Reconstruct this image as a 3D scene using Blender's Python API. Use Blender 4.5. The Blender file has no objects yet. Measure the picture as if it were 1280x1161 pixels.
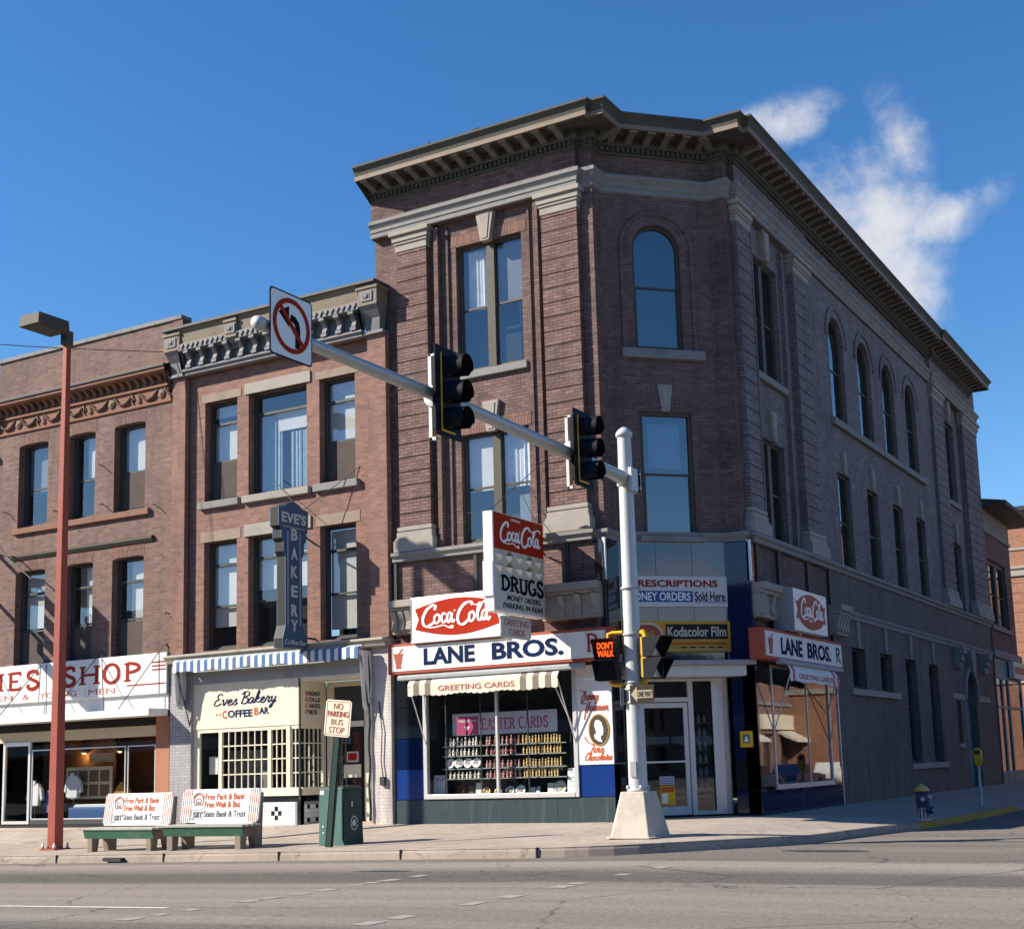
import bpy, math, random
from mathutils import Matrix, Vector
random.seed(7)
S = bpy.context.scene
COL = S.collection
R = math.radians
PI = math.pi

# ------------------------------------------------------------------ camera
cd = bpy.data.cameras.new('camera')
cam = bpy.data.objects.new('camera', cd)
COL.objects.link(cam)
cd.sensor_width = 36.0
cd.lens = 1686.88 / 1280.0 * 36.0
cd.shift_x = (640 - 668) / 1280.0
cd.shift_y = (696 - 580.5) / 1280.0
cd.clip_start = 0.1
cd.clip_end = 4000
rgt = Vector((0.86883467, 0.49421112, -0.02969328))
upv = Vector((0.10113419, -0.11844729, 0.9877966))
fwd = Vector((-0.48466297, 0.86123493, 0.15289276))
cm = Matrix((rgt, upv, -fwd)).transposed().to_4x4()
cm.translation = Vector((13.49679728, -26.4558817, 1.265))
cam.matrix_world = cm
S.camera = cam

# ------------------------------------------------------------------ sun, sky, exposure
SUN_AZ, SUN_EL = R(56), R(33)          # azimuth is measured to the left of the front walls' normal
sunv = Vector((-math.sin(SUN_AZ) * math.cos(SUN_EL), -math.cos(SUN_AZ) * math.cos(SUN_EL), math.sin(SUN_EL)))
sl = bpy.data.lights.new('sun', 'SUN')
sl.energy = 5.0
sl.angle = R(0.5)
sl.color = (1.0, 0.90, 0.76)
so = bpy.data.objects.new('sun', sl)
so.rotation_euler = sunv.to_track_quat('Z', 'Y').to_euler()
so.location = (-40, -40, 40)
COL.objects.link(so)

W = bpy.data.worlds.new('World')
S.world = W
W.use_nodes = True
nt = W.node_tree
for n in list(nt.nodes):
    nt.nodes.remove(n)


def N(t, kind, **kw):
    n = t.nodes.new(kind)
    for k, v in kw.items():
        setattr(n, k, v)
    return n


def math_node(t, op, a, b=None, clamp=False):
    n = N(t, 'ShaderNodeMath', operation=op)
    n.use_clamp = clamp
    for i, x in enumerate((a, b)):
        if x is None:
            continue
        if isinstance(x, (int, float)):
            n.inputs[i].default_value = x
        else:
            t.links.new(x, n.inputs[i])
    return n.outputs[0]


def maprange(t, x, a, b, c=0.0, d=1.0, smooth=True):
    n = N(t, 'ShaderNodeMapRange')
    n.interpolation_type = 'SMOOTHSTEP' if smooth else 'LINEAR'
    t.links.new(x, n.inputs[0])
    for i, v in enumerate((a, b, c, d)):
        n.inputs[1 + i].default_value = v
    return n.outputs[0]


wo = N(nt, 'ShaderNodeOutputWorld')
bg = N(nt, 'ShaderNodeBackground')
bg.inputs[1].default_value = 0.088
sky = N(nt, 'ShaderNodeTexSky', sky_type='NISHITA')
sky.sun_disc = False
sky.sun_elevation = SUN_EL
sky.sun_rotation = math.atan2(sunv.x, sunv.y) % (2 * PI)
sky.altitude = 500
sky.air_density = 1.0
sky.dust_density = 0.15
sky.ozone_density = 3.0
hsv = N(nt, 'ShaderNodeHueSaturation')
hsv.inputs['Hue'].default_value = 0.503
hsv.inputs['Saturation'].default_value = 1.27
hsv.inputs['Value'].default_value = 1.0
nt.links.new(sky.outputs[0], hsv.inputs['Color'])
tc = N(nt, 'ShaderNodeTexCoord')
nrm = N(nt, 'ShaderNodeVectorMath', operation='NORMALIZE')
nt.links.new(tc.outputs['Generated'], nrm.inputs[0])
DIR = nrm.outputs[0]


def dot_with(v):
    n = N(nt, 'ShaderNodeVectorMath', operation='DOT_PRODUCT')
    nt.links.new(DIR, n.inputs[0])
    n.inputs[1].default_value = v
    return n.outputs['Value']


def cloud_blob(c, ra, rb, tilt):
    """soft elliptic patch of cloud round the sky direction c (radii in radians)"""
    c = Vector(c).normalized()
    e1 = c.cross(Vector((0, 0, 1))).normalized()
    e2 = e1.cross(c).normalized()
    a1 = e1 * math.cos(tilt) + e2 * math.sin(tilt)
    a2 = -e1 * math.sin(tilt) + e2 * math.cos(tilt)
    x = math_node(nt, 'DIVIDE', dot_with(a1), ra)
    y = math_node(nt, 'DIVIDE', dot_with(a2), rb)
    r2 = math_node(nt, 'ADD', math_node(nt, 'MULTIPLY', x, x), math_node(nt, 'MULTIPLY', y, y))
    front = math_node(nt, 'GREATER_THAN', dot_with(c), 0.0)
    f = math_node(nt, 'SUBTRACT', 1.0, math_node(nt, 'SQRT', r2), True)
    return math_node(nt, 'MULTIPLY', f, front)


blobs = [((-0.276, 0.857, 0.436), 0.055, 0.026, 0.1),
         ((-0.2300, 0.8960, 0.380), 0.085, 0.058, -0.35),
         ((-0.2320, 0.9090, 0.350), 0.070, 0.058, -0.8),
         ((-0.1800, 0.9150, 0.366), 0.062, 0.026, 0.35),
         ((-0.2150, 0.9220, 0.327), 0.050, 0.060, 0.0),
         ((-0.2010, 0.8890, 0.414), 0.030, 0.055, 0.2)]
acc = None
for b in blobs:
    f = cloud_blob(*b)
    acc = f if acc is None else math_node(nt, 'MAXIMUM', acc, f)
nz = N(nt, 'ShaderNodeTexNoise')
nz.inputs['Scale'].default_value = 15
nz.inputs['Detail'].default_value = 9
nz.inputs['Roughness'].default_value = 0.62
nz.inputs['Distortion'].default_value = 0.15
nt.links.new(DIR, nz.inputs['Vector'])
nz2 = math_node(nt, 'SUBTRACT', nz.outputs[0], 0.5)
cl = math_node(nt, 'ADD', acc, math_node(nt, 'MULTIPLY', nz2, 2.2))
vis = maprange(nt, cl, 0.06, 1.05)
gate = maprange(nt, acc, 0.0, 0.35)
vis = math_node(nt, 'MULTIPLY', vis, gate)
# a low bank of cloud in the east, which the dark glazed panels of the corner mirror
sep = N(nt, 'ShaderNodeSeparateXYZ')
nt.links.new(DIR, sep.inputs[0])
nzb = N(nt, 'ShaderNodeTexNoise')
nzb.inputs['Scale'].default_value = 9
nzb.inputs['Detail'].default_value = 6
nt.links.new(DIR, nzb.inputs['Vector'])
top = math_node(nt, 'ADD', 0.012, math_node(nt, 'MULTIPLY', nzb.outputs[0], 0.22))
band = maprange(nt, math_node(nt, 'SUBTRACT', top, sep.outputs[2]), -0.012, 0.02)
east = maprange(nt, sep.outputs[0], 0.25, 0.6)
bank = math_node(nt, 'MULTIPLY', band, east)
fac = math_node(nt, 'MAXIMUM', math_node(nt, 'MULTIPLY', vis, 0.88), math_node(nt, 'MULTIPLY', bank, 0.6))
mx = N(nt, 'ShaderNodeMix', data_type='RGBA')
nt.links.new(fac, mx.inputs[0])
nt.links.new(hsv.outputs[0], mx.inputs[6])
mx.inputs[7].default_value = (4.7, 4.7, 4.8, 1)
nt.links.new(mx.outputs[2], bg.inputs[0])
nt.links.new(bg.outputs[0], wo.inputs[0])

S.view_settings.view_transform = 'Standard'
S.view_settings.look = 'None'
S.view_settings.gamma = 1
S.view_settings.exposure = 1.0
S.view_settings.use_curve_mapping = False

# ------------------------------------------------------------------ materials
MATS = {}


def new_mat(name):
    m = bpy.data.materials.new(name)
    m.use_nodes = True
    t = m.node_tree
    b = t.nodes['Principled BSDF']
    MATS[name] = m
    return m, t, b


def mixrgb(t, fac, a, b, blend='MIX'):
    n = N(t, 'ShaderNodeMix', data_type='RGBA', blend_type=blend)
    for i, x in ((0, fac), (6, a), (7, b)):
        if isinstance(x, (int, float)):
            n.inputs[i].default_value = x
        elif isinstance(x, tuple):
            n.inputs[i].default_value = (*x[:3], 1)
        else:
            t.links.new(x, n.inputs[i])
    return n.outputs[2]


def noise(t, scale, detail=5, rough=0.6, vec=None, stretch=None):
    n = N(t, 'ShaderNodeTexNoise')
    n.inputs['Scale'].default_value = scale
    n.inputs['Detail'].default_value = detail
    n.inputs['Roughness'].default_value = rough
    if vec is None:
        g = N(t, 'ShaderNodeNewGeometry')
        vec = g.outputs['Position']
    if stretch:
        mp = N(t, 'ShaderNodeMapping')
        mp.inputs['Scale'].default_value = stretch
        t.links.new(vec, mp.inputs[0])
        vec = mp.outputs[0]
    t.links.new(vec, n.inputs['Vector'])
    return n.outputs[0]


def bump(t, b, h, strength, dist=0.01):
    n = N(t, 'ShaderNodeBump')
    n.inputs['Strength'].default_value = strength
    n.inputs['Distance'].default_value = dist
    t.links.new(h, n.inputs['Height'])
    t.links.new(n.outputs[0], b.inputs['Normal'])


def plain(name, col, rough=0.6, metal=0.0, var=0.18, scale=3.0, dirt=None, dirt_amt=0.5, bmp=0.0, fine=40, coat=0.0, streak=False, spec=0.2):
    m, t, b = new_mat(name)
    n1 = noise(t, scale)
    n2 = noise(t, fine, 3)
    c = mixrgb(t, math_node(t, 'MULTIPLY', maprange(t, n1, 0.3, 0.7), var), col, tuple(x * 0.45 for x in col))
    c = mixrgb(t, math_node(t, 'MULTIPLY', n2, var * 0.8), c, tuple(min(1, x * 1.35 + 0.01) for x in col))
    if dirt:
        st = noise(t, 1.0, 6, 0.7, stretch=(7, 7, 0.7) if streak else (1.7, 1.7, 1.7))
        c = mixrgb(t, math_node(t, 'MULTIPLY', maprange(t, st, 0.5, 0.72), dirt_amt), c, dirt)
    t.links.new(c, b.inputs['Base Color'])
    b.inputs['Roughness'].default_value = rough
    b.inputs['Metallic'].default_value = metal
    b.inputs['Coat Weight'].default_value = coat
    b.inputs['Specular IOR Level'].default_value = spec
    if bmp:
        bump(t, b, n2, bmp, 0.006)
    return m


def brick(name, c1, c2, mortar, soot=0.5, course=0.077, length=0.23, mort=0.010, soot_col=(0.035, 0.028, 0.03), pale=0.0, bstr=0.5, odd_amt=0.45):
    m, t, b = new_mat(name)
    uv = N(t, 'ShaderNodeUVMap')
    bt = N(t, 'ShaderNodeTexBrick')
    bt.inputs['Scale'].default_value = 1
    bt.inputs['Brick Width'].default_value = length
    bt.inputs['Row Height'].default_value = course
    bt.inputs['Mortar Size'].default_value = mort
    bt.inputs['Mortar Smooth'].default_value = 0.2
    bt.inputs['Color1'].default_value = (*c1, 1)
    bt.inputs['Color2'].default_value = (*c2, 1)
    bt.inputs['Mortar'].default_value = (*mortar, 1)
    t.links.new(uv.outputs[0], bt.inputs['Vector'])
    # odd bricks: a random tone for each brick of the bond
    su = N(t, 'ShaderNodeSeparateXYZ')
    t.links.new(uv.outputs[0], su.inputs[0])
    row = math_node(t, 'FLOOR', math_node(t, 'DIVIDE', su.outputs[1], course))
    par_ = math_node(t, 'SUBTRACT', 1.0, math_node(t, 'FLOORED_MODULO', row, 2.0))
    colm = math_node(t, 'FLOOR', math_node(t, 'ADD', math_node(t, 'DIVIDE', su.outputs[0], length), math_node(t, 'MULTIPLY', par_, 0.5)))
    cb = N(t, 'ShaderNodeCombineXYZ')
    t.links.new(colm, cb.inputs[0])
    t.links.new(row, cb.inputs[1])
    wn_ = N(t, 'ShaderNodeTexWhiteNoise')
    t.links.new(cb.outputs[0], wn_.inputs[0])
    odd = math_node(t, 'GREATER_THAN', wn_.outputs[0], 0.90)
    odd2 = math_node(t, 'LESS_THAN', wn_.outputs[0], 0.07)
    bcol = mixrgb(t, math_node(t, 'MULTIPLY', odd, 0.55 * odd_amt), bt.outputs[0], tuple(x * 0.35 for x in c1))
    bcol = mixrgb(t, math_node(t, 'MULTIPLY', odd2, 0.6 * odd_amt), bcol, tuple(min(1, x * 1.5) for x in c1))
    big = noise(t, 0.55, 6, 0.65)
    mid = noise(t, 2.2, 6, 0.7)
    streak = noise(t, 1.0, 5, 0.6, stretch=(3.5, 3.5, 0.35))
    c = mixrgb(t, math_node(t, 'MULTIPLY', maprange(t, big, 0.42, 0.70), soot), bcol, soot_col)
    c = mixrgb(t, math_node(t, 'MULTIPLY', maprange(t, streak, 0.47, 0.72), soot * 1.1), c, soot_col)
    c = mixrgb(t, math_node(t, 'MULTIPLY', maprange(t, mid, 0.45, 0.75), 0.28 + pale), c, tuple(min(1, x * 1.25 + 0.04) for x in c1))
    t.links.new(c, b.inputs['Base Color'])
    b.inputs['Roughness'].default_value = 0.88
    inv = math_node(t, 'SUBTRACT', 1.0, bt.outputs['Fac'])
    bump(t, b, inv, bstr, 0.012)
    b.inputs['Specular IOR Level'].default_value = 0.3
    return m


brick('corner_brick', (0.200, 0.118, 0.104), (0.112, 0.068, 0.063), (0.075, 0.060, 0.056), soot=0.42)
brick('corner_shade_brick', (0.190, 0.118, 0.114), (0.135, 0.086, 0.084), (0.085, 0.070, 0.068), soot=0.32)  # front brick again, shifted bluer to carry the corner's blue shade
brick('side_shade_brick', (0.235, 0.200, 0.210), (0.175, 0.150, 0.158), (0.080, 0.066, 0.064), soot=0.30)  # same brick as the front, with the side's blue shade in its colour
brick('pilaster_brick', (0.218, 0.128, 0.110), (0.128, 0.077, 0.070), (0.075, 0.055, 0.05), soot=0.30)
brick('bakery_brick', (0.262, 0.135, 0.104), (0.178, 0.095, 0.078), (0.215, 0.145, 0.122), soot=0.22, pale=0.08)
brick('clothier_brick', (0.205, 0.120, 0.098), (0.130, 0.077, 0.067), (0.17, 0.13, 0.115), soot=0.30, pale=0.06)
brick('painted_brick', (0.155, 0.135, 0.124), (0.135, 0.118, 0.110), (0.085, 0.08, 0.076), soot=0.42, pale=0.05, bstr=0.35, odd_amt=0.18)
brick('white_brick', (0.60, 0.57, 0.54), (0.55, 0.53, 0.50), (0.48, 0.45, 0.43), soot=0.55, soot_col=(0.14, 0.11, 0.09), odd_amt=0.12)
brick('tan_brick', (0.46, 0.38, 0.30), (0.40, 0.33, 0.26), (0.4, 0.35, 0.3), soot=0.15)
brick('orange_brick', (0.32, 0.137, 0.080), (0.26, 0.112, 0.068), (0.34, 0.22, 0.16), soot=0.1)
brick('soldier_brick', (0.23, 0.125, 0.10), (0.165, 0.09, 0.075), (0.10, 0.07, 0.06), soot=0.2, course=0.24, length=0.077)
plain('stone', (0.225, 0.222, 0.218), 0.85, dirt=(0.12, 0.11, 0.10), dirt_amt=0.6, bmp=0.3)
plain('pale_stone', (0.315, 0.290, 0.255), 0.85, dirt=(0.22, 0.19, 0.16), dirt_amt=0.5, bmp=0.3)
plain('brown_stone', (0.22, 0.12, 0.085), 0.85, dirt=(0.07, 0.05, 0.045), bmp=0.3)
plain('bracket_paint', (0.15, 0.14, 0.12), 0.75, dirt=(0.06, 0.06, 0.055), bmp=0.2)
plain('cornice_paint', (0.078, 0.076, 0.068), 0.75, dirt=(0.05, 0.05, 0.05), bmp=0.2, streak=True)
plain('cornice_light', (0.22, 0.175, 0.14), 0.65, dirt=(0.12, 0.10, 0.09), bmp=0.2)
plain('pressed_tin', (0.155, 0.16, 0.175), 0.55, dirt=(0.10, 0.075, 0.06), dirt_amt=0.7, bmp=0.25, streak=True)
plain('rusty_tin', (0.18, 0.148, 0.112), 0.65, dirt=(0.13, 0.07, 0.04), dirt_amt=0.8, bmp=0.25)
plain('terracotta', (0.20, 0.095, 0.065), 0.75, dirt=(0.08, 0.05, 0.045), dirt_amt=0.5, bmp=0.25)
plain('dark_metal', (0.045, 0.047, 0.05), 0.5, bmp=0.1)
plain('black_paint', (0.012, 0.013, 0.014), 0.6, spec=0.25)
plain('frame_paint', (0.075, 0.068, 0.054), 0.55, dirt=(0.05, 0.045, 0.04))
plain('frame_dark', (0.055, 0.06, 0.06), 0.5)
plain('frame_pale', (0.40, 0.37, 0.31), 0.6, dirt=(0.15, 0.13, 0.11))
plain('aluminium', (0.66, 0.66, 0.66), 0.38, metal=0.55, var=0.1)
plain('white_paint', (0.70, 0.70, 0.68), 0.55, var=0.10, dirt=(0.36, 0.31, 0.25), dirt_amt=0.42, streak=True)
plain('clean_white', (0.80, 0.80, 0.78), 0.4, var=0.04)
plain('cream_paint', (0.72, 0.66, 0.52), 0.5, var=0.06, dirt=(0.5, 0.44, 0.34), dirt_amt=0.25)
plain('grey_white', (0.55, 0.56, 0.56), 0.5, var=0.1, dirt=(0.3, 0.28, 0.26), dirt_amt=0.3, streak=True)
plain('grey_paint', (0.30, 0.32, 0.33), 0.5, dirt=(0.14, 0.13, 0.13))
plain('red_paint', (0.56, 0.055, 0.025), 0.4, var=0.08)
plain('sign_red', (0.35, 0.020, 0.005), 0.6, var=0.05, spec=0.08)
plain('faded_red', (0.36, 0.075, 0.042), 0.6, var=0.12, dirt=(0.30, 0.12, 0.08), dirt_amt=0.4, spec=0.25)
plain('brick_red', (0.27, 0.022, 0.012), 0.65, spec=0.08)
plain('navy_paint', (0.007, 0.019, 0.066), 0.75, var=0.06, spec=0.05)
plain('blue_paint', (0.030, 0.085, 0.25), 0.6, var=0.1, spec=0.25)
plain('neon_blue', (0.030, 0.080, 0.165), 0.6, var=0.2, dirt=(0.09, 0.13, 0.20), dirt_amt=0.5, streak=True, spec=0.3)
plain('pale_letter', (0.42, 0.46, 0.50), 0.4, var=0.2)
plain('black_letter', (0.010, 0.010, 0.012), 0.75, spec=0.05)
plain('grey_letter', (0.10, 0.11, 0.13), 0.6, spec=0.25)
plain('yellow_paint', (0.74, 0.42, 0.025), 0.4, var=0.1)
plain('film_yellow', (0.60, 0.30, 0.035), 0.4, var=0.1)
plain('orange_letter', (0.50, 0.10, 0.025), 0.65, var=0.1, spec=0.2)
plain('magenta_paint', (0.42, 0.06, 0.16), 0.5)
plain('lavender_card', (0.52, 0.52, 0.60), 0.6, var=0.05)
plain('gold_paint', (0.50, 0.30, 0.07), 0.45)
plain('oval_dark', (0.06, 0.05, 0.035), 0.5)
plain('lamp_red', (0.30, 0.075, 0.055), 0.6, var=0.15, dirt=(0.26, 0.10, 0.08), dirt_amt=0.4)
plain('lamp_head', (0.085, 0.078, 0.07), 0.7, metal=0.2, var=0.15)
plain('pole_silver', (0.50, 0.52, 0.53), 0.5, metal=0.15, var=0.2, scale=6, dirt=(0.30, 0.30, 0.30), dirt_amt=0.45, streak=True)
plain('screen', (0.085, 0.070, 0.062), 0.9, var=0.3)
plain('tan_stone', (0.27, 0.215, 0.168), 0.85, dirt=(0.14, 0.11, 0.09), bmp=0.3)
plain('curtain_blue', (0.30, 0.36, 0.40), 0.9, var=0.35, scale=4)
plain('terracotta_pale', (0.20, 0.135, 0.10), 0.8, dirt=(0.08, 0.06, 0.05), bmp=0.2)
brick('shaded_pier', (0.36, 0.36, 0.37), (0.30, 0.30, 0.315), (0.24, 0.24, 0.245), soot=0.5, soot_col=(0.12, 0.10, 0.09), odd_amt=0.12)  # the bakery's white pier brick, greyed to paint in the shade on it
plain('arm_silver', (0.42, 0.43, 0.42), 0.45, metal=0.3, var=0.15, dirt=(0.42, 0.30, 0.12), dirt_amt=0.35)
plain('plinth_concrete', (0.46, 0.42, 0.36), 0.85, dirt=(0.25, 0.22, 0.19), bmp=0.3)
plain('signal_black', (0.010, 0.013, 0.018), 0.6, var=0.2, spec=0.10)
plain('lens_dark', (0.05, 0.008, 0.006), 0.15)
plain('lens_amber', (0.07, 0.045, 0.006), 0.15)
plain('lens_green', (0.006, 0.05, 0.03), 0.15)
plain('bench_green', (0.050, 0.135, 0.090), 0.5, dirt=(0.20, 0.22, 0.18), dirt_amt=0.5)
plain('bench_top', (0.33, 0.34, 0.30), 0.7, dirt=(0.10, 0.16, 0.12), dirt_amt=0.6)
plain('bench_leg', (0.24, 0.20, 0.16), 0.9, dirt=(0.12, 0.10, 0.09), bmp=0.35)
plain('bin_teal', (0.075, 0.155, 0.142), 0.42, dirt=(0.25, 0.30, 0.28), dirt_amt=0.35, streak=True)
plain('bin_dark', (0.030, 0.052, 0.048), 0.42, dirt=(0.07, 0.09, 0.085))
plain('post_green', (0.024, 0.045, 0.043), 0.45)
plain('base_panel', (0.030, 0.052, 0.060), 0.5, dirt=(0.14, 0.14, 0.13), dirt_amt=0.35, streak=True)
plain('interior_dark', (0.030, 0.036, 0.034), 0.9)
plain('interior_tan', (0.085, 0.048, 0.026), 0.8)
plain('shelf_dark', (0.020, 0.030, 0.026), 0.7)
plain('blind', (0.60, 0.58, 0.54), 0.85, var=0.15, scale=1.2)
plain('curtain', (0.66, 0.66, 0.66), 0.9, var=0.3, scale=5)
plain('blind_grey', (0.20, 0.20, 0.21), 0.85, var=0.2)
plain('figurine_white', (0.72, 0.68, 0.62), 0.4, var=0.2, scale=30)
plain('figurine_tan', (0.66, 0.46, 0.22), 0.45, var=0.25, scale=30)
plain('figurine_rose', (0.50, 0.26, 0.26), 0.45, var=0.25, scale=30)
plain('china', (0.78, 0.78, 0.78), 0.2, var=0.05)
plain('cloth_white', (0.70, 0.70, 0.68), 0.9, var=0.12)
plain('cloth_blue', (0.085, 0.165, 0.33), 0.9, var=0.15)
plain('cloth_beige', (0.62, 0.57, 0.48), 0.9, var=0.15)
plain('cloth_dun', (0.19, 0.17, 0.14), 0.9, var=0.15)
plain('orange_wall', (0.36, 0.165, 0.10), 0.75, var=0.12)
plain('teal_wood', (0.05, 0.16, 0.21), 0.5, var=0.2)
plain('wood_pole', (0.23, 0.16, 0.10), 0.9, dirt=(0.10, 0.07, 0.05), streak=True)
plain('hydrant_blue', (0.030, 0.075, 0.15), 0.4)
plain('hydrant_gold', (0.60, 0.34, 0.10), 0.4)
plain('hydrant_skin', (0.62, 0.50, 0.45), 0.5)
plain('hydrant_brown', (0.14, 0.055, 0.03), 0.5)
plain('roof_tar', (0.05, 0.05, 0.05), 0.9)
plain('tile_white', (0.72, 0.72, 0.72), 0.25, var=0.05)
plain('tile_grout', (0.28, 0.28, 0.27), 0.8)
plain('shirt_white', (0.60, 0.62, 0.66), 0.8)
plain('shirt_blue', (0.10, 0.16, 0.36), 0.8)
plain('shirt_ochre', (0.40, 0.20, 0.05), 0.8)
plain('picture_cream', (0.55, 0.47, 0.34), 0.6)
plain('picture_brown', (0.16, 0.09, 0.05), 0.6)
plain('diamond_cream', (0.60, 0.50, 0.36), 0.35)
plain('diamond_olive', (0.20, 0.22, 0.08), 0.35)
plain('diamond_teal', (0.10, 0.18, 0.19), 0.35)
plain('sign_grey', (0.50, 0.49, 0.44), 0.45, var=0.06, dirt=(0.34, 0.32, 0.28), dirt_amt=0.25, streak=True)
plain('arrow_brown', (0.055, 0.045, 0.032), 0.5)
plain('arrow_cream', (0.50, 0.43, 0.31), 0.5)
plain('lane_paint', (0.55, 0.53, 0.47), 0.8, var=0.4, scale=8)
plain('lane_worn', (0.30, 0.285, 0.26), 0.85, var=0.5, scale=10)
plain('yellow_kerb', (0.40, 0.25, 0.055), 0.85, var=0.4, dirt=(0.24, 0.20, 0.15), dirt_amt=0.6)
plain('car_blue', (0.05, 0.14, 0.33), 0.25, coat=0.6, var=0.05)
plain('tyre', (0.02, 0.02, 0.02), 0.85)


def gloss_tile(name, col, var=0.15, rough=0.04, ior=1.9):
    m, t, b = new_mat(name)
    n1 = noise(t, 1.2)
    c = mixrgb(t, math_node(t, 'MULTIPLY', n1, var), col, tuple(x * 0.6 for x in col))
    t.links.new(c, b.inputs['Base Color'])
    b.inputs['Roughness'].default_value = rough
    b.inputs['IOR'].default_value = ior
    n2 = noise(t, 1.7, 2)
    bump(t, b, n2, 0.04, 0.02)
    return m


gloss_tile('tile_slate', (0.008, 0.018, 0.045), ior=2.0)
gloss_tile('tile_night', (0.006, 0.014, 0.055), ior=1.45)
gloss_tile('tile_cobalt', (0.008, 0.036, 0.18), rough=0.2, ior=1.45)
gloss_tile('tile_black', (0.012, 0.014, 0.018))


def glass(name, ior, tint, wob=0.10, wscale=1.3, dust=0.0):
    m, t, b = new_mat(name)
    t.nodes.remove(b)
    out = t.nodes['Material Output']
    tr = N(t, 'ShaderNodeBsdfTransparent')
    tr.inputs[0].default_value = (*tint, 1)
    gl = N(t, 'ShaderNodeBsdfGlossy')
    gl.inputs['Roughness'].default_value = 0.015
    gl.inputs['Color'].default_value = (0.95, 0.97, 1, 1)
    fr = N(t, 'ShaderNodeFresnel')
    fr.inputs[0].default_value = ior
    n2 = noise(t, wscale, 2)
    bp = N(t, 'ShaderNodeBump')
    bp.inputs['Strength'].default_value = wob
    bp.inputs['Distance'].default_value = 0.03
    t.links.new(n2, bp.inputs['Height'])
    t.links.new(bp.outputs[0], gl.inputs['Normal'])
    mxs = N(t, 'ShaderNodeMixShader')
    gg = N(t, 'ShaderNodeNewGeometry')
    face = math_node(t, 'SUBTRACT', 1.0, gg.outputs['Backfacing'])
    t.links.new(math_node(t, 'MULTIPLY', fr.outputs[0], face), mxs.inputs[0])
    t.links.new(tr.outputs[0], mxs.inputs[1])
    t.links.new(gl.outputs[0], mxs.inputs[2])
    last = mxs.outputs[0]
    if dust:
        df = N(t, 'ShaderNodeBsdfDiffuse')
        df.inputs[0].default_value = (0.6, 0.6, 0.58, 1)
        ms = N(t, 'ShaderNodeMixShader')
        dn = noise(t, 2.5, 5)
        t.links.new(math_node(t, 'MULTIPLY', maprange(t, dn, 0.4, 0.75), dust), ms.inputs[0])
        t.links.new(last, ms.inputs[1])
        t.links.new(df.outputs[0], ms.inputs[2])
        last = ms.outputs[0]
    t.links.new(last, out.inputs[0])
    return m


glass('glass', 2.2, (0.92, 0.94, 0.95), wob=0.035, wscale=1.1)
glass('glass_blue', 2.7, (0.72, 0.80, 0.88), wob=0.035, wscale=1.1)
glass('shop_glass', 1.55, (0.95, 0.97, 0.96), wob=0.02)
glass('mirror_glass', 2.2, (0.75, 0.78, 0.8), wob=0.03, wscale=0.9)


def emit(name, col, strength):
    m, t, b = new_mat(name)
    b.inputs['Base Color'].default_value = (*col, 1)
    b.inputs['Emission Color'].default_value = (*col, 1)
    b.inputs['Emission Strength'].default_value = strength
    return m


emit('walk_lamp', (1.0, 0.10, 0.012), 1.0)
emit('window_lamp', (1.0, 0.45, 0.12), 6.0)


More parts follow.
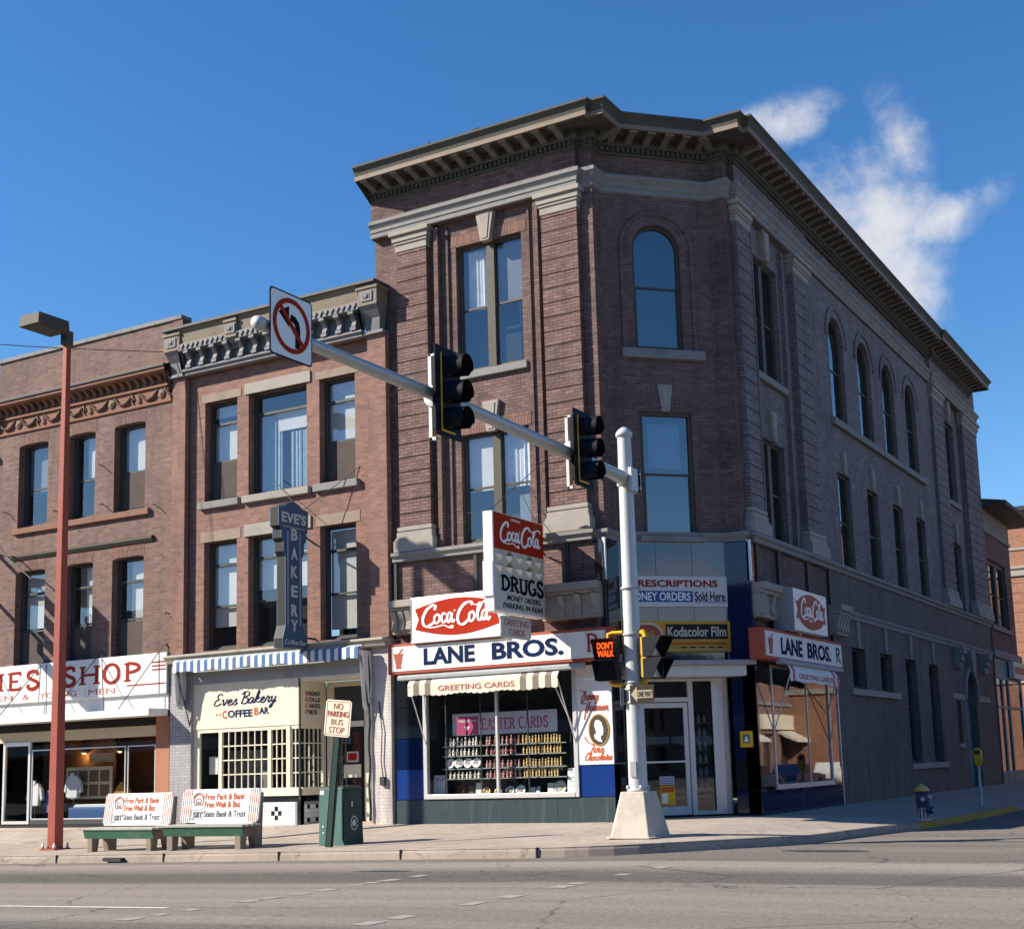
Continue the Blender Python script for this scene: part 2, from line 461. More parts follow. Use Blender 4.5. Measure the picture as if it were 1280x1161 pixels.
def asphalt():
    m, t, b = new_mat('asphalt')
    g = N(t, 'ShaderNodeNewGeometry')
    pos = g.outputs['Position']
    lanes = noise(t, 1.0, 3, 0.5, stretch=(0.012, 0.42, 0.0))
    lanes2 = noise(t, 1.0, 4, 0.6, stretch=(0.05, 1.9, 0.0))
    big = noise(t, 0.25, 5, 0.6)
    fine = noise(t, 45, 4, 0.7)
    c = mixrgb(t, maprange(t, lanes, 0.40, 0.60), (0.215, 0.190, 0.168), (0.310, 0.272, 0.240))
    c = mixrgb(t, math_node(t, 'MULTIPLY', maprange(t, lanes2, 0.5, 0.72), 0.55), c, (0.115, 0.108, 0.102))
    c = mixrgb(t, math_node(t, 'MULTIPLY', maprange(t, big, 0.5, 0.75), 0.25), c, (0.24, 0.21, 0.18))
    # oil-darkened wheel lanes along the street
    sp = N(t, 'ShaderNodeSeparateXYZ')
    t.links.new(pos, sp.inputs[0])
    wav = math_node(t, 'MULTIPLY', math_node(t, 'SUBTRACT', noise(t, 1.0, 3, 0.5, stretch=(0.05, 0.3, 0)), 0.5), 1.6)
    yy = math_node(t, 'ADD', sp.outputs[1], wav)
    l1 = math_node(t, 'MULTIPLY', maprange(t, yy, -11.3, -10.8), maprange(t, yy, -9.7, -8.9, 1.0, 0.0))
    l2 = maprange(t, yy, -16.6, -15.2, 1.0, 0.0)
    l3 = math_node(t, 'MULTIPLY', maprange(t, yy, -7.6, -7.2), 0.5)
    ln = math_node(t, 'MAXIMUM', math_node(t, 'MAXIMUM', l1, l2), l3)
    c = mixrgb(t, math_node(t, 'MULTIPLY', ln, 0.85), c, (0.085, 0.083, 0.074))
    agg = noise(t, 16, 5, 0.75)
    c = mixrgb(t, math_node(t, 'MULTIPLY', maprange(t, agg, 0.42, 0.7), 0.35), c, (0.30, 0.275, 0.245))
    c = mixrgb(t, math_node(t, 'MULTIPLY', maprange(t, agg, 0.56, 0.34), 0.40), c, (0.07, 0.066, 0.06))
    vo = N(t, 'ShaderNodeTexVoronoi', feature='DISTANCE_TO_EDGE')
    vo.inputs['Scale'].default_value = 0.28
    ad = N(t, 'ShaderNodeVectorMath', operation='ADD')
    t.links.new(pos, ad.inputs[0])
    t.links.new(noise(t, 0.9, 5), ad.inputs[1])
    t.links.new(ad.outputs[0], vo.inputs['Vector'])
    crack = math_node(t, 'MULTIPLY', maprange(t, vo.outputs['Distance'], 0.0, 0.008, 1.0, 0.0), maprange(t, big, 0.42, 0.55))
    c = mixrgb(t, math_node(t, 'MULTIPLY', crack, 0.8), c, (0.03, 0.03, 0.03))
    c = mixrgb(t, math_node(t, 'MULTIPLY', fine, 0.22), c, (0.05, 0.048, 0.045))
    t.links.new(c, b.inputs['Base Color'])
    b.inputs['Roughness'].default_value = 0.95
    b.inputs['Specular IOR Level'].default_value = 0.05
    bump(t, b, fine, 0.35, 0.012)


asphalt()


def concrete(name, a, bcol, joint=True):
    m, t, b = new_mat(name)
    big = noise(t, 0.5, 6, 0.65)
    mid = noise(t, 4, 5, 0.65)
    fine = noise(t, 60, 3, 0.7)
    c = mixrgb(t, maprange(t, big, 0.35, 0.7), a, bcol)
    c = mixrgb(t, math_node(t, 'MULTIPLY', maprange(t, mid, 0.46, 0.72), 0.5), c, tuple(x * 0.55 for x in a))
    c = mixrgb(t, math_node(t, 'MULTIPLY', fine, 0.18), c, tuple(x * 0.5 for x in a))
    gv = N(t, 'ShaderNodeNewGeometry')
    gum = N(t, 'ShaderNodeTexVoronoi')
    gum.inputs['Scale'].default_value = 2.6
    t.links.new(gv.outputs['Position'], gum.inputs['Vector'])
    c = mixrgb(t, math_node(t, 'MULTIPLY', maprange(t, gum.outputs['Distance'], 0.05, 0.085, 1.0, 0.0), 0.6), c, tuple(x * 0.4 for x in a))
    st_ = noise(t, 1.1, 5, 0.65)
    c = mixrgb(t, math_node(t, 'MULTIPLY', maprange(t, st_, 0.55, 0.68), 0.40), c, tuple(x * 0.5 for x in a))
    # cracks
    g = N(t, 'ShaderNodeNewGeometry')
    vo = N(t, 'ShaderNodeTexVoronoi', feature='DISTANCE_TO_EDGE')
    vo.inputs['Scale'].default_value = 0.33
    wn = noise(t, 1.5, 4)
    add = N(t, 'ShaderNodeVectorMath', operation='ADD')
    t.links.new(g.outputs['Position'], add.inputs[0])
    t.links.new(wn, add.inputs[1])
    t.links.new(add.outputs[0], vo.inputs['Vector'])
    crack = maprange(t, vo.outputs['Distance'], 0.0, 0.006, 1.0, 0.0)
    c = mixrgb(t, math_node(t, 'MULTIPLY', crack, 0.55), c, (0.07, 0.06, 0.055))
    if joint:
        # scored joints every 1.52 m
        sp = N(t, 'ShaderNodeSeparateXYZ')
        t.links.new(g.outputs['Position'], sp.inputs[0])
        for ax in (0, 1):
            d = math_node(t, 'PINGPONG', math_node(t, 'ADD', sp.outputs[ax], 0.37), 0.76)
            j = maprange(t, d, 0.0, 0.018, 1.0, 0.0)
            c = mixrgb(t, math_node(t, 'MULTIPLY', j, 0.55), c, (0.09, 0.08, 0.07))
    t.links.new(c, b.inputs['Base Color'])
    b.inputs['Roughness'].default_value = 0.92
    b.inputs['Specular IOR Level'].default_value = 0.15
    bump(t, b, fine, 0.3, 0.008)


concrete('concrete', (0.345, 0.295, 0.25), (0.425, 0.365, 0.31))
concrete('kerb_concrete', (0.32, 0.275, 0.235), (0.40, 0.345, 0.295), joint=False)

# ------------------------------------------------------------------ object helpers
WM = {}


def place(o, parent, M):
    """link o under parent so that its world matrix is M"""
    if o.name not in COL.objects:
        COL.objects.link(o)
    if parent is not None:
        o.parent = parent
        o.matrix_parent_inverse = Matrix.Identity(4)
        o.matrix_basis = WM[parent.name].inverted() @ M
    else:
        o.matrix_basis = M
    WM[o.name] = M
    return o


def fr(x, y, z=0.0, deg=0.0):
    return Matrix.Translation((x, y, z)) @ Matrix.Rotation(R(deg), 4, 'Z')


def tag(o, label, cat=None, group=None, kind=None):
    if label:
        o['label'] = label
    if cat:
        o['category'] = cat
    if group:
        o['group'] = group
    if kind:
        o['kind'] = kind
    return o


def thing(name, M, label, cat, group=None):
    o = bpy.data.objects.new(name, None)
    o.empty_display_size = 0.2
    place(o, None, M)
    return tag(o, label, cat, group)


def copy_tree(o, M, parent=None):
    c = o.copy()
    place(c, parent, M)
    for ch in list(o.children):
        copy_tree(ch, M @ (WM[o.name].inverted() @ WM[ch.name]), c)
    return c


ID = Matrix.Identity(4)
_fontcap = None


def text_mesh(s, extrude, bold):
    cu = bpy.data.curves.new('lettering', 'FONT')
    cu.body = s
    cu.size = 1.0
    cu.extrude = extrude
    cu.offset = bold
    cu.resolution_u = 3
    ob = bpy.data.objects.new('lettering', cu)
    me = bpy.data.meshes.new_from_object(ob)
    vs = [v.co.copy() for v in me.vertices]
    fs = [list(p.vertices) for p in me.polygons]
    bpy.data.objects.remove(ob)
    bpy.data.curves.remove(cu)
    bpy.data.meshes.remove(me)
    return vs, fs


def catmull(pts, n=6):
    out = []
    P = [pts[0]] + list(pts) + [pts[-1]]
    for i in range(1, len(P) - 2):
        p0, p1, p2, p3 = P[i - 1], P[i], P[i + 1], P[i + 2]
        for k in range(n):
            t = k / n
            out.append(tuple(0.5 * ((2 * p1[j]) + (-p0[j] + p2[j]) * t + (2 * p0[j] - 5 * p1[j] + 4 * p2[j] - p3[j]) * t * t
                                    + (-p0[j] + 3 * p1[j] - 3 * p2[j] + p3[j]) * t ** 3) for j in range(2)))
    out.append(tuple(pts[-1]))
    return out


class MB:
    """collects shapes in a local frame (u right, v into the wall, z up) and links them as one mesh"""

    def __init__(s):
        s.v, s.f, s.m, s.sm, s.mats = [], [], [], [], []
        s.cur = 0

    def mat(s, name):
        if name not in s.mats:
            s.mats.append(name)
        s.cur = s.mats.index(name)
        return s

    def add(s, vs, fs, smooth=False, M=None):
        o = len(s.v)
        for p in vs:
            p = Vector(p)
            s.v.append(M @ p if M is not None else p)
        for f in fs:
            s.f.append([o + i for i in f])
            s.m.append(s.cur)
            s.sm.append(smooth)
        return s

    def quad(s, a, b, c, d):
        return s.add([a, b, c, d], [(0, 1, 2, 3)])

    def box(s, u0, u1, v0, v1, z0, z1, M=None):
        vs = [(u0, v0, z0), (u1, v0, z0), (u1, v1, z0), (u0, v1, z0), (u0, v0, z1), (u1, v0, z1), (u1, v1, z1), (u0, v1, z1)]
        return s.add(vs, [(0, 3, 2, 1), (4, 5, 6, 7), (0, 1, 5, 4), (1, 2, 6, 5), (2, 3, 7, 6), (3, 0, 4, 7)], M=M)

    def prism(s, poly, v0, v1, axis='v', M=None):
        """polygon (a,b) extruded: axis v -> (u,z) polygon; axis u -> (v,z); axis z -> (u,v)"""
        n = len(poly)

        def P(a, b, t):
            return (a, t, b) if axis == 'v' else ((t, a, b) if axis == 'u' else (a, b, t))
        vs = [P(a, b, v0) for a, b in poly] + [P(a, b, v1) for a, b in poly]
        fs = [tuple(range(n)), tuple(range(2 * n - 1, n - 1, -1))]
        fs += [(i, i + n, (i + 1) % n + n, (i + 1) % n) for i in range(n)]
        area = sum(poly[i][0] * poly[(i + 1) % n][1] - poly[(i + 1) % n][0] * poly[i][1] for i in range(n))
        # for axis v and v0<v1 a CCW polygon faces -v already
        flip = (area < 0) != (v1 < v0)
        if axis in ('u', 'z'):
            flip = not flip
        if flip:
            fs = [tuple(reversed(f)) for f in fs]
        return s.add(vs, fs, M=M)

    def frustum(s, b0, b1, z0, z1, M=None):
        (u0, u1, v0, v1), (a0, a1, c0, c1) = b0, b1
        vs = [(u0, v0, z0), (u1, v0, z0), (u1, v1, z0), (u0, v1, z0), (a0, c0, z1), (a1, c0, z1), (a1, c1, z1), (a0, c1, z1)]
        return s.add(vs, [(0, 3, 2, 1), (4, 5, 6, 7), (0, 1, 5, 4), (1, 2, 6, 5), (2, 3, 7, 6), (3, 0, 4, 7)], M=M)

    def tube(s, pts, r, n=8, cap=True, r1=None):
        pts = [Vector(p) for p in pts]
        m = len(pts)
        rs = [r + ((r1 - r) * i / (m - 1) if r1 is not None else 0) for i in range(m)]
        ring = []
        a = None
        for i, p in enumerate(pts):
            t = (pts[min(i + 1, m - 1)] - pts[max(i - 1, 0)]).normalized()
            if a is None:
                a = t.orthogonal().normalized()
            else:
                a = (a - t * a.dot(t)).normalized()
            b = t.cross(a)
            ring += [p + (a * math.cos(2 * PI * k / n) + b * math.sin(2 * PI * k / n)) * rs[i] for k in range(n)]
        fs = []
        for i in range(m - 1):
            for k in range(n):
                fs.append((i * n + k, i * n + (k + 1) % n, (i + 1) * n + (k + 1) % n, (i + 1) * n + k))
        s.add(ring, fs, smooth=True)
        if cap:
            s.add(ring[:n], [tuple(range(n - 1, -1, -1))])
            s.add(ring[-n:], [tuple(range(n))])
        return s

    def lathe(s, prof, c=(0, 0, 0), n=16, axis='z', M=None):
        c = Vector(c)
        vs, fs = [], []
        for r, h in prof:
            for k in range(n):
                a = 2 * PI * k / n
                x, y = r * math.cos(a), r * math.sin(a)
                vs.append(c + (Vector((x, y, h)) if axis == 'z' else (Vector((h, x, y)) if axis == 'u' else Vector((y, h, x)))))
        for i in range(len(prof) - 1):
            for k in range(n):
                fs.append((i * n + k, i * n + (k + 1) % n, (i + 1) * n + (k + 1) % n, (i + 1) * n + k))
        if prof[0][0] > 1e-5:
            fs.append(tuple(range(n - 1, -1, -1)))
        if prof[-1][0] > 1e-5:
            o = (len(prof) - 1) * n
            fs.append(tuple(range(o, o + n)))
        return s.add(vs, fs, smooth=True, M=M)

    def sweep(s, prof, path, caps=True):
        """profile of (outward offset, z) swept along a plan path; outward is to the right of travel"""
        P = [Vector((x, y, 0)) for x, y in path]
        n = len(P)
        nr = []
        for i in range(n - 1):
            d = (P[i + 1] - P[i]).normalized()
            nr.append(Vector((d.y, -d.x, 0)))
        off = []
        for i in range(n):
            if i == 0:
                off.append(nr[0])
            elif i == n - 1:
                off.append(nr[-1])
            else:
                b = nr[i - 1] + nr[i]
                off.append(b / max(0.2, (1 + nr[i - 1].dot(nr[i]))))
        k = len(prof)
        for i in range(n - 1):
            vs = [P[i] + off[i] * d + Vector((0, 0, z)) for d, z in prof] + [P[i + 1] + off[i + 1] * d + Vector((0, 0, z)) for d, z in prof]
            s.add(vs, [(j, j + k, j + k + 1, j + 1) for j in range(k - 1)])
        if caps:
            s.add([P[0] + off[0] * d + Vector((0, 0, z)) for d, z in prof], [tuple(range(k))])
            s.add([P[-1] + off[-1] * d + Vector((0, 0, z)) for d, z in prof], [tuple(range(k - 1, -1, -1))])
        return s

    def wall(s, u0, u1, z0, z1, v, holes=(), reveal=0.25):
        """flat wall face at depth v with openings (a,b,c,d[,arch]) and their reveals"""
        us = sorted(set([u0, u1] + [x for h in holes for x in h[:2]]))
        zs = sorted(set([z0, z1] + [x for h in holes for x in h[2:4]]))
        for i in range(len(us) - 1):
            for j in range(len(zs) - 1):
                a, b, c, d = us[i], us[i + 1], zs[j], zs[j + 1]
                if any(h[0] - 1e-6 <= a and b <= h[1] + 1e-6 and h[2] - 1e-6 <= c and d <= h[3] + 1e-6 for h in holes):
                    continue
                s.quad((a, v, c), (b, v, c), (b, v, d), (a, v, d))
        for h in holes:
            a, b, c, d = h[:4]
            w = v + reveal
            if len(h) > 4:
                r = (b - a) / 2
                rise = h[4]
                zc = d - rise
                n = 14
                arc = [(a + r - r * math.cos(PI * k / n), zc + rise * math.sin(PI * k / n)) for k in range(n + 1)]
                top = zc
                for k in range(n):
                    p, q = arc[k], arc[k + 1]
                    s.quad((p[0], v, p[1]), (q[0], v, q[1]), (q[0], v, d), (p[0], v, d))
                    s.quad((p[0], w, p[1]), (q[0], w, q[1]), (q[0], v, q[1]), (p[0], v, p[1]))
            else:
                top = d
                s.quad((a, w, d), (b, w, d), (b, v, d), (a, v, d))
            s.quad((a, v, c), (a, w, c), (a, w, top), (a, v, top))
            s.quad((b, w, c), (b, v, c), (b, v, top), (b, w, top))
            s.quad((a, v, c), (b, v, c), (b, w, c), (a, w, c))
        return s

    def text(s, txt, u0, u1, z0, z1, v, t=0.006, bold=0.012, shear=0.0, rot=0.0):
        vs, fs = text_mesh(txt, 0.5, bold)
        if not vs:
            return s
        x0 = min(p.x for p in vs)
        x1 = max(p.x for p in vs)
        y0 = min(p.y for p in vs)
        y1 = max(p.y for p in vs)
        out = []
        for p in vs:
            a = (p.x - x0) / (x1 - x0)
            b = (p.y - y0) / (y1 - y0)
            u = u0 + a * (u1 - u0) + shear * b * (z1 - z0)
            z = z0 + b * (z1 - z0) + rot * a * (u1 - u0)
            out.append((u, v - (p.z + 0.5) * t, z))
        s.add(out, fs)
        return s.cut()

    def stroke(s, pts, w, v, t=0.006, pen=0.9, contrast=0.45, smooth=True, taper=True):
        P = catmull(pts) if smooth and len(pts) > 2 else [tuple(p) for p in pts]
        n = len(P)
        L, Rr = [], []
        for i in range(n):
            a = P[max(0, i - 1)]
            b = P[min(n - 1, i + 1)]
            dx, dz = b[0] - a[0], b[1] - a[1]
            l = math.hypot(dx, dz) or 1e-6
            ang = math.atan2(dz, dx)
            ww = w * (1 - contrast + contrast * abs(math.sin(ang - pen + PI / 2 - 0.3)))
            if taper and (i == 0 or i == n - 1):
                ww *= 0.6
            L.append((P[i][0] - dz / l * ww / 2, P[i][1] + dx / l * ww / 2))
            Rr.append((P[i][0] + dz / l * ww / 2, P[i][1] - dx / l * ww / 2))
        vs, fs = [], []
        for i in range(n):
            d = v - t - i * 0.00008
            vs += [(L[i][0], d, L[i][1]), (Rr[i][0], d, Rr[i][1]), (L[i][0], v, L[i][1]), (Rr[i][0], v, Rr[i][1])]
        for i in range(n - 1):
            o = 4 * i
            fs += [(o, o + 1, o + 5, o + 4), (o + 2, o, o + 4, o + 6), (o + 1, o + 3, o + 7, o + 5)]
        fs += [(2, 3, 1, 0), (4 * n - 4, 4 * n - 3, 4 * n - 1, 4 * n - 2)]
        return s.add(vs, fs)

    def cut(s):
        """end of one piece; build_each links every piece as an object of its own"""
        s.cuts = getattr(s, 'cuts', [])
        if not s.cuts or s.cuts[-1] != (len(s.v), len(s.f)):
            s.cuts.append((len(s.v), len(s.f)))
        return s

    def build_each(s, name, parent=None, M=ID, bevel=0.0):
        s.cut()
        out = []
        a = (0, 0)
        for c in s.cuts:
            p = MB()
            used = sorted(set(s.m[a[1]:c[1]]))
            p.mats = [s.mats[i] for i in used]
            p.v = s.v[a[0]:c[0]]
            p.f = [[i - a[0] for i in f] for f in s.f[a[1]:c[1]]]
            p.m = [used.index(i) for i in s.m[a[1]:c[1]]]
            p.sm = s.sm[a[1]:c[1]]
            out.append(p.build(name, parent, M, bevel))
            a = c
        return out

    def build(s, name, parent=None, M=ID, bevel=0.0, label=None):
        me = bpy.data.meshes.new(name)
        me.from_pydata([tuple(p) for p in s.v], [], s.f)
        for k in s.mats:
            me.materials.append(MATS[k])
        me.polygons.foreach_set('material_index', s.m)
        me.polygons.foreach_set('use_smooth', s.sm)
        uv = me.uv_layers.new(name='UVMap')
        me.update()
        data = [0.0] * (2 * len(me.loops))
        for p in me.polygons:
            n = p.normal
            if abs(n.z) > 0.8:
                tu, tv = Vector((1, 0, 0)), Vector((0, 1, 0))
            else:
                tu = Vector((-n.y, n.x, 0)).normalized()
                tv = Vector((0, 0, 1))
            for li in p.loop_indices:
                co = me.vertices[me.loops[li].vertex_index].co
                data[2 * li] = co.dot(tu)
                data[2 * li + 1] = co.dot(tv)
        uv.data.foreach_set('uv', data)
        o = bpy.data.objects.new(name, me)
        place(o, parent, M)
        if bevel:
            bv = o.modifiers.new('bevel', 'BEVEL')
            bv.width = bevel
            bv.segments = 2
            bv.limit_method = 'ANGLE'
            bv.angle_limit = R(40)
        if label:
            o['label'] = label
        return o


def B(mat, *a, **k):
    m = MB()
    m.mat(mat)
    m.box(*a, **k)
    return m


# cursive alphabet for hand-painted lettering: strokes in x-height units, then the advance
CUR = {
    'a': ([[(.66, .9), (.38, 1), (.06, .6), (.1, .08), (.36, .05), (.62, .55), (.66, .95)], [(.66, .95), (.62, .4), (.7, .05), (.95, .25)]], .9),
    'c': ([[(.6, .8), (.38, 1), (.08, .6), (.14, .08), (.42, .02), (.75, .3)]], .72),
    'e': ([[(.0, .3), (.35, .5), (.52, .82), (.32, 1), (.08, .6), (.18, .06), (.48, .04), (.8, .35)]], .75),
    'h': ([[(0, .3), (.38, 1.3), (.40, 1.9), (.22, 1.9), (.12, 1.0), (.05, 0)], [(.08, .35), (.4, .98), (.58, .85), (.52, .2), (.68, .02), (.9, .25)]], .88),
    'i': ([[(0, .3), (.2, 1), (.16, .2), (.3, .02), (.52, .25)], [(.26, 1.38), (.3, 1.5)]], .5),
    'k': ([[(0, .3), (.38, 1.3), (.40, 1.95), (.22, 1.9), (.12, .9), (.05, 0)], [(.08, .5), (.45, 1.0), (.55, .8), (.18, .5), (.45, .12), (.85, .25)]], .82),
    'l': ([[(0, .3), (.36, 1.2), (.42, 1.9), (.22, 1.9), (.12, 1.0), (.2, .08), (.55, .25)]], .52),
    'm': ([[(0, .75), (.15, 1), (.12, 0)], [(.14, .4), (.38, 1), (.5, .8), (.46, 0)], [(.48, .4), (.75, 1), (.88, .8), (.84, .2), (.98, .02), (1.2, .25)]], 1.18),
    'n': ([[(0, .75), (.15, 1), (.12, 0)], [(.14, .4), (.42, 1), (.58, .82), (.54, .2), (.7, .02), (.92, .25)]], .9),
    'o': ([[(.5, .98), (.12, .75), (.1, .2), (.36, 0), (.66, .3), (.62, .8), (.42, 1), (.55, .82), (.9, .85)]], .85),
    'r': ([[(0, .3), (.2, 1.08), (.3, .9), (.52, .9), (.42, .35), (.52, .02), (.78, .25)]], .72),
    's': ([[(0, .2), (.34, 1.05), (.38, .7), (.5, .3), (.3, 0), (.06, .12)], [(.44, .15), (.72, .25)]], .66),
    't': ([[(0, .3), (.26, 1.0), (.34, 1.55), (.22, .3), (.36, .02), (.62, .25)], [(.02, 1.05), (.55, 1.12)]], .58),
    'v': ([[(0, .75), (.15, 1), (.25, .4), (.36, .02), (.6, .6), (.62, 1), (.85, .88)]], .8),
    'y': ([[(0, .75), (.14, 1), (.16, .3), (.36, .1), (.6, .6), (.66, 1)], [(.66, 1), (.55, 0), (.34, -.85), (.1, -.8), (.25, -.35), (.9, .25)]], .85),
    'B': ([[(.38, 1.9), (.32, 1), (.2, 0)], [(-.05, 1.55), (.35, 2), (.92, 1.92), (.98, 1.4), (.42, 1.06), (1.0, .85), (.95, .15), (.45, 0), (.1, .2)]], 1.15),
    'C': ([[(.98, 1.55), (.92, 1.95), (.55, 2), (.12, 1.2), (.12, .3), (.5, 0), (.98, .4)]], 1.0),
    'E': ([[(.92, 1.65), (.62, 2), (.26, 1.7), (.42, 1.12), (.62, 1.08)], [(.5, 1.1), (.1, .75), (.08, .15), (.42, 0), (.98, .4)]], 1.0),
    'F': ([[(-.1, 2.05), (.25, 1.85), (.75, 1.9)], [(.62, 1.9), (.45, .9), (.2, -.25), (-.1, -.3)], [(.2, 1.0), (.75, 1.08)]], .75),
}


def cursive(mb, txt, u0, u1, z0, xh, v, w, shear=0.25, pen=0.9, contrast=0.45):
    """write txt between u0 and u1 on the base line z0 with x-height xh"""
    adv = sum(CUR[c][1] if c in CUR else 0.45 for c in txt)
    sx = (u1 - u0) / adv
    x = 0.0
    for c in txt:
        if c not in CUR:
            x += 0.45
            continue
        for st in CUR[c][0]:
            mb.stroke([(u0 + (x + a) * sx + shear * b * xh, z0 + b * xh) for a, b in st], w, v, pen=pen, contrast=contrast)
        x += CUR[c][1]


def drink_script(mb, u0, u1, z0, z1, v, w):
    """the flowing two-word script of the soft drink signs, with its swash under the first word"""
    H = z1 - z0
    L = u1 - u0

    def st(pts, k=1.0):
        mb.stroke([(u0 + a * L, z0 + b * H) for a, b in pts], w * k, v, pen=1.0, contrast=0.5)
    st([(.205, .80), (.215, .97), (.17, 1.0), (.09, .82), (.035, .50), (.045, .22), (.10, .15), (.19, .27)], 1.25)
    st([(.045, .22), (.10, .10), (.22, .09), (.33, .14), (.40, .03), (.47, .0)], .7)
    st([(.40, .03), (.455, .09), (.46, .02)], .7)
    st([(.255, .62), (.205, .52), (.20, .30), (.235, .24), (.275, .38), (.27, .56), (.245, .62)])
    st([(.36, .58), (.335, .64), (.305, .52), (.305, .32), (.335, .25), (.375, .38)])
    st([(.445, .56), (.42, .64), (.385, .52), (.385, .30), (.41, .25), (.445, .50), (.452, .62), (.448, .34), (.465, .24), (.49, .34)])
    st([(.478, .70), (.50, .72)], 1.1)
    st([(.735, .86), (.72, 1.0), (.64, .96), (.565, .72), (.53, .42), (.545, .18), (.60, .10), (.68, .26)], 1.25)
    st([(.72, .92), (.79, .86), (.86, .90), (.93, 1.0), (.99, .97), (.985, .88)], .75)
    st([(.745, .60), (.70, .52), (.69, .28), (.72, .20), (.765, .36), (.755, .54), (.735, .62)])
    st([(.79, .40), (.83, .66), (.865, .88), (.835, .90), (.81, .60), (.815, .26), (.845, .22), (.865, .34)])
    st([(.935, .56), (.91, .62), (.875, .50), (.872, .30), (.90, .22), (.935, .48), (.942, .60), (.936, .32), (.955, .20), (.985, .34)])


def serif_text(mb, txt, u0, u1, z0, z1, v, thick, t=0.008, gap=0.16, slab=True):
    """painted roman capitals with slab serifs, built from their strokes"""
    H = z1 - z0
    G = {
        'A': ([('l', .08, 0, .5, 1, .55), ('l', .92, 0, .5, 1, 1), ('l', .25, .36, .75, .36, .5)], [(.08, 0), (.92, 0)], 1),
        'C': ([('a', .5, .5, .42, .5, 48, 312, 1)], [], .92),
        'D': ([('l', .14, 0, .14, 1, 1), ('a', .14, .5, .74, .475, -90, 90, 1)], [(.14, 0), (.14, .98)], 1),
        'E': ([('l', .16, 0, .16, 1, 1), ('l', .16, .965, .88, .965, .7), ('l', .16, .5, .7, .5, .6), ('l', .16, .035, .9, .035, .7), ('l', .88, .8, .88, 1, .6), ('l', .9, 0, .9, .2, .6)], [(.16, 0), (.16, .98)], .86),
        'G': ([('a', .5, .5, .42, .5, 48, 330, 1), ('l', .9, .05, .9, .45, 1), ('l', .6, .45, 1.0, .45, .55)], [], 1),
        'H': ([('l', .14, 0, .14, 1, 1), ('l', .86, 0, .86, 1, 1), ('l', .14, .52, .86, .52, .6)], [(.14, 0), (.86, 0), (.14, .98), (.86, .98)], 1),
        'I': ([('l', .5, 0, .5, 1, 1)], [(.5, 0), (.5, .98)], .5),
        'N': ([('l', .14, 0, .14, 1, .6), ('l', .86, 0, .86, 1, .6), ('l', .14, 1, .86, 0, 1)], [(.14, 0), (.86, .98), (.14, .98)], 1),
        'O': ([('a', .5, .5, .44, .5, 0, 360, 1)], [], 1),
        'P': ([('l', .16, 0, .16, 1, 1), ('a', .16, .73, .68, .25, -90, 90, 1)], [(.16, 0), (.16, .98)], .88),
        'R': ([('l', .16, 0, .16, 1, 1), ('a', .16, .74, .62, .24, -90, 90, 1), ('l', .45, .5, .92, 0, 1)], [(.16, 0), (.92, 0), (.16, .98)], .98),
        'S': ([('p', [(.82, .76), (.78, .95), (.5, 1.0), (.2, .9), (.18, .68), (.45, .53), (.8, .38), (.85, .15), (.55, 0), (.22, .05), (.16, .27)], 1)], [], .86),
        'T': ([('l', .5, 0, .5, 1, 1), ('l', .06, .965, .94, .965, .7), ('l', .06, .78, .06, 1, .6), ('l', .94, .78, .94, 1, .6)], [(.5, 0)], .94),
        'U': ([('p', [(.16, 1), (.16, .4), (.26, .08), (.5, 0), (.74, .08), (.84, .4), (.84, 1)], 1)], [(.16, .98), (.84, .98)], 1),
        ' ': ([], [], .45),
    }
    total = sum(G[c][2] for c in txt) + gap * (len(txt) - 1)
    sx = (u1 - u0) / total
    x = 0.0
    for c in txt:
        sts, ser, wd = G[c]

        def P(a, b):
            return (u0 + (x + a * wd) * sx, z0 + b * H)
        for q in sts:
            if q[0] == 'l':
                mb.stroke([P(q[1], q[2]), P(q[3], q[4])], thick * q[5], v, t=t, contrast=0, taper=False)
            elif q[0] == 'a':
                pts = [P(q[1] + q[3] * math.cos(R(q[5] + (q[6] - q[5]) * k / 12)), q[2] + q[4] * math.sin(R(q[5] + (q[6] - q[5]) * k / 12))) for k in range(13)]
                mb.stroke(pts, thick * q[7], v, t=t + 0.001, pen=1.27, contrast=0.35, taper=False)
            else:
                mb.stroke([P(a, b) for a, b in q[1]], thick * q[2], v, t=t + 0.001, contrast=0.15, taper=False)
        if slab:
            for a, b in ser:
                p = P(a, b)
                d = thick * 1.05
                z = z0 + (0.0 if b < .5 else H - thick * .38)
                mb.box(p[0] - d, p[0] + d, v - t - 0.003, v, z, z + thick * .38)
        x += wd + gap


def arc_pts(cx, cz, rx, rz, a0, a1, n):
    return [(cx + rx * math.cos(R(a0 + (a1 - a0) * k / n)), cz + rz * math.sin(R(a0 + (a1 - a0) * k / n))) for k in range(n + 1)]

# ------------------------------------------------------------------ ground
def clamp(x, a, b):
    return max(a, min(b, x))


def kerb_side(y):
    T = [(-6.6, -.045), (-2.4, -.11), (1.2, -.15), (4.2, -.20), (14, -.25), (80, -.30)]
    for (a, za), (b, zb) in zip(T[:-1], T[1:]):
        if y <= b:
            return za + (zb - za) * clamp((y - a) / (b - a), 0, 1)
    return -.30


def road_z(x, y):
    a = -.275 + .016 * clamp(x, -60, 5)
    k = clamp((x - 2.5) / 3, 0, 1) * clamp((y + 6.6) / 4, 0, 1)
    return a + (kerb_side(y) - .15 - a) * k


def walk_in(x):
    return .02 * (min(x, 3) - 1)


def kerb_z(x, y):
    a = -.115 + .0165 * clamp(x, -60, 5)
    k = clamp((y + 6.6) / 4.0, 0, 1) * clamp((x - 2) / 3, 0, 1)
    return a + (kerb_side(y) - a) * k


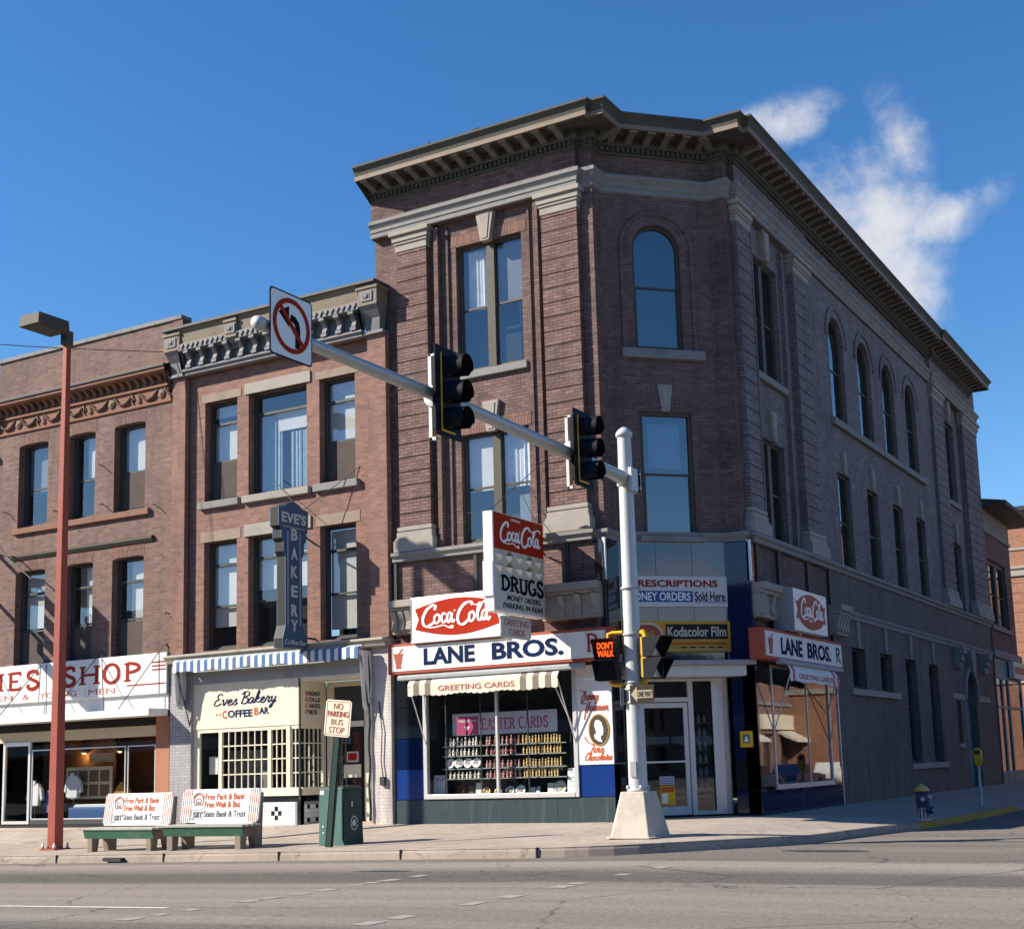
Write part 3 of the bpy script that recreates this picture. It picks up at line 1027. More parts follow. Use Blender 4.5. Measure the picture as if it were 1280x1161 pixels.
def walk_z(x, y):
    if y < 0:
        t = min(1, -y / 6.6)
        a = walk_in(x) + (kerb_z(x, -6.6) - walk_in(x)) * t
        return min(a, .04 + (kerb_side(y) - .04) * clamp((x - 2.8) / 3.1, 0, 1)) if x > 2.8 else a
    return .04 + (kerb_side(y) - .04) * clamp((x - 2.8) / 3.3, 0, 1)


mb = MB().mat('asphalt')
xs = [-400, -150, -60, -40, -25, -15, -10, -6, -3, 0, 2, 3, 4, 5, 6, 7, 8, 9, 10, 12, 15, 20, 40, 150, 400]
ys = [-400, -100, -40, -25, -18, -14, -11, -9, -8, -7, -6.6, -5, -3, -1, 1, 3, 6, 10, 20, 40, 80, 150, 600]
vs = [(x, y, road_z(x, y)) for y in ys for x in xs]
nx = len(xs)
mb.add(vs, [(j * nx + i, j * nx + i + 1, (j + 1) * nx + i + 1, (j + 1) * nx + i) for j in range(len(ys) - 1) for i in range(nx - 1)])
tag(mb.build('road'), 'grey sun-bleached asphalt road crossing in front of the shops', 'road', kind='structure')

kp = [(x, -6.6) for x in (-60, -40, -30, -20, -15, -12, -9, -6, -3, 0, 1.9)]
kp += [(1.9 + 3.7 * math.sin(R(a)), -1.6 - 5.0 * math.cos(R(a))) for a in range(6, 91, 6)]
SIDE_KERB = [(5.66, -.5), (5.74, .5), (5.82, 1.4), (5.93, 2.6), (6.04, 4.2), (6.10, 6), (6.12, 8), (6.12, 10), (6.12, 14), (6.12, 20), (6.12, 30), (6.12, 45), (6.12, 80)]
kp += SIDE_KERB
mb = MB().mat('concrete')
rows = []
for x, y in kp:
    if y <= -6.59:
        i = (x, 2.6)
    elif y < 2.5:
        i = (1.9, 2.6)
    else:
        i = (1.9, y + .1)
    row = []
    for k in range(5):
        t = k / 4
        px, py = x + (i[0] - x) * t, y + (i[1] - y) * t
        row.append((px, py, walk_z(px, py) if k else kerb_z(x, y)))
    rows.append(row)
for a, b in zip(rows[:-1], rows[1:]):
    for k in range(4):
        mb.quad(a[k], b[k], b[k + 1], a[k + 1])
tag(mb.build('sidewalk'), 'pale concrete sidewalk running round the street corner', 'sidewalk', kind='structure')


def kerb(path, mat, lift=0.0):
    m = MB().mat(mat)
    n = len(path)
    prof = [(-.17, .006), (-.03, .008), (-.005, -.012), (.008, -.05), (.03, -.40)]
    P = [Vector((x, y, 0)) for x, y in path]
    rws = []
    for i in range(n):
        d = (P[min(n - 1, i + 1)] - P[max(0, i - 1)]).normalized()
        o = Vector((d.y, -d.x, 0))
        rws.append([P[i] + o * (a + (lift if a > -.1 else 0)) + Vector((0, 0, kerb_z(P[i].x, P[i].y) + b + lift)) for a, b in prof])
    for a, b in zip(rws[:-1], rws[1:]):
        for k in range(len(prof) - 1):
            m.quad(a[k], b[k], b[k + 1], a[k + 1])
    m.add(rws[0], [tuple(range(len(prof) - 1, -1, -1))])
    m.add(rws[-1], [tuple(range(len(prof)))])
    return m


m = kerb(kp, 'kerb_concrete')
m.mat('dark_metal')
for x in (-28, -24.6, -21.6, -18.4, -15.2, -11.9, -9.2, -6.2, -3.3, -.55, 2.2):     # open joints between the kerb stones
    m.box(x - .008, x + .008, -6.63, -6.45, kerb_z(x, -6.6) - .17, kerb_z(x, -6.6) + .0095)
tag(m.build('kerb'), 'concrete kerb edging the sidewalk', 'kerb', kind='structure')
tag(kerb([(5.98, 3.4)] + SIDE_KERB[4:9], 'yellow_kerb', .004).build('painted_kerb'),
    'worn yellow paint on the side street kerb beyond the hydrant', 'painted kerb', kind='structure')

mb = MB().mat('lane_paint')


def paint(mb, x0, x1, y0, y1):
    mb.quad((x0, y0, road_z(x0, y0) + .005), (x1, y0, road_z(x1, y0) + .005), (x1, y1, road_z(x1, y1) + .005), (x0, y1, road_z(x0, y1) + .005))


paint(mb, -9, 1.7, -14.56, -14.44)
paint(mb, -30, -22, -14.56, -14.44)
tag(mb.build('lane_line'), 'faded white lane line on the road', 'lane line', kind='structure')
mb = MB().mat('lane_worn')
for x, yl in ((2.25, (-15.6, -15.16, -14.66, -13.67, -13.29, -12.78, -12.24, -11.56, -11.2, -10.82, -10.1)),
              (5.42, (-16.3, -15.56, -15.02, -13.69, -12.91, -11.68, -11.25, -9.93, -8.73))):
    for y in yl:
        hl = random.uniform(.10, .20)
        paint(mb, x - .11 + random.uniform(-.03, .02), x + .10 + random.uniform(-.03, .03), y - hl, y + hl)
tag(mb.build('crossing_line'), 'worn white dashes of a pedestrian crossing', 'crossing', kind='structure')
mb = MB().mat('roof_tar')
for cx, cy, rx, ry in ((6.6, -5.2, .75, .28), (8.6, -2.0, .9, .35), (1.0, -9.2, .6, .16), (-6.5, -12.6, .8, .22)):
    ring = [(cx + rx * math.cos(2 * PI * k / 16) * random.uniform(.75, 1.1), cy + ry * math.sin(2 * PI * k / 16) * random.uniform(.7, 1.15)) for k in range(16)]
    mb.add([(x, y, road_z(x, y) + .004) for x, y in ring], [tuple(range(16))])
tag(mb.build('road_patch'), 'dark tar patches in the worn road surface', 'road patch', kind='structure')
mb = MB().mat('dark_metal')
mb.box(-7.75, -7.25, -6.72, -6.6, road_z(-7.5, -6.6) + .03, road_z(-7.5, -6.6) + .10)
tag(mb.build('kerb_drain'), 'narrow dark drain slot in the kerb before the right bench', 'drain')


# ------------------------------------------------------------------ windows
def sash_window(parent, M, u0, u1, z0, z1, v, mat='frame_paint', bays=1, mid=.5, glassm='glass', sill=None, blinds=None,
                frame=.07, arch=0.0, transom=None, mull=.16, back='interior_dark', backd=.5, head=None, rail=.05):
    """one window as a part: its frame, with sash rails, panes, blinds and sill as sub-parts"""
    f = MB().mat(mat)
    d = .10
    zc = z1 - arch
    f.box(u0, u0 + frame, v - .04, v + d, z0, zc)
    f.box(u1 - frame, u1, v - .04, v + d, z0, zc)
    f.box(u0 + frame, u1 - frame, v - .04, v + d, z0, z0 + frame)
    if arch:
        r = (u1 - u0) / 2
        c = u0 + r
        n = 14
        o = [(c - r * math.cos(PI * k / n), zc + arch * math.sin(PI * k / n)) for k in range(n + 1)]
        q = [(c - (r - frame) * math.cos(PI * k / n), zc + (arch - frame) * math.sin(PI * k / n)) for k in range(n + 1)]
        for k in range(n):
            f.prism([o[k], q[k], q[k + 1], o[k + 1]], v - .04, v + d)
    else:
        f.box(u0 + frame, u1 - frame, v - .04, v + d, z1 - frame, z1)
    w = (u1 - u0 - 2 * frame - (bays - 1) * mull) / bays
    lights = []
    for k in range(bays):
        a = u0 + frame + k * (w + mull)
        if k:
            f.box(a - mull, a, v - .07, v + d, z0 + frame, z1 - frame)
        lights.append((a, a + w))
    obj = f.build('window', parent, M, bevel=.006)
    zb, zt = z0 + frame, z1 - frame
    zm = zb + (zt - zb) * mid
    sash = MB().mat(mat)
    g = MB().mat(glassm)
    tz = None
    if transom:
        tz = zb + (zt - zb) * transom
        zm = zb + (tz - zb) * mid
    for a, b in lights:
        sash.cut()
        if mid:
            sash.box(a, b, v - .005, v + .05, zm - rail / 2, zm + rail / 2)
        if tz:
            sash.box(a, b, v - .03, v + .06, tz - .035, tz + .035)
        for p in (a, b - .035):
            sash.box(p, p + .035, v + .002, v + .05, zb, (zc if arch else zt) if not mid else (zm - rail / 2))
        sash.box(a + .035, b - .035, v + .003, v + .05, zb, zb + .05)
    if sash.v:
        sash.cuts = [c for c in sash.cuts if c != (0, 0)]
        sash.build_each('sash', obj, M)
    for a, b in lights:
        if arch:
            r = (b - a) / 2
            n = 14
            poly = [(a, zb), (b, zb)] + [(a + r + r * math.cos(PI * k / n), zc + (arch - frame) * math.sin(PI * k / n)) for k in range(n + 1)]
            g.prism(poly, v + .020, v + .026).cut()
        else:
            g.box(a, b, v + .020, v + .026, zb, zt).cut()
    g.build_each('pane', obj, M)
    if blinds:
        for (k, za, zb_, mname, *rest) in blinds:
            a, b = lights[k]
            ua, ub = (rest + [0, 1])[:2] if rest else (0, 1)
            bm = MB().mat(mname)
            p, q = a + (b - a) * ua, a + (b - a) * ub
            h0, h1 = z0 + (z1 - z0) * za, z0 + (z1 - z0) * zb_
            if mname == 'screen':
                bm.box(p, q, v - .012, v - .006, h0, h1)
                bm.build('screen', obj, M)
            elif mname.startswith('curtain'):
                n = 18
                pts = [(p + (q - p) * i / n, v + .13 + .018 * math.sin(i * 2.3) + .008 * math.sin(i * 5.1)) for i in range(n + 1)]
                for i in range(n):
                    bm.add([(*pts[i], h0), (*pts[i + 1], h0), (*pts[i + 1], h1), (*pts[i], h1)], [(0, 1, 2, 3)], smooth=True)
                bm.build('curtain', obj, M)
            else:
                bm.box(p, q, v + .11, v + .118, h0, h1)
                bm.build('blind', obj, M)
    if back:
        bk = MB().mat(back)
        bk.box(u0, u1, v + backd, v + backd + .02, z0, z1)
        bk.build('dark_room', obj, M)
    if sill:
        a, b, c, e, dd, mm = sill
        s_ = MB().mat(mm)
        s_.box(a, b, dd, v - .02, c, e)
        s_.build('sill', obj, M, bevel=.012)
    return obj


def keystone(mb, c, z0, z1, v, w0, w1, d=.07):
    mb.prism([(c - w0 / 2, z0), (c + w0 / 2, z0), (c + w1 / 2, z1), (c - w1 / 2, z1)], v - d, v + .02)
    mb.prism([(c - w0 * .28, z0 + .05), (c + w0 * .28, z0 + .05), (c + w1 * .30, z1 - .06), (c - w1 * .30, z1 - .06)], v - d - .018, v - d)


def rusticated(mb, u0, u1, v, z0, z1, depth, step=.345, groove=.028):
    """brick pier cut by sunk courses"""
    z = z0
    mb.box(u0 + .012, u1 - .012, v + .028, v + depth, z0, z1)
    while z < z1 - .05:
        t = min(z + step - groove, z1)
        mb.box(u0, u1, v, v + depth - .004, z, t)
        z += step


# ------------------------------------------------------------------ the corner building
CB = thing('corner_building', fr(0, 0, 0), 'dark brick three-storey corner building with heavy bracketed cornice and drugstore below', 'building')
FM, FC, FS = fr(0, 0), fr(.34, .61, 0, 45), fr(2.84, 0, 0, 90)
CU = 1.88 * 2 ** .5          # width of the cut-off corner
LZ, TZ = 6.42, 16.1

# upper walls
w = MB().mat('corner_brick')
w.wall(-5.85, -5.1, 6.2, 14.6, .15)
w.wall(-4.2, -.95, LZ, 14.53, .20, [(-3.46, -1.61, 10.66, 13.87), (-3.42, -1.55, 6.5, 9.13)], .30)
w.quad((-4.2, 0, 14.53), (-4.2, .2, 14.53), (-.95, .2, 14.53), (-.95, 0, 14.53))
w.wall(-5.85, 0, 14.53, TZ, 0)
w.quad((-5.85, 0, 14.53), (-5.85, .15, 14.53), (-5.1, .15, 14.53), (-5.1, 0, 14.53))
w.quad((-5.85, 12, 6.2), (-5.85, .15, 6.2), (-5.85, .15, TZ), (-5.85, 12, TZ))
w.wall(0, .34, 6.2, TZ, .15)
w.quad((-.01, 0, 14.5), (-.01, .15, 14.5), (-.01, .15, TZ), (-.01, 0, TZ))
w.quad((.34, .15, 6.2), (.34, .61, 6.2), (.34, .61, TZ), (.34, .15, TZ))
w.wall(2.22, 2.69, 6.2, TZ, 2.49)
w.quad((2.69, 2.49, 6.2), (2.69, 2.82, 6.2), (2.69, 2.82, TZ), (2.69, 2.49, TZ))
w.quad((2.69, 2.83, 14.5), (2.84, 2.83, 14.5), (2.84, 2.83, TZ), (2.69, 2.83, TZ))
# raised edge bands that frame the window bay
w.box(-4.02, -3.90, .06, .22, LZ, 14.45)
w.box(-1.20, -1.08, .06, .22, LZ, 14.45)
w.box(-3.72, -3.66, .15, .22, LZ, 14.40)
w.box(-1.42, -1.36, .15, .22, LZ, 14.40)
w.build('wall', CB, FM)

w = MB().mat('corner_shade_brick')
AC = 1.32
w.wall(0, CU, 6.2, TZ, 0, [(.72, 1.92, 10.75, 13.82, .60), (.73, 2.02, 6.33, 9.27)], .22)
w.build('corner_wall', CB, FC)

w = MB().mat('side_shade_brick')
arch_c = (10.66, 13.49, 16.25, 19.10)
low_w = ((10.0, 11.24), (12.91, 14.13), (15.83, 17.09), (18.8, 20.02))
holes = [(c - .72, c + .72, 10.67, 13.80, .72) for c in arch_c] + [(a, b, 6.42, 9.16) for a, b in low_w]
w.wall(8.2, 22.0, 6.2, TZ, .05, holes, .30)
w.wall(3.7, 6.95, 6.2, 14.53, .20, [(4.17, 6.10, 10.66, 13.75), (4.18, 5.95, 6.5, 9.05)], .30)
w.wall(23.75, 26.95, 6.2, 14.53, .15, [(23.95, 26.2, 10.66, 13.78), (24.2, 26.1, 6.5, 9.1)], .30)
w.wall(2.82, 8.2, 14.53, TZ, 0)
w.quad((3.7, 0, 14.53), (6.95, 0, 14.53), (6.95, .2, 14.53), (3.7, .2, 14.53))
w.wall(22.0, 29.6, 14.53, TZ, -.07)
w.quad((23.75, -.07, 14.53), (26.95, -.07, 14.53), (26.95, .15, 14.53), (23.75, .15, 14.53))
w.quad((21.99, .05, 14.5), (21.99, -.07, 14.5), (21.99, -.07, TZ), (21.99, .05, TZ))
w.quad((29.6, -.07, 0), (29.6, 3, 0), (29.6, 3, TZ), (29.6, -.07, TZ))
w.box(3.98, 4.08, .08, .22, LZ, 14.4)
w.box(6.28, 6.38, .08, .22, LZ, 14.4)
w.build('side_wall', CB, FS)



def pier_stone(mb, a, b, v):
    for z0, z1, d in ((14.02, 14.2, .02), (14.2, 14.27, .05), (14.27, 14.42, .08), (14.42, 14.53, .14)):
        mb.box(a - d, b + d, v - d, v + .2, z0, z1)
    mb.cut()
    for z0, z1, d in ((6.44, 6.72, .12), (6.72, 6.78, .09), (6.78, 6.92, .06), (6.92, 6.95, .03), (6.95, 7.05, .05)):
        mb.box(a - d, b + d, v - d, v + .2, z0, z1)


for a, b, v, d, F in ((-5.1, -4.2, 0, .24, FM), (-.95, 0, 0, .24, FM), (2.82, 3.7, 0, .24, FS), (6.95, 8.2, 0, .24, FS), (22.0, 23.75, -.07, .28, FS), (26.95, 29.6, -.07, .28, FS)):
    p = MB().mat('pilaster_brick' if F is FM else 'side_shade_brick')
    rusticated(p, a, b, v, 7.05, 14.05, d)
    pl = p.build('pilaster', CB, F)
    m = MB().mat('pale_stone')
    pier_stone(m, a, b, v)
    cp, bs = m.build_each('pier_cap', pl, F, bevel=.012)
    bs.name = 'pier_base'

# plan line of the fronts
PLAN = [(-5.85, 0), (0, 0), (0, .15), (.34, .15), (.34, .61), (2.22, 2.49), (2.69, 2.49), (2.69, 2.82), (2.84, 2.82),
        (2.84, 22.0), (2.91, 22.0), (2.91, 29.6), (1.5, 29.6)]
m = MB().mat('stone')
m.sweep([(.0, 14.53), (.035, 14.55), (.035, 14.66), (.06, 14.68), (.06, 14.76), (.10, 14.82), (.14, 14.86), (.14, 14.95), (.0, 14.99)], PLAN)
m.build('string_course', CB, ID)
m = MB().mat('stone')
LPLAN = [(-5.3, 0), (.05, 0), (.05, .15), (.34, .15), (.34, .61), (2.22, 2.49), (2.69, 2.49), (2.69, 2.79), (2.84, 2.79), (2.84, 29.6)]
m.sweep([(0, 6.20), (.06, 6.22), (.06, 6.30), (.13, 6.35), (.13, 6.43), (-.2, 6.45)], LPLAN)
m.build('ledge', CB, ID)

# cornice: bed mould with dentils, brackets, fascia and gutter
CP = [(-5.85, 0), (-.02, 0), (-.02, .15), (.34, .15), (.34, .61), (2.22, 2.49), (2.69, 2.49), (2.69, 2.82), (2.84, 2.82),
      (2.84, 22.0), (2.93, 22.0), (2.93, 28.6), (.5, 28.6)]
m = MB().mat('cornice_paint')
m.sweep([(.0, 15.46), (.05, 15.48), (.05, 15.53), (.035, 15.535), (.035, 15.66), (.12, 15.665), (.15, 15.70), (.15, 15.90), (.64, 15.905), (.64, 15.84)], CP)
m.mat('cornice_light')
m.sweep([(.64, 15.84), (.69, 15.84), (.69, 15.945), (.675, 15.95)], CP)
m.mat('cornice_paint')
m.sweep([(.675, 15.95), (.68, 15.99), (.70, 16.06), (.75, 16.12), (.79, 16.15), (.79, 16.20), (.75, 16.212), (-1.2, 16.30)], CP)
segs = []
for (a, b) in zip(CP[:-1], CP[1:]):
    L = math.hypot(b[0] - a[0], b[1] - a[1])
    if L > .3:
        segs.append((a, b, L))
for a, b, L in segs:
    A = fr(a[0], a[1], 0, math.degrees(math.atan2(b[1] - a[1], b[0] - a[0])))
    n = max(2, int(L / .125))
    for k in range(n):
        c = (k + .5) * L / n
        m.box(c - .036, c + .036, -.095, -.03, 15.545, 15.655, M=A)
cor = m.build('cornice', CB, ID)
bm = MB().mat('bracket_paint')
prof = [(-.14, 15.90), (-.60, 15.90), (-.62, 15.84), (-.58, 15.79), (-.46, 15.775), (-.36, 15.76), (-.28, 15.73), (-.20, 15.705), (-.14, 15.70)]
bm.prism(prof, -.08, .08, axis='u')
bm.mat('cornice_light')
bm.box(-.10, .10, -.64, -.60, 15.79, 15.90)
first = None
for a, b, L in segs:
    ang = math.degrees(math.atan2(b[1] - a[1], b[0] - a[0]))
    if L < .5:
        cs = [L / 2] if (a[0] < 1 or a[0] > 2.1) and L > .44 else []
    else:
        n = max(1, round(L / .46))
        cs = [(k + .5) * L / n for k in range(n)]
    for c in cs:
        X = a[0] + (b[0] - a[0]) * c / L
        Y = a[1] + (b[1] - a[1]) * c / L
        Mx = fr(X, Y, 0, ang)
        if first is None:
            first = bm.build('bracket', cor, Mx)
        else:
            place(first.copy(), cor, Mx)
m = MB().mat('roof_tar')
m.prism([(-5.8, .1), (.3, .2), (2.6, 2.6), (2.7, 29.4), (-5.8, 29.4)], 16.0, 16.2, axis='z')
m.box(-5.8, -5.5, 0.2, 29, 0, 16.0)
m.box(-5.8, 2.6, 29.0, 29.4, 0, 16.0)
m.build('roof', CB, ID)

# windows of the main front
sash_window(CB, FM, -3.46, -1.61, 10.66, 13.87, .36, bays=2, mid=.5, mull=.22, sill=(-3.55, -1.50, 10.48, 10.66, .10, 'stone'),
            blinds=[(0, .50, .97, 'curtain', .15, 1), (1, .50, .97, 'blind_grey')], glassm='glass')
sash_window(CB, FM, -3.42, -1.55, 6.50, 9.13, .36, bays=2, mid=.5, mull=.22,
            blinds=[(0, .48, .97, 'blind'), (1, .48, .97, 'curtain'), (1, .02, .40, 'blind_grey', .5, 1)])
m = MB().mat('pale_stone')
keystone(m, -2.53, 13.80, 14.53, .20, .24, .50, .16)
m.cut()
keystone(m, -2.53, 9.10, 9.84, .20, .24, .46, .10)
m.build_each('keystone', CB, FM, bevel=.008)
m = MB().mat('soldier_brick')
m.box(-3.60, -2.68, .188, .21, 13.87, 14.16)
m.box(-2.38, -1.47, .188, .21, 13.87, 14.16)
m.cut()
m.box(-3.60, -2.68, .188, .21, 9.13, 9.45)
m.box(-2.38, -1.47, .188, .21, 9.13, 9.45)
m.build_each('brick_lintel', CB, FM)
# corner windows
sash_window(CB, FC, .72, 1.92, 10.75, 13.82, .12, arch=.60, mid=.50, glassm='glass_blue', sill=(.36, 2.41, 10.53, 10.75, -.12, 'stone'), backd=.8)
sash_window(CB, FC, .73, 2.02, 6.33, 9.27, .08, mid=.5, glassm='glass_blue', sill=(.59, 2.20, 6.21, 6.34, -.16, 'stone'), backd=.8,
            blinds=[(0, .56, .92, 'curtain_blue', .15, .85)], frame=.085)
m = MB().mat('pale_stone')
keystone(m, 1.38, 9.28, 9.92, 0, .20, .36, .05)
m.build('keystone', CB, FC, bevel=.008)
m = MB().mat('soldier_brick')
m.mat('corner_shade_brick')
n = 18
for r0, r1, d in ((.60, .84, .02), (.84, .92, .05)):
    for k in range(n):
        a0, a1 = PI * k / n, PI * (k + 1) / n
        m.prism([(AC - r0 * math.cos(a0), 13.22 + r0 * math.sin(a0)), (AC - r0 * math.cos(a1), 13.22 + r0 * math.sin(a1)),
                 (AC - r1 * math.cos(a1), 13.22 + r1 * math.sin(a1)), (AC - r1 * math.cos(a0), 13.22 + r1 * math.sin(a0))], -d, .01)
for s_ in (-1, 1):
    x0, x1 = sorted((AC + s_ * .84, AC + s_ * .92))
    m.box(x0, x1, -.05, .01, 10.78, 13.22)
m.cut()
for k in range(10):      # fanned flat arch over the lower window
    for s_ in (-1, 1):
        c = 1.38 + s_ * (.16 + k * .075)
        ln = s_ * (.05 + k * .035)
        m.prism([(c - .03, 9.29), (c + .03, 9.29), (c + .03 + ln, 9.62), (c - .03 + ln, 9.62)], -.008, .01)
m.build_each('arch_ring', CB, FC)
# side windows
sash_window(CB, FS, 4.17, 6.10, 10.66, 13.75, .36, bays=2, mull=.22, sill=(4.05, 6.25, 10.48, 10.66, .08, 'stone'), glassm='glass_blue')
sash_window(CB, FS, 4.18, 5.95, 6.50, 9.05, .36, bays=2, mull=.22, glassm='glass_blue')
for c in arch_c:
    sash_window(CB, FS, c - .72, c + .72, 10.67, 13.80, .20, arch=.72, glassm='glass_blue')
for a, b in low_w:
    sash_window(CB, FS, a, b, 6.44, 9.16, .20, glassm='glass_blue')
sash_window(CB, FS, 23.95, 26.2, 10.66, 13.78, .34, bays=2, mull=.2, sill=(23.9, 26.3, 10.48, 10.66, .04, 'stone'), glassm='glass_blue')
sash_window(CB, FS, 24.2, 26.1, 6.5, 9.1, .34, bays=2, mull=.2, glassm='glass_blue')
m = MB().mat('stone')
m.box(9.7, 20.35, -.08, .15, 10.47, 10.67)
m.build('sill_band', CB, FS, bevel=.012)
m = MB().mat('pale_stone')
for c in [(a + b) / 2 for a, b in low_w]:
    keystone(m, c, 9.16, 9.80, .05, .20, .36)
    m.cut()
keystone(m, 5.12, 13.75, 14.53, .20, .22, .46, .14)
m.cut()
keystone(m, 5.06, 9.05, 9.80, .20, .22, .42, .10)
m.cut()
keystone(m, 25.1, 13.78, 14.53, .15, .22, .46, .14)
m.cut()
keystone(m, 25.15, 9.1, 9.8, .15, .22, .42, .10)
m.build_each('keystone', CB, FS)
m = MB().mat('side_shade_brick')
for c in arch_c:
    for r0, r1, d in ((.72, .94, -.035), (.94, 1.02, .0)):
        for k in range(n):
            a0, a1 = PI * k / n, PI * (k + 1) / n
            m.prism([(c - r0 * math.cos(a0), 13.08 + r0 * math.sin(a0)), (c - r0 * math.cos(a1), 13.08 + r0 * math.sin(a1)),
                     (c - r1 * math.cos(a1), 13.08 + r1 * math.sin(a1)), (c - r1 * math.cos(a0), 13.08 + r1 * math.sin(a0))], -d, .06)
    m.cut()
m.build_each('arch_ring', CB, FS)

# side street ground storey: painted brick with slit windows, an arched doorway and stone trim
w = MB().mat('painted_brick')
gh = [(10.08, 11.41, 3.10, 4.24), (12.94, 14.27, 3.10, 4.24), (15.84, 17.17, 1.00, 4.22), (18.81, 20.11, 1.00, 4.22),
      (22.6, 23.2, 1.6, 3.1), (24.0, 26.0, .02, 4.20, 1.0)]
w.wall(8.45, 29.6, -.3, 6.2, 0, gh, .35)
w.build('painted_wall', CB, FS)
m = MB().mat('stone')
m.sweep([(0, 4.98), (.05, 5.0), (.05, 5.10), (.09, 5.14), (.09, 5.21), (0, 5.23)], [(2.84, 9.2), (2.84, 29.4)])
m.build('stone_trim', CB, ID)
m = MB().mat('pale_stone')
for q in ((9.75, 14.75, -.09, .1, 2.92, 3.10), (15.6, 20.4, -.09, .1, .82, 1.00), (22.5, 23.3, -.06, .1, 1.45, 1.6)):
    m.box(*q).cut()
m.build_each('sill', CB, FS, bevel=.01)
m = MB().mat('pale_stone')
for q in ((21.9, 23.95, -.05, .1, 3.15, 3.35), (26.05, 28.2, -.05, .1, 3.15, 3.35)):
    m.box(*q).cut()
m.build_each('door_band', CB, FS, bevel=.01)
m = MB().mat('stone')
for c in (10.75, 13.6, 16.5, 19.46):
    m.prism([(c - .12, 4.24), (c + .12, 4.24), (c + .16, 4.98), (c - .16, 4.98)], -.05, .01).cut()
m.build_each('keystone', CB, FS, bevel=.01)
for a, b, c, d in gh[:5]:
    sash_window(CB, FS, a, b, c, d, .22, mat='frame_dark', mid=.55 if d - c > 2 else 0, glassm='glass_blue', frame=.06)
m = MB().mat('teal_wood')
m.box(24.1, 25.9, .26, .31, .05, 3.15)
for u in (24.12, 24.95, 25.78):
    m.box(u, u + .1, .23, .26, .05, 3.1)
m.mat('frame_dark')
m.box(24.0, 26.0, .24, .30, 3.15, 3.28)
d = m.build('side_door', CB, FS)
m = MB().mat('glass_blue')
m.prism([(24.0, 3.28)] + [(25 - 1.0 * math.cos(PI * k / 12), 3.28 + .9 * math.sin(PI * k / 12)) for k in range(13)][::-1], .28, .29)
m.build('fanlight', d, FS)
m = MB().mat('stone')
for k in range(14):
    a0, a1 = PI * k / 14, PI * (k + 1) / 14
    m.prism([(25 - 1.0 * math.cos(a0), 3.22 + 1.0 * math.sin(a0)), (25 - 1.0 * math.cos(a1), 3.22 + 1.0 * math.sin(a1)),
             (25 - 1.22 * math.cos(a1), 3.22 + 1.22 * math.sin(a1)), (25 - 1.22 * math.cos(a0), 3.22 + 1.22 * math.sin(a0))], -.10, .02)
m.prism([(24.8, 4.2), (25.2, 4.2), (25.4, 5.0), (24.6, 5.0)], -.22, .01)
m.build('door_surround', CB, FS, bevel=.015)
for c in (22.9, 27.3):
    m = MB().mat('stone')
    for z0, z1, dd in ((4.25, 4.5, .18), (4.5, 4.75, .28), (4.75, 5.0, .38)):
        m.box(c - .3, c + .3, -dd, .01, z0, z1)
    m.build('corbel', CB, FS, bevel=.015)

# band of brick panels in metal frames above the shop front, with stone capitals at its ends
w = MB().mat('corner_brick')
w.wall(-5.3, .43, 4.15, 6.2, .06)
w.mat('dark_metal')
for u in (-5.3, -3.02, -.60, .33):
    w.box(u, u + .09, -.02, .07, 5.25, 6.2)
w.box(-5.3, .43, -.035, .065, 5.20, 5.28)
w.mat('aluminium')
w.box(.36, .43, -.05, .05, 5.28, 6.22)
w.build('panel_band', CB, FM)
w = MB().mat('corner_brick')
w.wall(2.41, 8.5, 3.4, 6.2, .06)
w.mat('dark_metal')
for u in (2.9, 4.4, 6.6, 8.4):
    w.box(u, u + .09, -.02, .07, 5.25, 6.2)
w.mat('aluminium')
w.box(2.41, 2.47, -.05, .05, 5.28, 6.22)
w.build('panel_band', CB, FS)


def capital(mb, a, b, F):
    for z0, z1, d in ((5.08, 5.25, .34), (5.0, 5.08, .26), (4.45, 5.0, .16)):
        mb.box(a, b, -d, .05, z0, z1, M=F)
    n_ = 3
    for k in range(n_ + 1):
        c = a + .09 + (b - a - .18) * k / n_
        mb.prism([(.0, 4.42), (-.24, 4.55), (-.20, 4.75), (-.30, 4.98), (0, 5.0)], c - .075, c + .075, axis='u', M=F)


for a, b, F in ((-1.14, .30, FM), (-5.25, -4.45, FM), (2.5, 4.75, FS), (8.3, 9.3, FS)):
    m = MB().mat('pale_stone')
    capital(m, a, b, ID)
    m.build('stone_capital', CB, F, bevel=.012)

# drugstore front on the main street
m = MB().mat('base_panel')
m.box(-5.3, .43, -.02, .30, -.3, .56)
m.mat('frame_dark')
m.box(-4.47, -.45, -.03, .3, .545, .575)
for u in (-3.1, -1.0):
    m.box(u, u + .01, -.024, 0, -.2, .545)
m.build('stall_riser', CB, FM)
m = MB().mat('tile_cobalt')
m.box(-.42, .43, -.01, .3, .575, 1.25).cut()
m.box(-5.3, -4.5, -.01, .3, .575, 1.27)
m.mat('tile_night')
m.box(-5.3, -4.5, -.012, .3, 1.285, 1.98)
m.mat('tile_black')
m.box(-5.3, -4.5, -.01, .3, 1.995, 2.70)
m.box(-5.3, -4.5, -.012, .3, 2.715, 3.6).cut()
m.box(-5.3, .43, .0, .3, 3.42, 4.2)
m.build_each('glazed_tile', CB, FM)
m = MB().mat('aluminium')
for a, b in ((-4.50, -4.40), (-.52, -.42)):
    m.box(a, b, -.05, .08, .575, 3.42)
m.box(-4.40, -.52, -.06, .10, .575, .68)
m.box(-2.53, -2.47, -.03, .06, .68, 3.34)
m.box(-4.40, -.52, -.03, .08, 3.34, 3.42)
m.mat('frame_dark')
for u in (-3.95, -3.0, -1.75):
    m.box(u, u + .03, .06, .09, .68, 3.34)
sf = m.build('display_window', CB, FM, bevel=.006)
m = MB().mat('shop_glass')
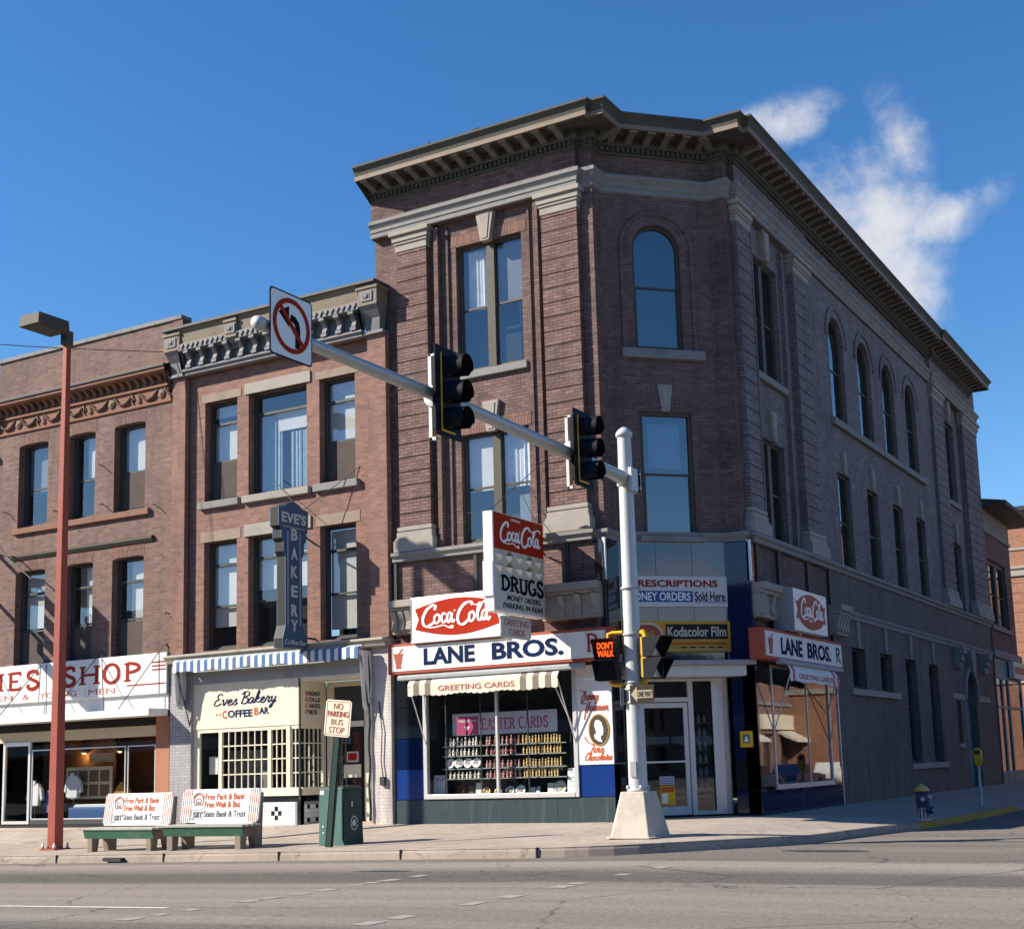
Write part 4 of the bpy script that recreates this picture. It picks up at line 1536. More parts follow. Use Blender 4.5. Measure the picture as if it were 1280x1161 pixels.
m.box(-4.42, -.50, .015, .022, .66, 3.36)
m.build('pane', sf, FM)
m = MB().mat('interior_dark')
m.box(-4.5, -.42, .95, 1.0, .5, 3.45)
m.box(-4.55, -4.5, .08, 1.0, .5, 3.45)
m.box(-.42, -.37, .08, 1.0, .5, 3.45)
m.box(-4.5, -.42, .08, 1.0, 3.42, 3.46)
m.mat('shelf_dark')
m.box(-4.5, -.42, .06, .95, .55, .60)
m.build('display_recess', sf, FM)

# cut-off corner: glazed slate panels, dark end piers, canopy and entrance
m = MB().mat('tile_slate')
for a, b in ((.0, .95), (.96, 1.83), (1.84, 2.62)):
    m.box(a, b, -.05, .02, 3.5, 6.19).cut()
m.mat('aluminium')
m.box(2.62, 2.66, -.055, .02, 3.5, 6.19)
m.box(0, 2.66, -.045, .02, 6.19, 6.2)
m.build_each('glazed_panel', CB, FC)
m = MB().mat('tile_night')
cz = [.06, .62, 1.28, 2.0, 3.0, 4.0, 5.0, 6.19]
for a, b in zip(cz[:-1], cz[1:]):
    m.mat('tile_black' if a in (.62,) else 'tile_night')
    m.box(2.27, 2.84, 2.41, 2.75, a + .006, b)
m.cut()
m.mat('tile_black')
for a, b in zip(cz[:-1], cz[1:]):
    m.box(.13, .43, .02, .60, a + .006, b)
m.build_each('corner_pier', CB, ID)
m = MB().mat('grey_paint')
m.box(-.05, 3.05, -.62, -.03, 3.37, 3.48)
m.mat('grey_white')
m.box(.0, 2.85, -.50, .4, 3.13, 3.37)
m.build('door_canopy', CB, FC, bevel=.015)
DV = .23
m = MB().mat('grey_white')
for a, b in ((.36, .46), (1.68, 1.80)):
    m.box(a, b, DV - .05, DV + .06, .08, 3.12)
m.box(.46, 1.68, DV - .05, DV + .06, 2.60, 2.70)
m.box(.46, 1.68, DV - .05, DV + .06, 3.06, 3.12)
m.box(1.80, 2.30, DV - .05, DV + .06, .08, .16)
m.box(1.80, 2.30, DV - .05, DV + .06, 3.06, 3.12)
ent = m.build('entrance', CB, FC, bevel=.008)
m = MB().mat('aluminium')
# rounded metal end of the side light
m.sweep([(0, .08), (0, 3.12)], [(2.26, DV - .02), (2.40, DV - .03), (2.50, DV - .10), (2.54, DV - .22), (2.54, DV - .32)], caps=False)
m.sweep([(.03, 3.12), (.03, .08)], [(2.26, DV - .02), (2.40, DV - .03), (2.50, DV - .10), (2.54, DV - .22), (2.54, DV - .32)], caps=False)
m.build('rounded_jamb', ent, FC)
m = MB().mat('mirror_glass')
m.box(.46, 1.68, DV, DV + .008, 2.70, 3.06)
m.box(1.80, 2.26, DV, DV + .008, .16, 3.06)
m.build('pane', ent, FC)
m = MB().mat('interior_dark')
m.box(-.1, 2.6, 1.6, 1.65, 0, 3.4)
m.box(-.15, -.1, DV + .1, 1.6, 0, 3.4)
m.box(2.6, 2.65, DV + .1, 1.6, 0, 3.4)
m.box(-.1, 2.6, DV + .1, 1.6, 3.3, 3.35)
m.mat('interior_tan')
m.box(.5, 1.1, .9, .95, 1.2, 2.05)
m.build('lobby', ent, FC)
m = MB().mat('grey_white')
for a, b in ((.48, .58), (1.56, 1.66)):
    m.box(a, b, DV - .03, DV + .03, .09, 2.58)
m.box(.58, 1.56, DV - .03, DV + .03, .09, .28)
m.box(.58, 1.56, DV - .03, DV + .03, 2.47, 2.58)
m.mat('aluminium')
m.box(.58, 1.56, DV - .07, DV - .045, 1.25, 1.29)
dr = m.build('door', CB, FC, bevel=.006)
m = MB().mat('mirror_glass')
m.box(.58, 1.56, DV, DV + .008, .28, 2.47)
m.build('pane', dr, FC)
m = MB().mat('lavender_card')
m.box(.93, 1.27, DV - .016, DV - .004, .77, .95)
m.mat('blue_paint')
for z in (.80, .84, .88, .92):
    m.box(.95, 1.25, DV - .019, DV - .016, z - .012, z + .008)
m.cut()
m.mat('yellow_paint')
m.box(.93, 1.28, DV - .016, DV - .004, .32, .74)
m.mat('orange_letter')
m.box(.95, 1.26, DV - .019, DV - .016, .60, .72)
m.mat('clean_white')
m.box(.97, 1.10, DV - .019, DV - .016, .36, .58)
m.build_each('door_sticker', dr, FC)

# drugstore front on the side street
m = MB().mat('tile_night')
m.box(2.41, 8.5, -.02, .30, -.1, .56)
m.mat('tile_black')
m.box(2.41, 3.38, -.015, .30, .57, 3.42)
m.box(7.68, 8.5, -.015, .30, .57, 1.0)
m.mat('aluminium')
m.box(8.44, 8.5, -.03, .05, -.05, 3.4)
m.build('side_riser', CB, FS)
m = MB().mat('aluminium')
m.box(3.38, 7.68, -.06, .08, .57, .68)
m.box(3.38, 3.45, -.04, .06, .68, 3.35)
m.box(7.61, 7.68, -.04, .06, .68, 3.35)
m.box(3.38, 7.68, -.04, .06, 3.35, 3.42)
m.box(7.68, 8.45, -.03, .06, 3.35, 3.42)
m.box(5.9, 5.95, -.02, .05, .68, 3.35)
sd = m.build('display_window', CB, FS, bevel=.006)
m = MB().mat('mirror_glass')
m.box(3.45, 7.61, 0, .008, .68, 3.35)
m.box(7.70, 8.42, 0, .008, 1.0, 3.35)
m.box(2.45, 3.36, -.022, -.016, .6, 3.0)
m.build('pane', sd, FS)
m = MB().mat('interior_dark')
m.box(3.3, 8.5, 1.0, 1.05, .4, 3.5)
m.box(3.3, 3.35, .1, 1.0, .4, 3.5)
m.box(8.45, 8.5, .1, 1.0, .4, 3.5)
m.box(3.3, 8.5, .1, 1.0, .5, .56)
m.build('display_recess', sd, FS)
m = MB().mat('roof_tar')
m.lathe([(.30, 0), (.30, .68), (.34, .70), (.26, .82), (.10, .90), (0, .91)], (-3.05, .8, 16.2), 16)
m.build('roof_vent', CB, ID)
m = MB().mat('roof_tar')
m.lathe([(.10, 0), (.10, .62), (.20, .64), (.14, .78), (.03, .86), (0, .95)], (-4.45, .6, 16.15), 12)
m.build('roof_vent', CB, ID)
m = MB().mat('dark_metal')
m.tube([(-.2, -.1, 6.48), (.05, -.16, 6.5), (.2, -.1, 6.4), (.36, -.06, 6.1), (.40, -.05, 5.0), (.41, -.05, 4.1)], .018, 6)
m.build('conduit', CB, ID)

# ------------------------------------------------------------------ bakery building
BB = thing('bakery_building', fr(-9, 0, 0), 'narrow red brick building with bracketed tin cornice and a bakery front under a striped awning', 'building')
BF = fr(0, .08)
w = MB().mat('bakery_brick')
bw = ((-11.50, -10.36), (-9.97, -8.02), (-7.61, -6.48))
w.wall(-12.05, -5.95, 4.3, 12.05, 0, [(a, b, 8.46, 11.20) for a, b in bw] + [(a, b, 4.50, 7.38) for a, b in bw], .34)
w.quad((-5.42, -.1, 4.3), (-5.42, .05, 4.3), (-5.42, .05, 12.1), (-5.42, -.1, 12.1))
w.quad((-12.05, -.18, 12.02), (-5.95, -.18, 12.02), (-5.95, .0, 12.02), (-12.05, 0, 12.02))
w.build('wall', BB, BF)
for a, b in ((-12.52, -12.05), (-5.95, -5.40)):
    m = MB().mat('bakery_brick')
    m.box(a, b, -.10, .06, 4.40, 12.02)
    m.build('pilaster', BB, FM)
m = MB().mat('roof_tar')
m.box(-12.5, -5.9, .5, 20, 12.0, 12.3)
m.box(-12.5, -5.9, 19.8, 20, 0, 12.0)
m.build('roof', BB, FM)
for k, (a, b) in enumerate(bw):
    top = 11.42 if k != 1 else 11.50
    for z0, z1 in ((11.20, top), (7.38, 7.66 if k != 1 else 7.70)):
        m = MB().mat('pale_stone' if k == 1 else 'tan_stone')
        dd = .04 if k == 1 else .012
        m.box(a - .12, b + .14, -dd, .1, z0, z1)
        m.build('lintel', BB, BF, bevel=.01)
    for z0, top_floor in ((8.46, 1), (4.50, 0)):
        z1 = z0 + (2.74 if top_floor else 2.88)
        if top_floor:
            bl = [(0, .40, .78, 'blind'), (0, .86, .97, 'blind'), (0, .04, .40, 'screen')] if k == 0 else ([(0, .62, .80, 'blind', .35, 1), (0, .03, .82, 'curtain_blue', .0, .42), (0, .03, .60, 'curtain_blue', .58, 1)] if k == 1 else [(0, .38, .97, 'blind'), (0, .04, .40, 'screen')])
        else:
            bl = [[(0, .22, .97, 'blind')], [(0, .52, .97, 'blind')], [(0, .10, .97, 'blind')]][k]
        sash_window(BB, BF, a, b, z0, z1, .26, mat='frame_dark', transom=.80 if k != 1 else .82, mid=.5 if k != 1 else (0 if top_floor else .5),
                    blinds=bl, glassm='glass', rail=.055,
                    sill=(a - .14, b + .12, z0 - .19, z0, -.12, 'pale_stone' if k == 1 else 'stone') if top_floor else None)
# tin cornice
m = MB().mat('pressed_tin')
m.sweep([(0, 11.98), (.10, 12.0), (.10, 12.06), (.16, 12.10), (.16, 12.15), (.02, 12.16), (.0, 12.16), (.0, 12.62), (.30, 12.64), (.30, 12.82)], [(-12.05, -.1), (-6.0, -.1)])
m.mat('rusty_tin')
m.sweep([(.30, 12.82), (.25, 12.86), (.28, 13.18), (.34, 13.22)], [(-12.05, -.1), (-6.0, -.1)])
m.mat('dark_metal')
m.sweep([(.34, 13.22), (.39, 13.24), (.39, 13.31), (-.6, 13.33)], [(-12.55, -.1), (-5.45, -.1)])
m.mat('pressed_tin')
n = 34
for k in range(n):       # saw-tooth trim
    a = -12.0 + k * 5.96 / n
    d = 5.96 / n
    m.prism([(a, 12.80), (a + d / 2, 12.66), (a + d, 12.80)], -.43, -.405)
tin = m.build('cornice', BB, FM)
bm = MB().mat('pressed_tin')
bm.prism([(0, 12.17), (-.12, 12.18), (-.15, 12.28), (-.10, 12.40), (-.17, 12.50), (-.25, 12.55), (-.25, 12.64), (0, 12.64)], -.065, .065, axis='u')
bm.box(-.085, .085, -.17, 0, 12.17, 12.25)
bm.box(-.08, .08, -.27, -.22, 12.56, 12.64)
first = None
nb = 13
for k in range(nb):
    Mx = fr(-11.80 + k * 5.55 / (nb - 1), -.12)
    if first is None:
        first = bm.build('bracket', tin, Mx)
    else:
        place(first.copy(), tin, Mx)
for a, b, z0, d in ((-12.58, -12.0, 12.0, .31), (-10.36, -9.96, 12.45, .34), (-8.16, -7.76, 12.45, .34), (-6.02, -5.42, 12.0, .31)):
    m = MB().mat('rusty_tin')
    m.box(a, b, -.1 - d, .06, 12.68, 13.22)
    m.box(a - .03, b + .03, -.13 - d, .06, 13.10, 13.16)
    m.mat('pressed_tin')
    c = (a + b) / 2
    m.box(c - .17, c + .17, -.125 - d, -.1 - d, 12.78, 13.03)
    m.mat('dark_metal')
    m.box(c - .11, c + .11, -.13 - d, -.125 - d, 12.83, 12.98)
    m.mat('pressed_tin')
    m.lathe([(.0, -.03), (.05, -.02), (.06, 0)], (c, -.127 - d, 12.905), 10, axis='v')
    m.frustum((a + .10, b - .10, -.15, .06), (a + .06, b - .06, -.20, .06), z0 + .04, z0 + .40 if z0 < 12.2 else z0 + .1)
    m.frustum((a + .06, b - .06, -.20, .06), (a + .02, b - .02, -.08 - d, .06), z0 + .40 if z0 < 12.2 else z0 + .1, 12.68)
    m.box(a - .02, b + .02, -.20, .06, z0, z0 + .08)
    m.build('corner_block', tin, FM, bevel=.008)

# bakery shop front
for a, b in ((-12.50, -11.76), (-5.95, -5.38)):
    m = MB().mat('white_brick' if a > -8 else 'shaded_pier')
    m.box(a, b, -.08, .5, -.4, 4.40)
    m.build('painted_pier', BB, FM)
m = MB().mat('frame_pale')
m.sweep([(.0, 4.20), (.16, 4.22), (.20, 4.30), (.26, 4.36), (.26, 4.41), (-.1, 4.46)], [(-12.52, -.08), (-5.42, -.08)])
m.mat('grey_paint')
m.box(-11.76, -5.95, -.03, .3, 3.62, 4.25)
m.mat('cream_paint')
m.box(-11.76, -5.95, .0, .9, 3.53, 3.62)
m.build('shop_cornice', BB, FM)
GF = fr(-8.20, 0, 0, 90)       # the return beside the door, facing up the street
m = MB().mat('cream_paint')
m.box(-11.76, -8.20, .0, .06, 2.46, 3.53)
m.box(.06, 1.05, -.0, .06, 2.46, 3.53, M=GF)
m.mat('frame_dark')
m.box(-8.235, -8.195, -.02, .02, .6, 3.6)
fascia = m.build('fascia_board', BB, FM)
m = MB().mat('cream_paint')
m.box(-11.76, -11.55, .02, .10, .75, 2.46)
m.box(-11.55, -8.24, .02, .10, 2.36, 2.46)
m.box(-11.55, -8.24, -.02, .14, .72, .92)
for u in (-10.84, -9.21):
    m.box(u - .055, u + .055, .02, .10, .92, 2.36)
m.box(-8.64, -8.52, -.01, .11, .92, 2.44)
m.box(.06, 1.05, .02, .10, 2.36, 2.46, M=GF)
m.box(.06, 1.05, -.02, .12, .72, .92, M=GF)
m.box(.93, 1.05, .02, .10, .92, 2.36, M=GF)
bwin = m.build('display_window', BB, FM, bevel=.006)
m = MB().mat('cream_paint')


def grid(a, b, cols, F, rows=4, z0=.92, z1=2.36):
    for k in range(1, cols):
        u = a + (b - a) * k / cols
        m.box(u - .011, u + .011, .035, .065, z0, z1, M=F)
    for k in range(1, rows):
        z = z0 + (z1 - z0) * k / rows
        m.box(a, b, .037, .063, z - .014, z + .014, M=F)


grid(-10.785, -9.265, 7, ID)
grid(-9.155, -8.64, 3, ID)
grid(-8.52, -8.24, 2, ID)
grid(.06, .93, 5, GF)
grid(-11.50, -10.895, 1, ID, rows=1)
m.build('glazing_bars', bwin, FM)
m = MB().mat('shop_glass')
m.box(-11.55, -8.24, .075, .08, .92, 2.36)
m.box(.06, .93, .075, .08, .92, 2.36, M=GF)
m.build('pane', bwin, FM)
m = MB().mat('interior_dark')
m.box(-11.7, -8.3, 1.9, 1.95, 0, 3.5)
m.box(-11.75, -11.7, .2, 1.9, 0, 3.5)
m.box(-11.7, -8.3, .2, 1.9, 0, .3)
m.mat('blind_grey')
m.box(-11.3, -9.9, .9, .92, .9, 1.9)
m.mat('cloth_white')
m.box(-11.42, -11.12, .25, .26, 1.3, 1.75)
m.build('room', bwin, FM)
m = MB().mat('tile_black')
m.box(-11.76, -8.20, .0, .2, -.4, .72)
m.box(.02, 1.05, .0, .2, -.3, .72, M=GF)
m.mat('tile_grout')
m.box(-11.66, -8.30, -.004, .01, -.09, .57)
m.box(.14, 1.0, -.004, .01, -.05, .57, M=GF)
ts = .11


def tiles(a, b, z0, z1, F, dark):
    nu, nz = int((b - a) / ts), int((z1 - z0) / ts)
    for i in range(nu):
        for j in range(nz):
            m.mat('tile_black' if dark(i, j, nu, nz) else 'tile_white')
            m.box(a + i * ts + .004, a + i * ts + ts - .004, -.010, -.003, z0 + j * ts + .004, z0 + j * ts + ts - .004, M=F)


def cross(i, j, nu, nz):
    for c in range(5, nu, 10):
        k = i - (nu - 15 + c) % nu if False else i - c
        if (abs(k), abs(j - 3)) in ((1, 0), (0, 1), (2, 0), (0, 2)) and (abs(k) + abs(j - 3)) in (1, 2):
            if abs(k) + abs(j - 3) == 1 or True:
                return not (k == 0 and j == 3) and (abs(k) + abs(j - 3)) == 1 or ((abs(k), abs(j - 3)) in ())
    return False


tiles(-11.65, -8.30, -.09, .58, ID, lambda i, j, a, b: abs((i % 10) - 4) + abs(j - 3) == 1)
tiles(.14, 1.03, -.05, .58, GF, lambda i, j, a, b: (i % 5 in (1, 4)) and j in (1, 4))
m.build('tiled_riser', BB, FM)
m = MB().mat('frame_dark')
m.box(-8.1, -5.95, 1.06, 1.12, 2.5, 3.53)
m.mat('cream_paint')
m.box(-8.15, -7.95, 1.0, 1.1, -.2, 3.53)
m.box(-7.95, -6.95, 1.0, 1.1, 2.38, 2.52)
m.box(-7.95, -6.95, 1.0, 1.1, 3.40, 3.53)
m.box(-6.98, -6.80, 1.0, 1.1, -.2, 3.53)
m.mat('white_paint')
m.box(-6.80, -5.95, 1.02, 1.1, -.2, 3.53)
m.build('door_frame', BB, FM)
m = MB().mat('black_paint')
m.box(-7.95, -6.98, 1.08, 1.12, -.15, 2.38)
bd = m.build('door', BB, FM)
m = MB().mat('glass_blue')
m.box(-7.80, -7.12, 1.06, 1.07, .2, 2.25)
m.build('pane', bd, FM)
m = MB().mat('aluminium')
m.box(-7.55, -7.20, 1.03, 1.05, 1.50, 1.76)
m.mat('sign_red')
m.box(-7.51, -7.24, 1.022, 1.03, 1.54, 1.72)
m.mat('cream_paint')
m.box(-7.65, -7.12, 1.03, 1.05, 1.12, 1.44)
m.build('door_card', bd, FM)

m = MB().mat('dark_metal')
m.tube([(-5.99 + .02 * math.sin(k * 1.7), -.13, .1 + k * .28) for k in range(15)], .03, 6)
m.tube([(-5.72, -.10, 2.9), (-5.62, -.12, 2.2), (-5.66, -.12, 1.5), (-5.60, -.12, 1.1)], .014, 5).cut()
m.box(-5.68, -5.55, -.16, -.08, .92, 1.12)  # dark block in place of a shadow patch on the pier
m.build_each('conduit', BB, FM)
# painted words on the fascia
m = MB().mat('navy_paint')
cursive(m, 'Eves', -11.05, -10.25, 3.04, .15, -.002, .036, shear=.35)
cursive(m, 'Bakery', -10.16, -8.98, 3.06, .15, -.002, .036, shear=.35)
m.mat('navy_paint')
m.text('OFFEE', -10.57, -9.74, 2.72, 2.91, -.001, bold=.03)
m.text('AR', -9.52, -9.20, 2.77, 2.94, -.001, bold=.03)
m.mat('orange_letter')
m.text('C', -10.75, -10.60, 2.70, 2.91, -.001, bold=.03)
m.text('B', -9.68, -9.54, 2.75, 2.94, -.001, bold=.03)
m.box(-10.98, -10.92, -.008, 0, 2.80, 2.83)
m.box(-10.86, -10.80, -.008, 0, 2.80, 2.83)
m.build('lettering', fascia, FM)
m = MB()
for k, (c1, rest) in enumerate((('B', 'READ'), ('R', 'OLLS'), ('C', 'AKES'), ('P', 'IES'))):
    z = 3.18 - k * .155
    m.mat('orange_letter')
    m.box(.17, .21, -.006, 0, z + .04, z + .06)
    m.text(c1, .22, .31, z, z + .12, -.001, bold=.03)
    m.mat('navy_paint')
    m.text(rest, .33, .33 + .115 * len(rest), z, z + .11, -.001, bold=.025)
m.build('lettering', fascia, GF)

# ------------------------------------------------------------------ clothes shop building
CL = thing('clothier_building', fr(-16, 0, 0), 'brown brick building at the left with a garlanded terracotta cornice and a clothes shop below', 'building')
w = MB().mat('clothier_brick')
cw = ((-18.74, -17.50), (-16.65, -15.57), (-14.82, -13.62))
w.wall(-19.7, -12.5, 2.9, 13.75, 0, [(a, b, 8.55, 11.06, .07) for a, b in cw] + [(a, b, 4.2, 7.29, .06) for a, b in cw], .34)
w.quad((-12.5, 0, 4), (-12.5, 6, 4), (-12.5, 6, 13.75), (-12.5, 0, 13.75))
w.quad((-19.7, 12, 0), (-19.7, 0, 0), (-19.7, 0, 13.75), (-19.7, 12, 13.75))
w.build('wall', CL, FM)
m = MB().mat('stone')
m.box(-19.75, -12.28, -.05, .35, 13.72, 13.83)
for k in range(8):
    m.box(-19.6 + k * .9, -19.57 + k * .9, -.055, -.05, 13.72, 13.82)
m.build('coping', CL, FM, bevel=.012)
m = MB().mat('roof_tar')
m.box(-19.7, -12.5, .3, 20, 12.4, 12.6)
m.box(-19.7, -12.5, 19.8, 20, 0, 12.4)
m.build('roof', CL, FM)
m = MB().mat('clothier_brick')
m.box(-12.62, -12.26, -.02, .4, 12.6, 13.70)
m.build('chimney', CL, FM)
CC = [(-19.66, 0), (-12.62, 0)]
m = MB().mat('terracotta')
m.sweep([(0, 11.42), (.05, 11.44), (.05, 11.50), (.01, 11.52), (.01, 11.88), (.07, 11.90), (.07, 11.96), (.02, 11.98), (.0, 12.22), (.30, 12.24), (.34, 12.28), (.34, 12.36)], CC)
m.mat('dark_metal')
m.sweep([(.34, 12.36), (.38, 12.37), (.38, 12.44), (.20, 12.46)], CC)
m.mat('terracotta')
m.sweep([(.20, 12.46), (.12, 12.50), (.12, 12.56), (0, 12.62)], CC)
ter = m.build('cornice', CL, FM)
bm = MB().mat('brown_stone')
bm.prism([(0, 11.98), (-.06, 12.0), (-.05, 12.08), (-.13, 12.14), (-.18, 12.18), (-.18, 12.24), (0, 12.24)], -.045, .045, axis='u')
first = None
for k in range(25):
    Mx = fr(-19.50 + k * 6.75 / 24, -.015)
    if first is None:
        first = bm.build('bracket', ter, Mx)
    else:
        place(first.copy(), ter, Mx)
gm = MB().mat('terracotta_pale')           # one garland with its medallion, repeated along the frieze
gm.lathe([(0, -.07), (.07, -.06), (.10, -.03), (.13, -.03), (.13, 0)], (0, 0, 11.70), 14, axis='v')
for s_ in (-1, 1):
    pts = [(s_ * .16, -.035, 11.80), (s_ * .30, -.045, 11.66), (s_ * .47, -.05, 11.60), (s_ * .64, -.045, 11.66), (s_ * .78, -.035, 11.80)]
    for i in range(4):
        for t in (0, .33, .66):
            p = [pts[i][j] + (pts[i + 1][j] - pts[i][j]) * t for j in range(3)]
            gm.lathe([(0, -.05), (.035, -.03), (.045, 0), (.035, .03)], p, 7, axis='v')
    gm.tube([(s_ * .80, -.03, 11.84), (s_ * .86, -.04, 11.74), (s_ * .80, -.03, 11.62), (s_ * .88, -.03, 11.56)], .022, 6)
first = None
for k in range(4):
    Mx = fr(-18.72 + k * 1.92 - .05, -.01)
    if first is None:
        first = gm.build('garland', ter, Mx)
    else:
        place(first.copy(), ter, Mx)
for k, (a, b) in enumerate(cw):
    bl3 = [[(0, .42, .97, 'blind_grey')], [(0, .50, .97, 'blind', .35, 1)], [(0, .47, .97, 'blind'), (0, .05, .45, 'screen')]][k]
    sash_window(CL, FM, a, b, 8.55, 11.06, .26, mat='frame_dark', arch=.07, mid=.46, blinds=bl3, glassm='glass', frame=.10)
    bl2 = [[(0, .04, .42, 'screen'), (0, .42, .97, 'blind')], [(0, .04, .42, 'screen'), (0, .42, .97, 'blind', .4, 1)], [(0, .04, .42, 'screen'), (0, .42, .97, 'blind', .3, 1)]][k]
    sash_window(CL, FM, a, b, 4.25, 7.29, .26, mat='frame_dark', arch=.06, mid=.54, transom=.80, blinds=bl2, glassm='glass', frame=.10)
    for z, hh in ((11.06, .30), (7.29, .30)):
        m = MB().mat('soldier_brick')
        for j in range(16):
            u = a - .02 + (b - a + .04) * j / 16
            m.box(u + .004, u + (b - a + .04) / 16 - .004, -.006, .01, z - .005, z + hh)
        m.build('brick_lintel', CL, FM)
for a, b in ((-18.85, -13.40),):
    m = MB().mat('brown_stone')
    m.box(a, b, -.10, .02, 8.38, 8.55)
    m.build('sill', CL, FM, bevel=.012)
m = MB().mat('frame_paint')
m.sweep([(0, 7.60), (.04, 7.62), (.10, 7.70), (.10, 7.76), (0, 7.78)], [(-18.88, 0), (-13.25, 0)])
m.build('belt_course', CL, FM)
for x, z in ((-19.2, 9.1), (-17.1, 8.9), (-15.3, 10.0), (-15.2, 8.85), (-13.2, 8.6), (-12.7, 5.6)):
    m = MB().mat('dark_metal')
    m.tube([(x, .0, z), (x + .02, -.12, z + .02), (x + .10, -.20, z - .06)], .014, 5)
    m.build('wall_hook', CL, FM)
m = MB().mat('dark_metal')
m.tube([(-19.6, -.05, 7.95), (-19.0, -.35, 7.98), (-18.6, -.5, 7.7), (-17.4, -.55, 6.9)], .025, 6)
m.build('iron_bracket', CL, FM)
# clothes shop front
m = MB().mat('grey_white')
m.box(-19.7, -12.6, -.05, .1, 3.02, 3.46)
m.build('shop_cornice', CL, FM)
m = MB().mat('white_paint')
m.box(-19.7, -12.60, -.75, -.06, 2.86, 3.05)
m.build('canopy', CL, FM, bevel=.01)
m = MB().mat('picture_cream')
m.box(-19.7, -13.10, .02, .3, 2.36, 2.64)
m.mat('black_paint')
m.box(-19.7, -13.10, .06, .3, 2.64, 3.0)
m.build('blind_box', CL, FM)
m = MB().mat('orange_wall')
m.box(-13.06, -12.58, -.02, .3, -.4, 2.86)
m.build('orange_pier', CL, FM)
m = MB().mat('black_paint')
m.box(-19.7, -13.06, .0, .25, -.4, .08)
m.mat('aluminium')
m.box(-19.02, -17.9, -.02, .05, .08, .16)
m.box(-19.02, -17.9, -.02, .05, 2.25, 2.36)
for u in (-19.02, -17.98):
    m.box(u, u + .08, -.02, .05, .16, 2.25)
m.mat('frame_dark')
m.box(-17.9, -13.06, .0, .05, .08, .2)
m.mat('aluminium')
for a, b in ((-17.86, -14.2), (-14.12, -13.10)):
    m.box(a, b, .01, .04, .2, .23)
    m.box(a, b, .01, .04, 2.10, 2.13)
    m.box(a, a + .03, .01, .04, .23, 2.10)
    m.box(b - .03, b, .01, .04, .23, 2.10)
cwin = m.build('display_window', CL, FM)
m = MB().mat('shop_glass')
m.box(-18.94, -13.1, .022, .028, .16, 2.25)
m.build('pane', cwin, FM)
m = MB().mat('interior_tan')
m.box(-19.7, -13.0, 3.0, 3.05, -.2, 2.9)
m.box(-19.75, -19.7, .3, 3.0, -.2, 2.9)
m.box(-13.05, -13.0, .3, 3.0, -.2, 2.9)
m.mat('interior_tan')
m.box(-19.6, -16.6, 1.9, 1.95, .1, 2.5)
m.mat('interior_dark')
m.box(-19.7, -13.0, .3, 3.0, -.05, .05)
m.box(-19.7, -13.0, .3, 3.0, 2.7, 2.75)
m.build('room', cwin, FM)
pic = MB().mat('picture_cream')
pic.box(-17.75, -15.9, 1.15, 1.20, .72, 1.62)
pic.mat('picture_brown')
for i in range(4):
    for j in range(2):
        pic.box(-17.66 + i * .43, -17.30 + i * .43, 1.14, 1.15, .80 + j * .40, 1.12 + j * .40)
pic.mat('picture_cream')
pic.box(-17.2, -16.2, 1.5, 1.55, 1.75, 2.0)
tag(pic.build('picture_board', None, ID), 'cream framed board of small pictures standing in the clothes shop window', 'picture board')


def shirt(x, y, z, mat, label, rz=0):
    M = fr(x, y, z, rz)
    t = thing('shirt', M, label, 'shirt', 'shirts shown in the clothes shop window')
    b = MB().mat(mat)
    prof = [(-.20, 0), (.20, 0), (.215, .35), (.22, .55), (.16, .63), (.06, .66), (-.06, .66), (-.16, .63), (-.22, .55), (-.215, .35)]
    b.prism(prof, -.07, .07)
    b.prism([(.19, .60), (.30, .48), (.36, .18), (.27, .14), (.215, .38)], -.055, .055)
    b.prism([(-.19, .60), (-.215, .38), (-.27, .14), (-.36, .18), (-.30, .48)], -.055, .055)
    b.build('body', t, M, bevel=.03)
    c = MB().mat(mat)
    c.prism([(-.08, .63), (0, .58), (.08, .63), (.06, .72), (-.06, .72)], -.085, -.02)
    c.build('collar', t, M, bevel=.01)
    s = MB().mat('frame_dark')
    s.tube([(0, 0, .05), (0, 0, -z - .1 + .15)], .015, 6)
    s.build('stand', t, M)


shirt(-18.55, .75, .55, 'shirt_white', 'white shirt on a stand behind the framed left pane of the clothes shop')
shirt(-18.0, .9, .35, 'shirt_blue', 'blue shirt low in the clothes shop window left of the red lamp post')
shirt(-17.2, .95, .75, 'shirt_white', 'pale shirt in the clothes shop window under the glowing lamp')
shirt(-15.3, 1.0, .45, 'shirt_ochre', 'ochre shirt right of the picture board in the clothes shop')
m = MB().mat('blue_paint')
m.box(-16.9, -15.2, .5, 1.0, .05, .50)
m.mat('shirt_white')
m.prism([(-16.8, .50), (-15.3, .50), (-15.4, .58), (-16.7, .58)], .55, .95)
tag(m.build('display_table', None, ID, bevel=.02), 'low blue draped display table in the clothes shop window', 'table')
for x, y, lab in ((-17.75, 1.80, 'glowing warm lamp against the orange wall of the clothes shop'), (-16.3, 1.80, 'glowing small lamp above the picture board in the clothes shop')):
    M = fr(x, y, 2.05)
    t = thing('wall_lamp', M, lab, 'lamp', 'lamps inside the clothes shop')
    b = MB().mat('window_lamp')
    b.lathe([(0, -.05), (.05, -.04), (.06, 0), (.03, .03)], (0, 0, 0), 10)
    b.build('bulb', t, M)
    b = MB().mat('frame_dark')
    b.lathe([(.11, -.02), (.10, .06), (.03, .10), (.02, .5)], (0, 0, 0), 12)
    b.build('shade', t, M)
    ld = bpy.data.lights.new('lamp_light', 'POINT')
    ld.energy = 8 if x < -17 else 5
    ld.color = (1, .5, .2)
    ld.shadow_soft_size = .05
    lo = bpy.data.objects.new('lamp_light', ld)
    place(lo, t, M @ Matrix.Translation((0, -.08, -.12)))

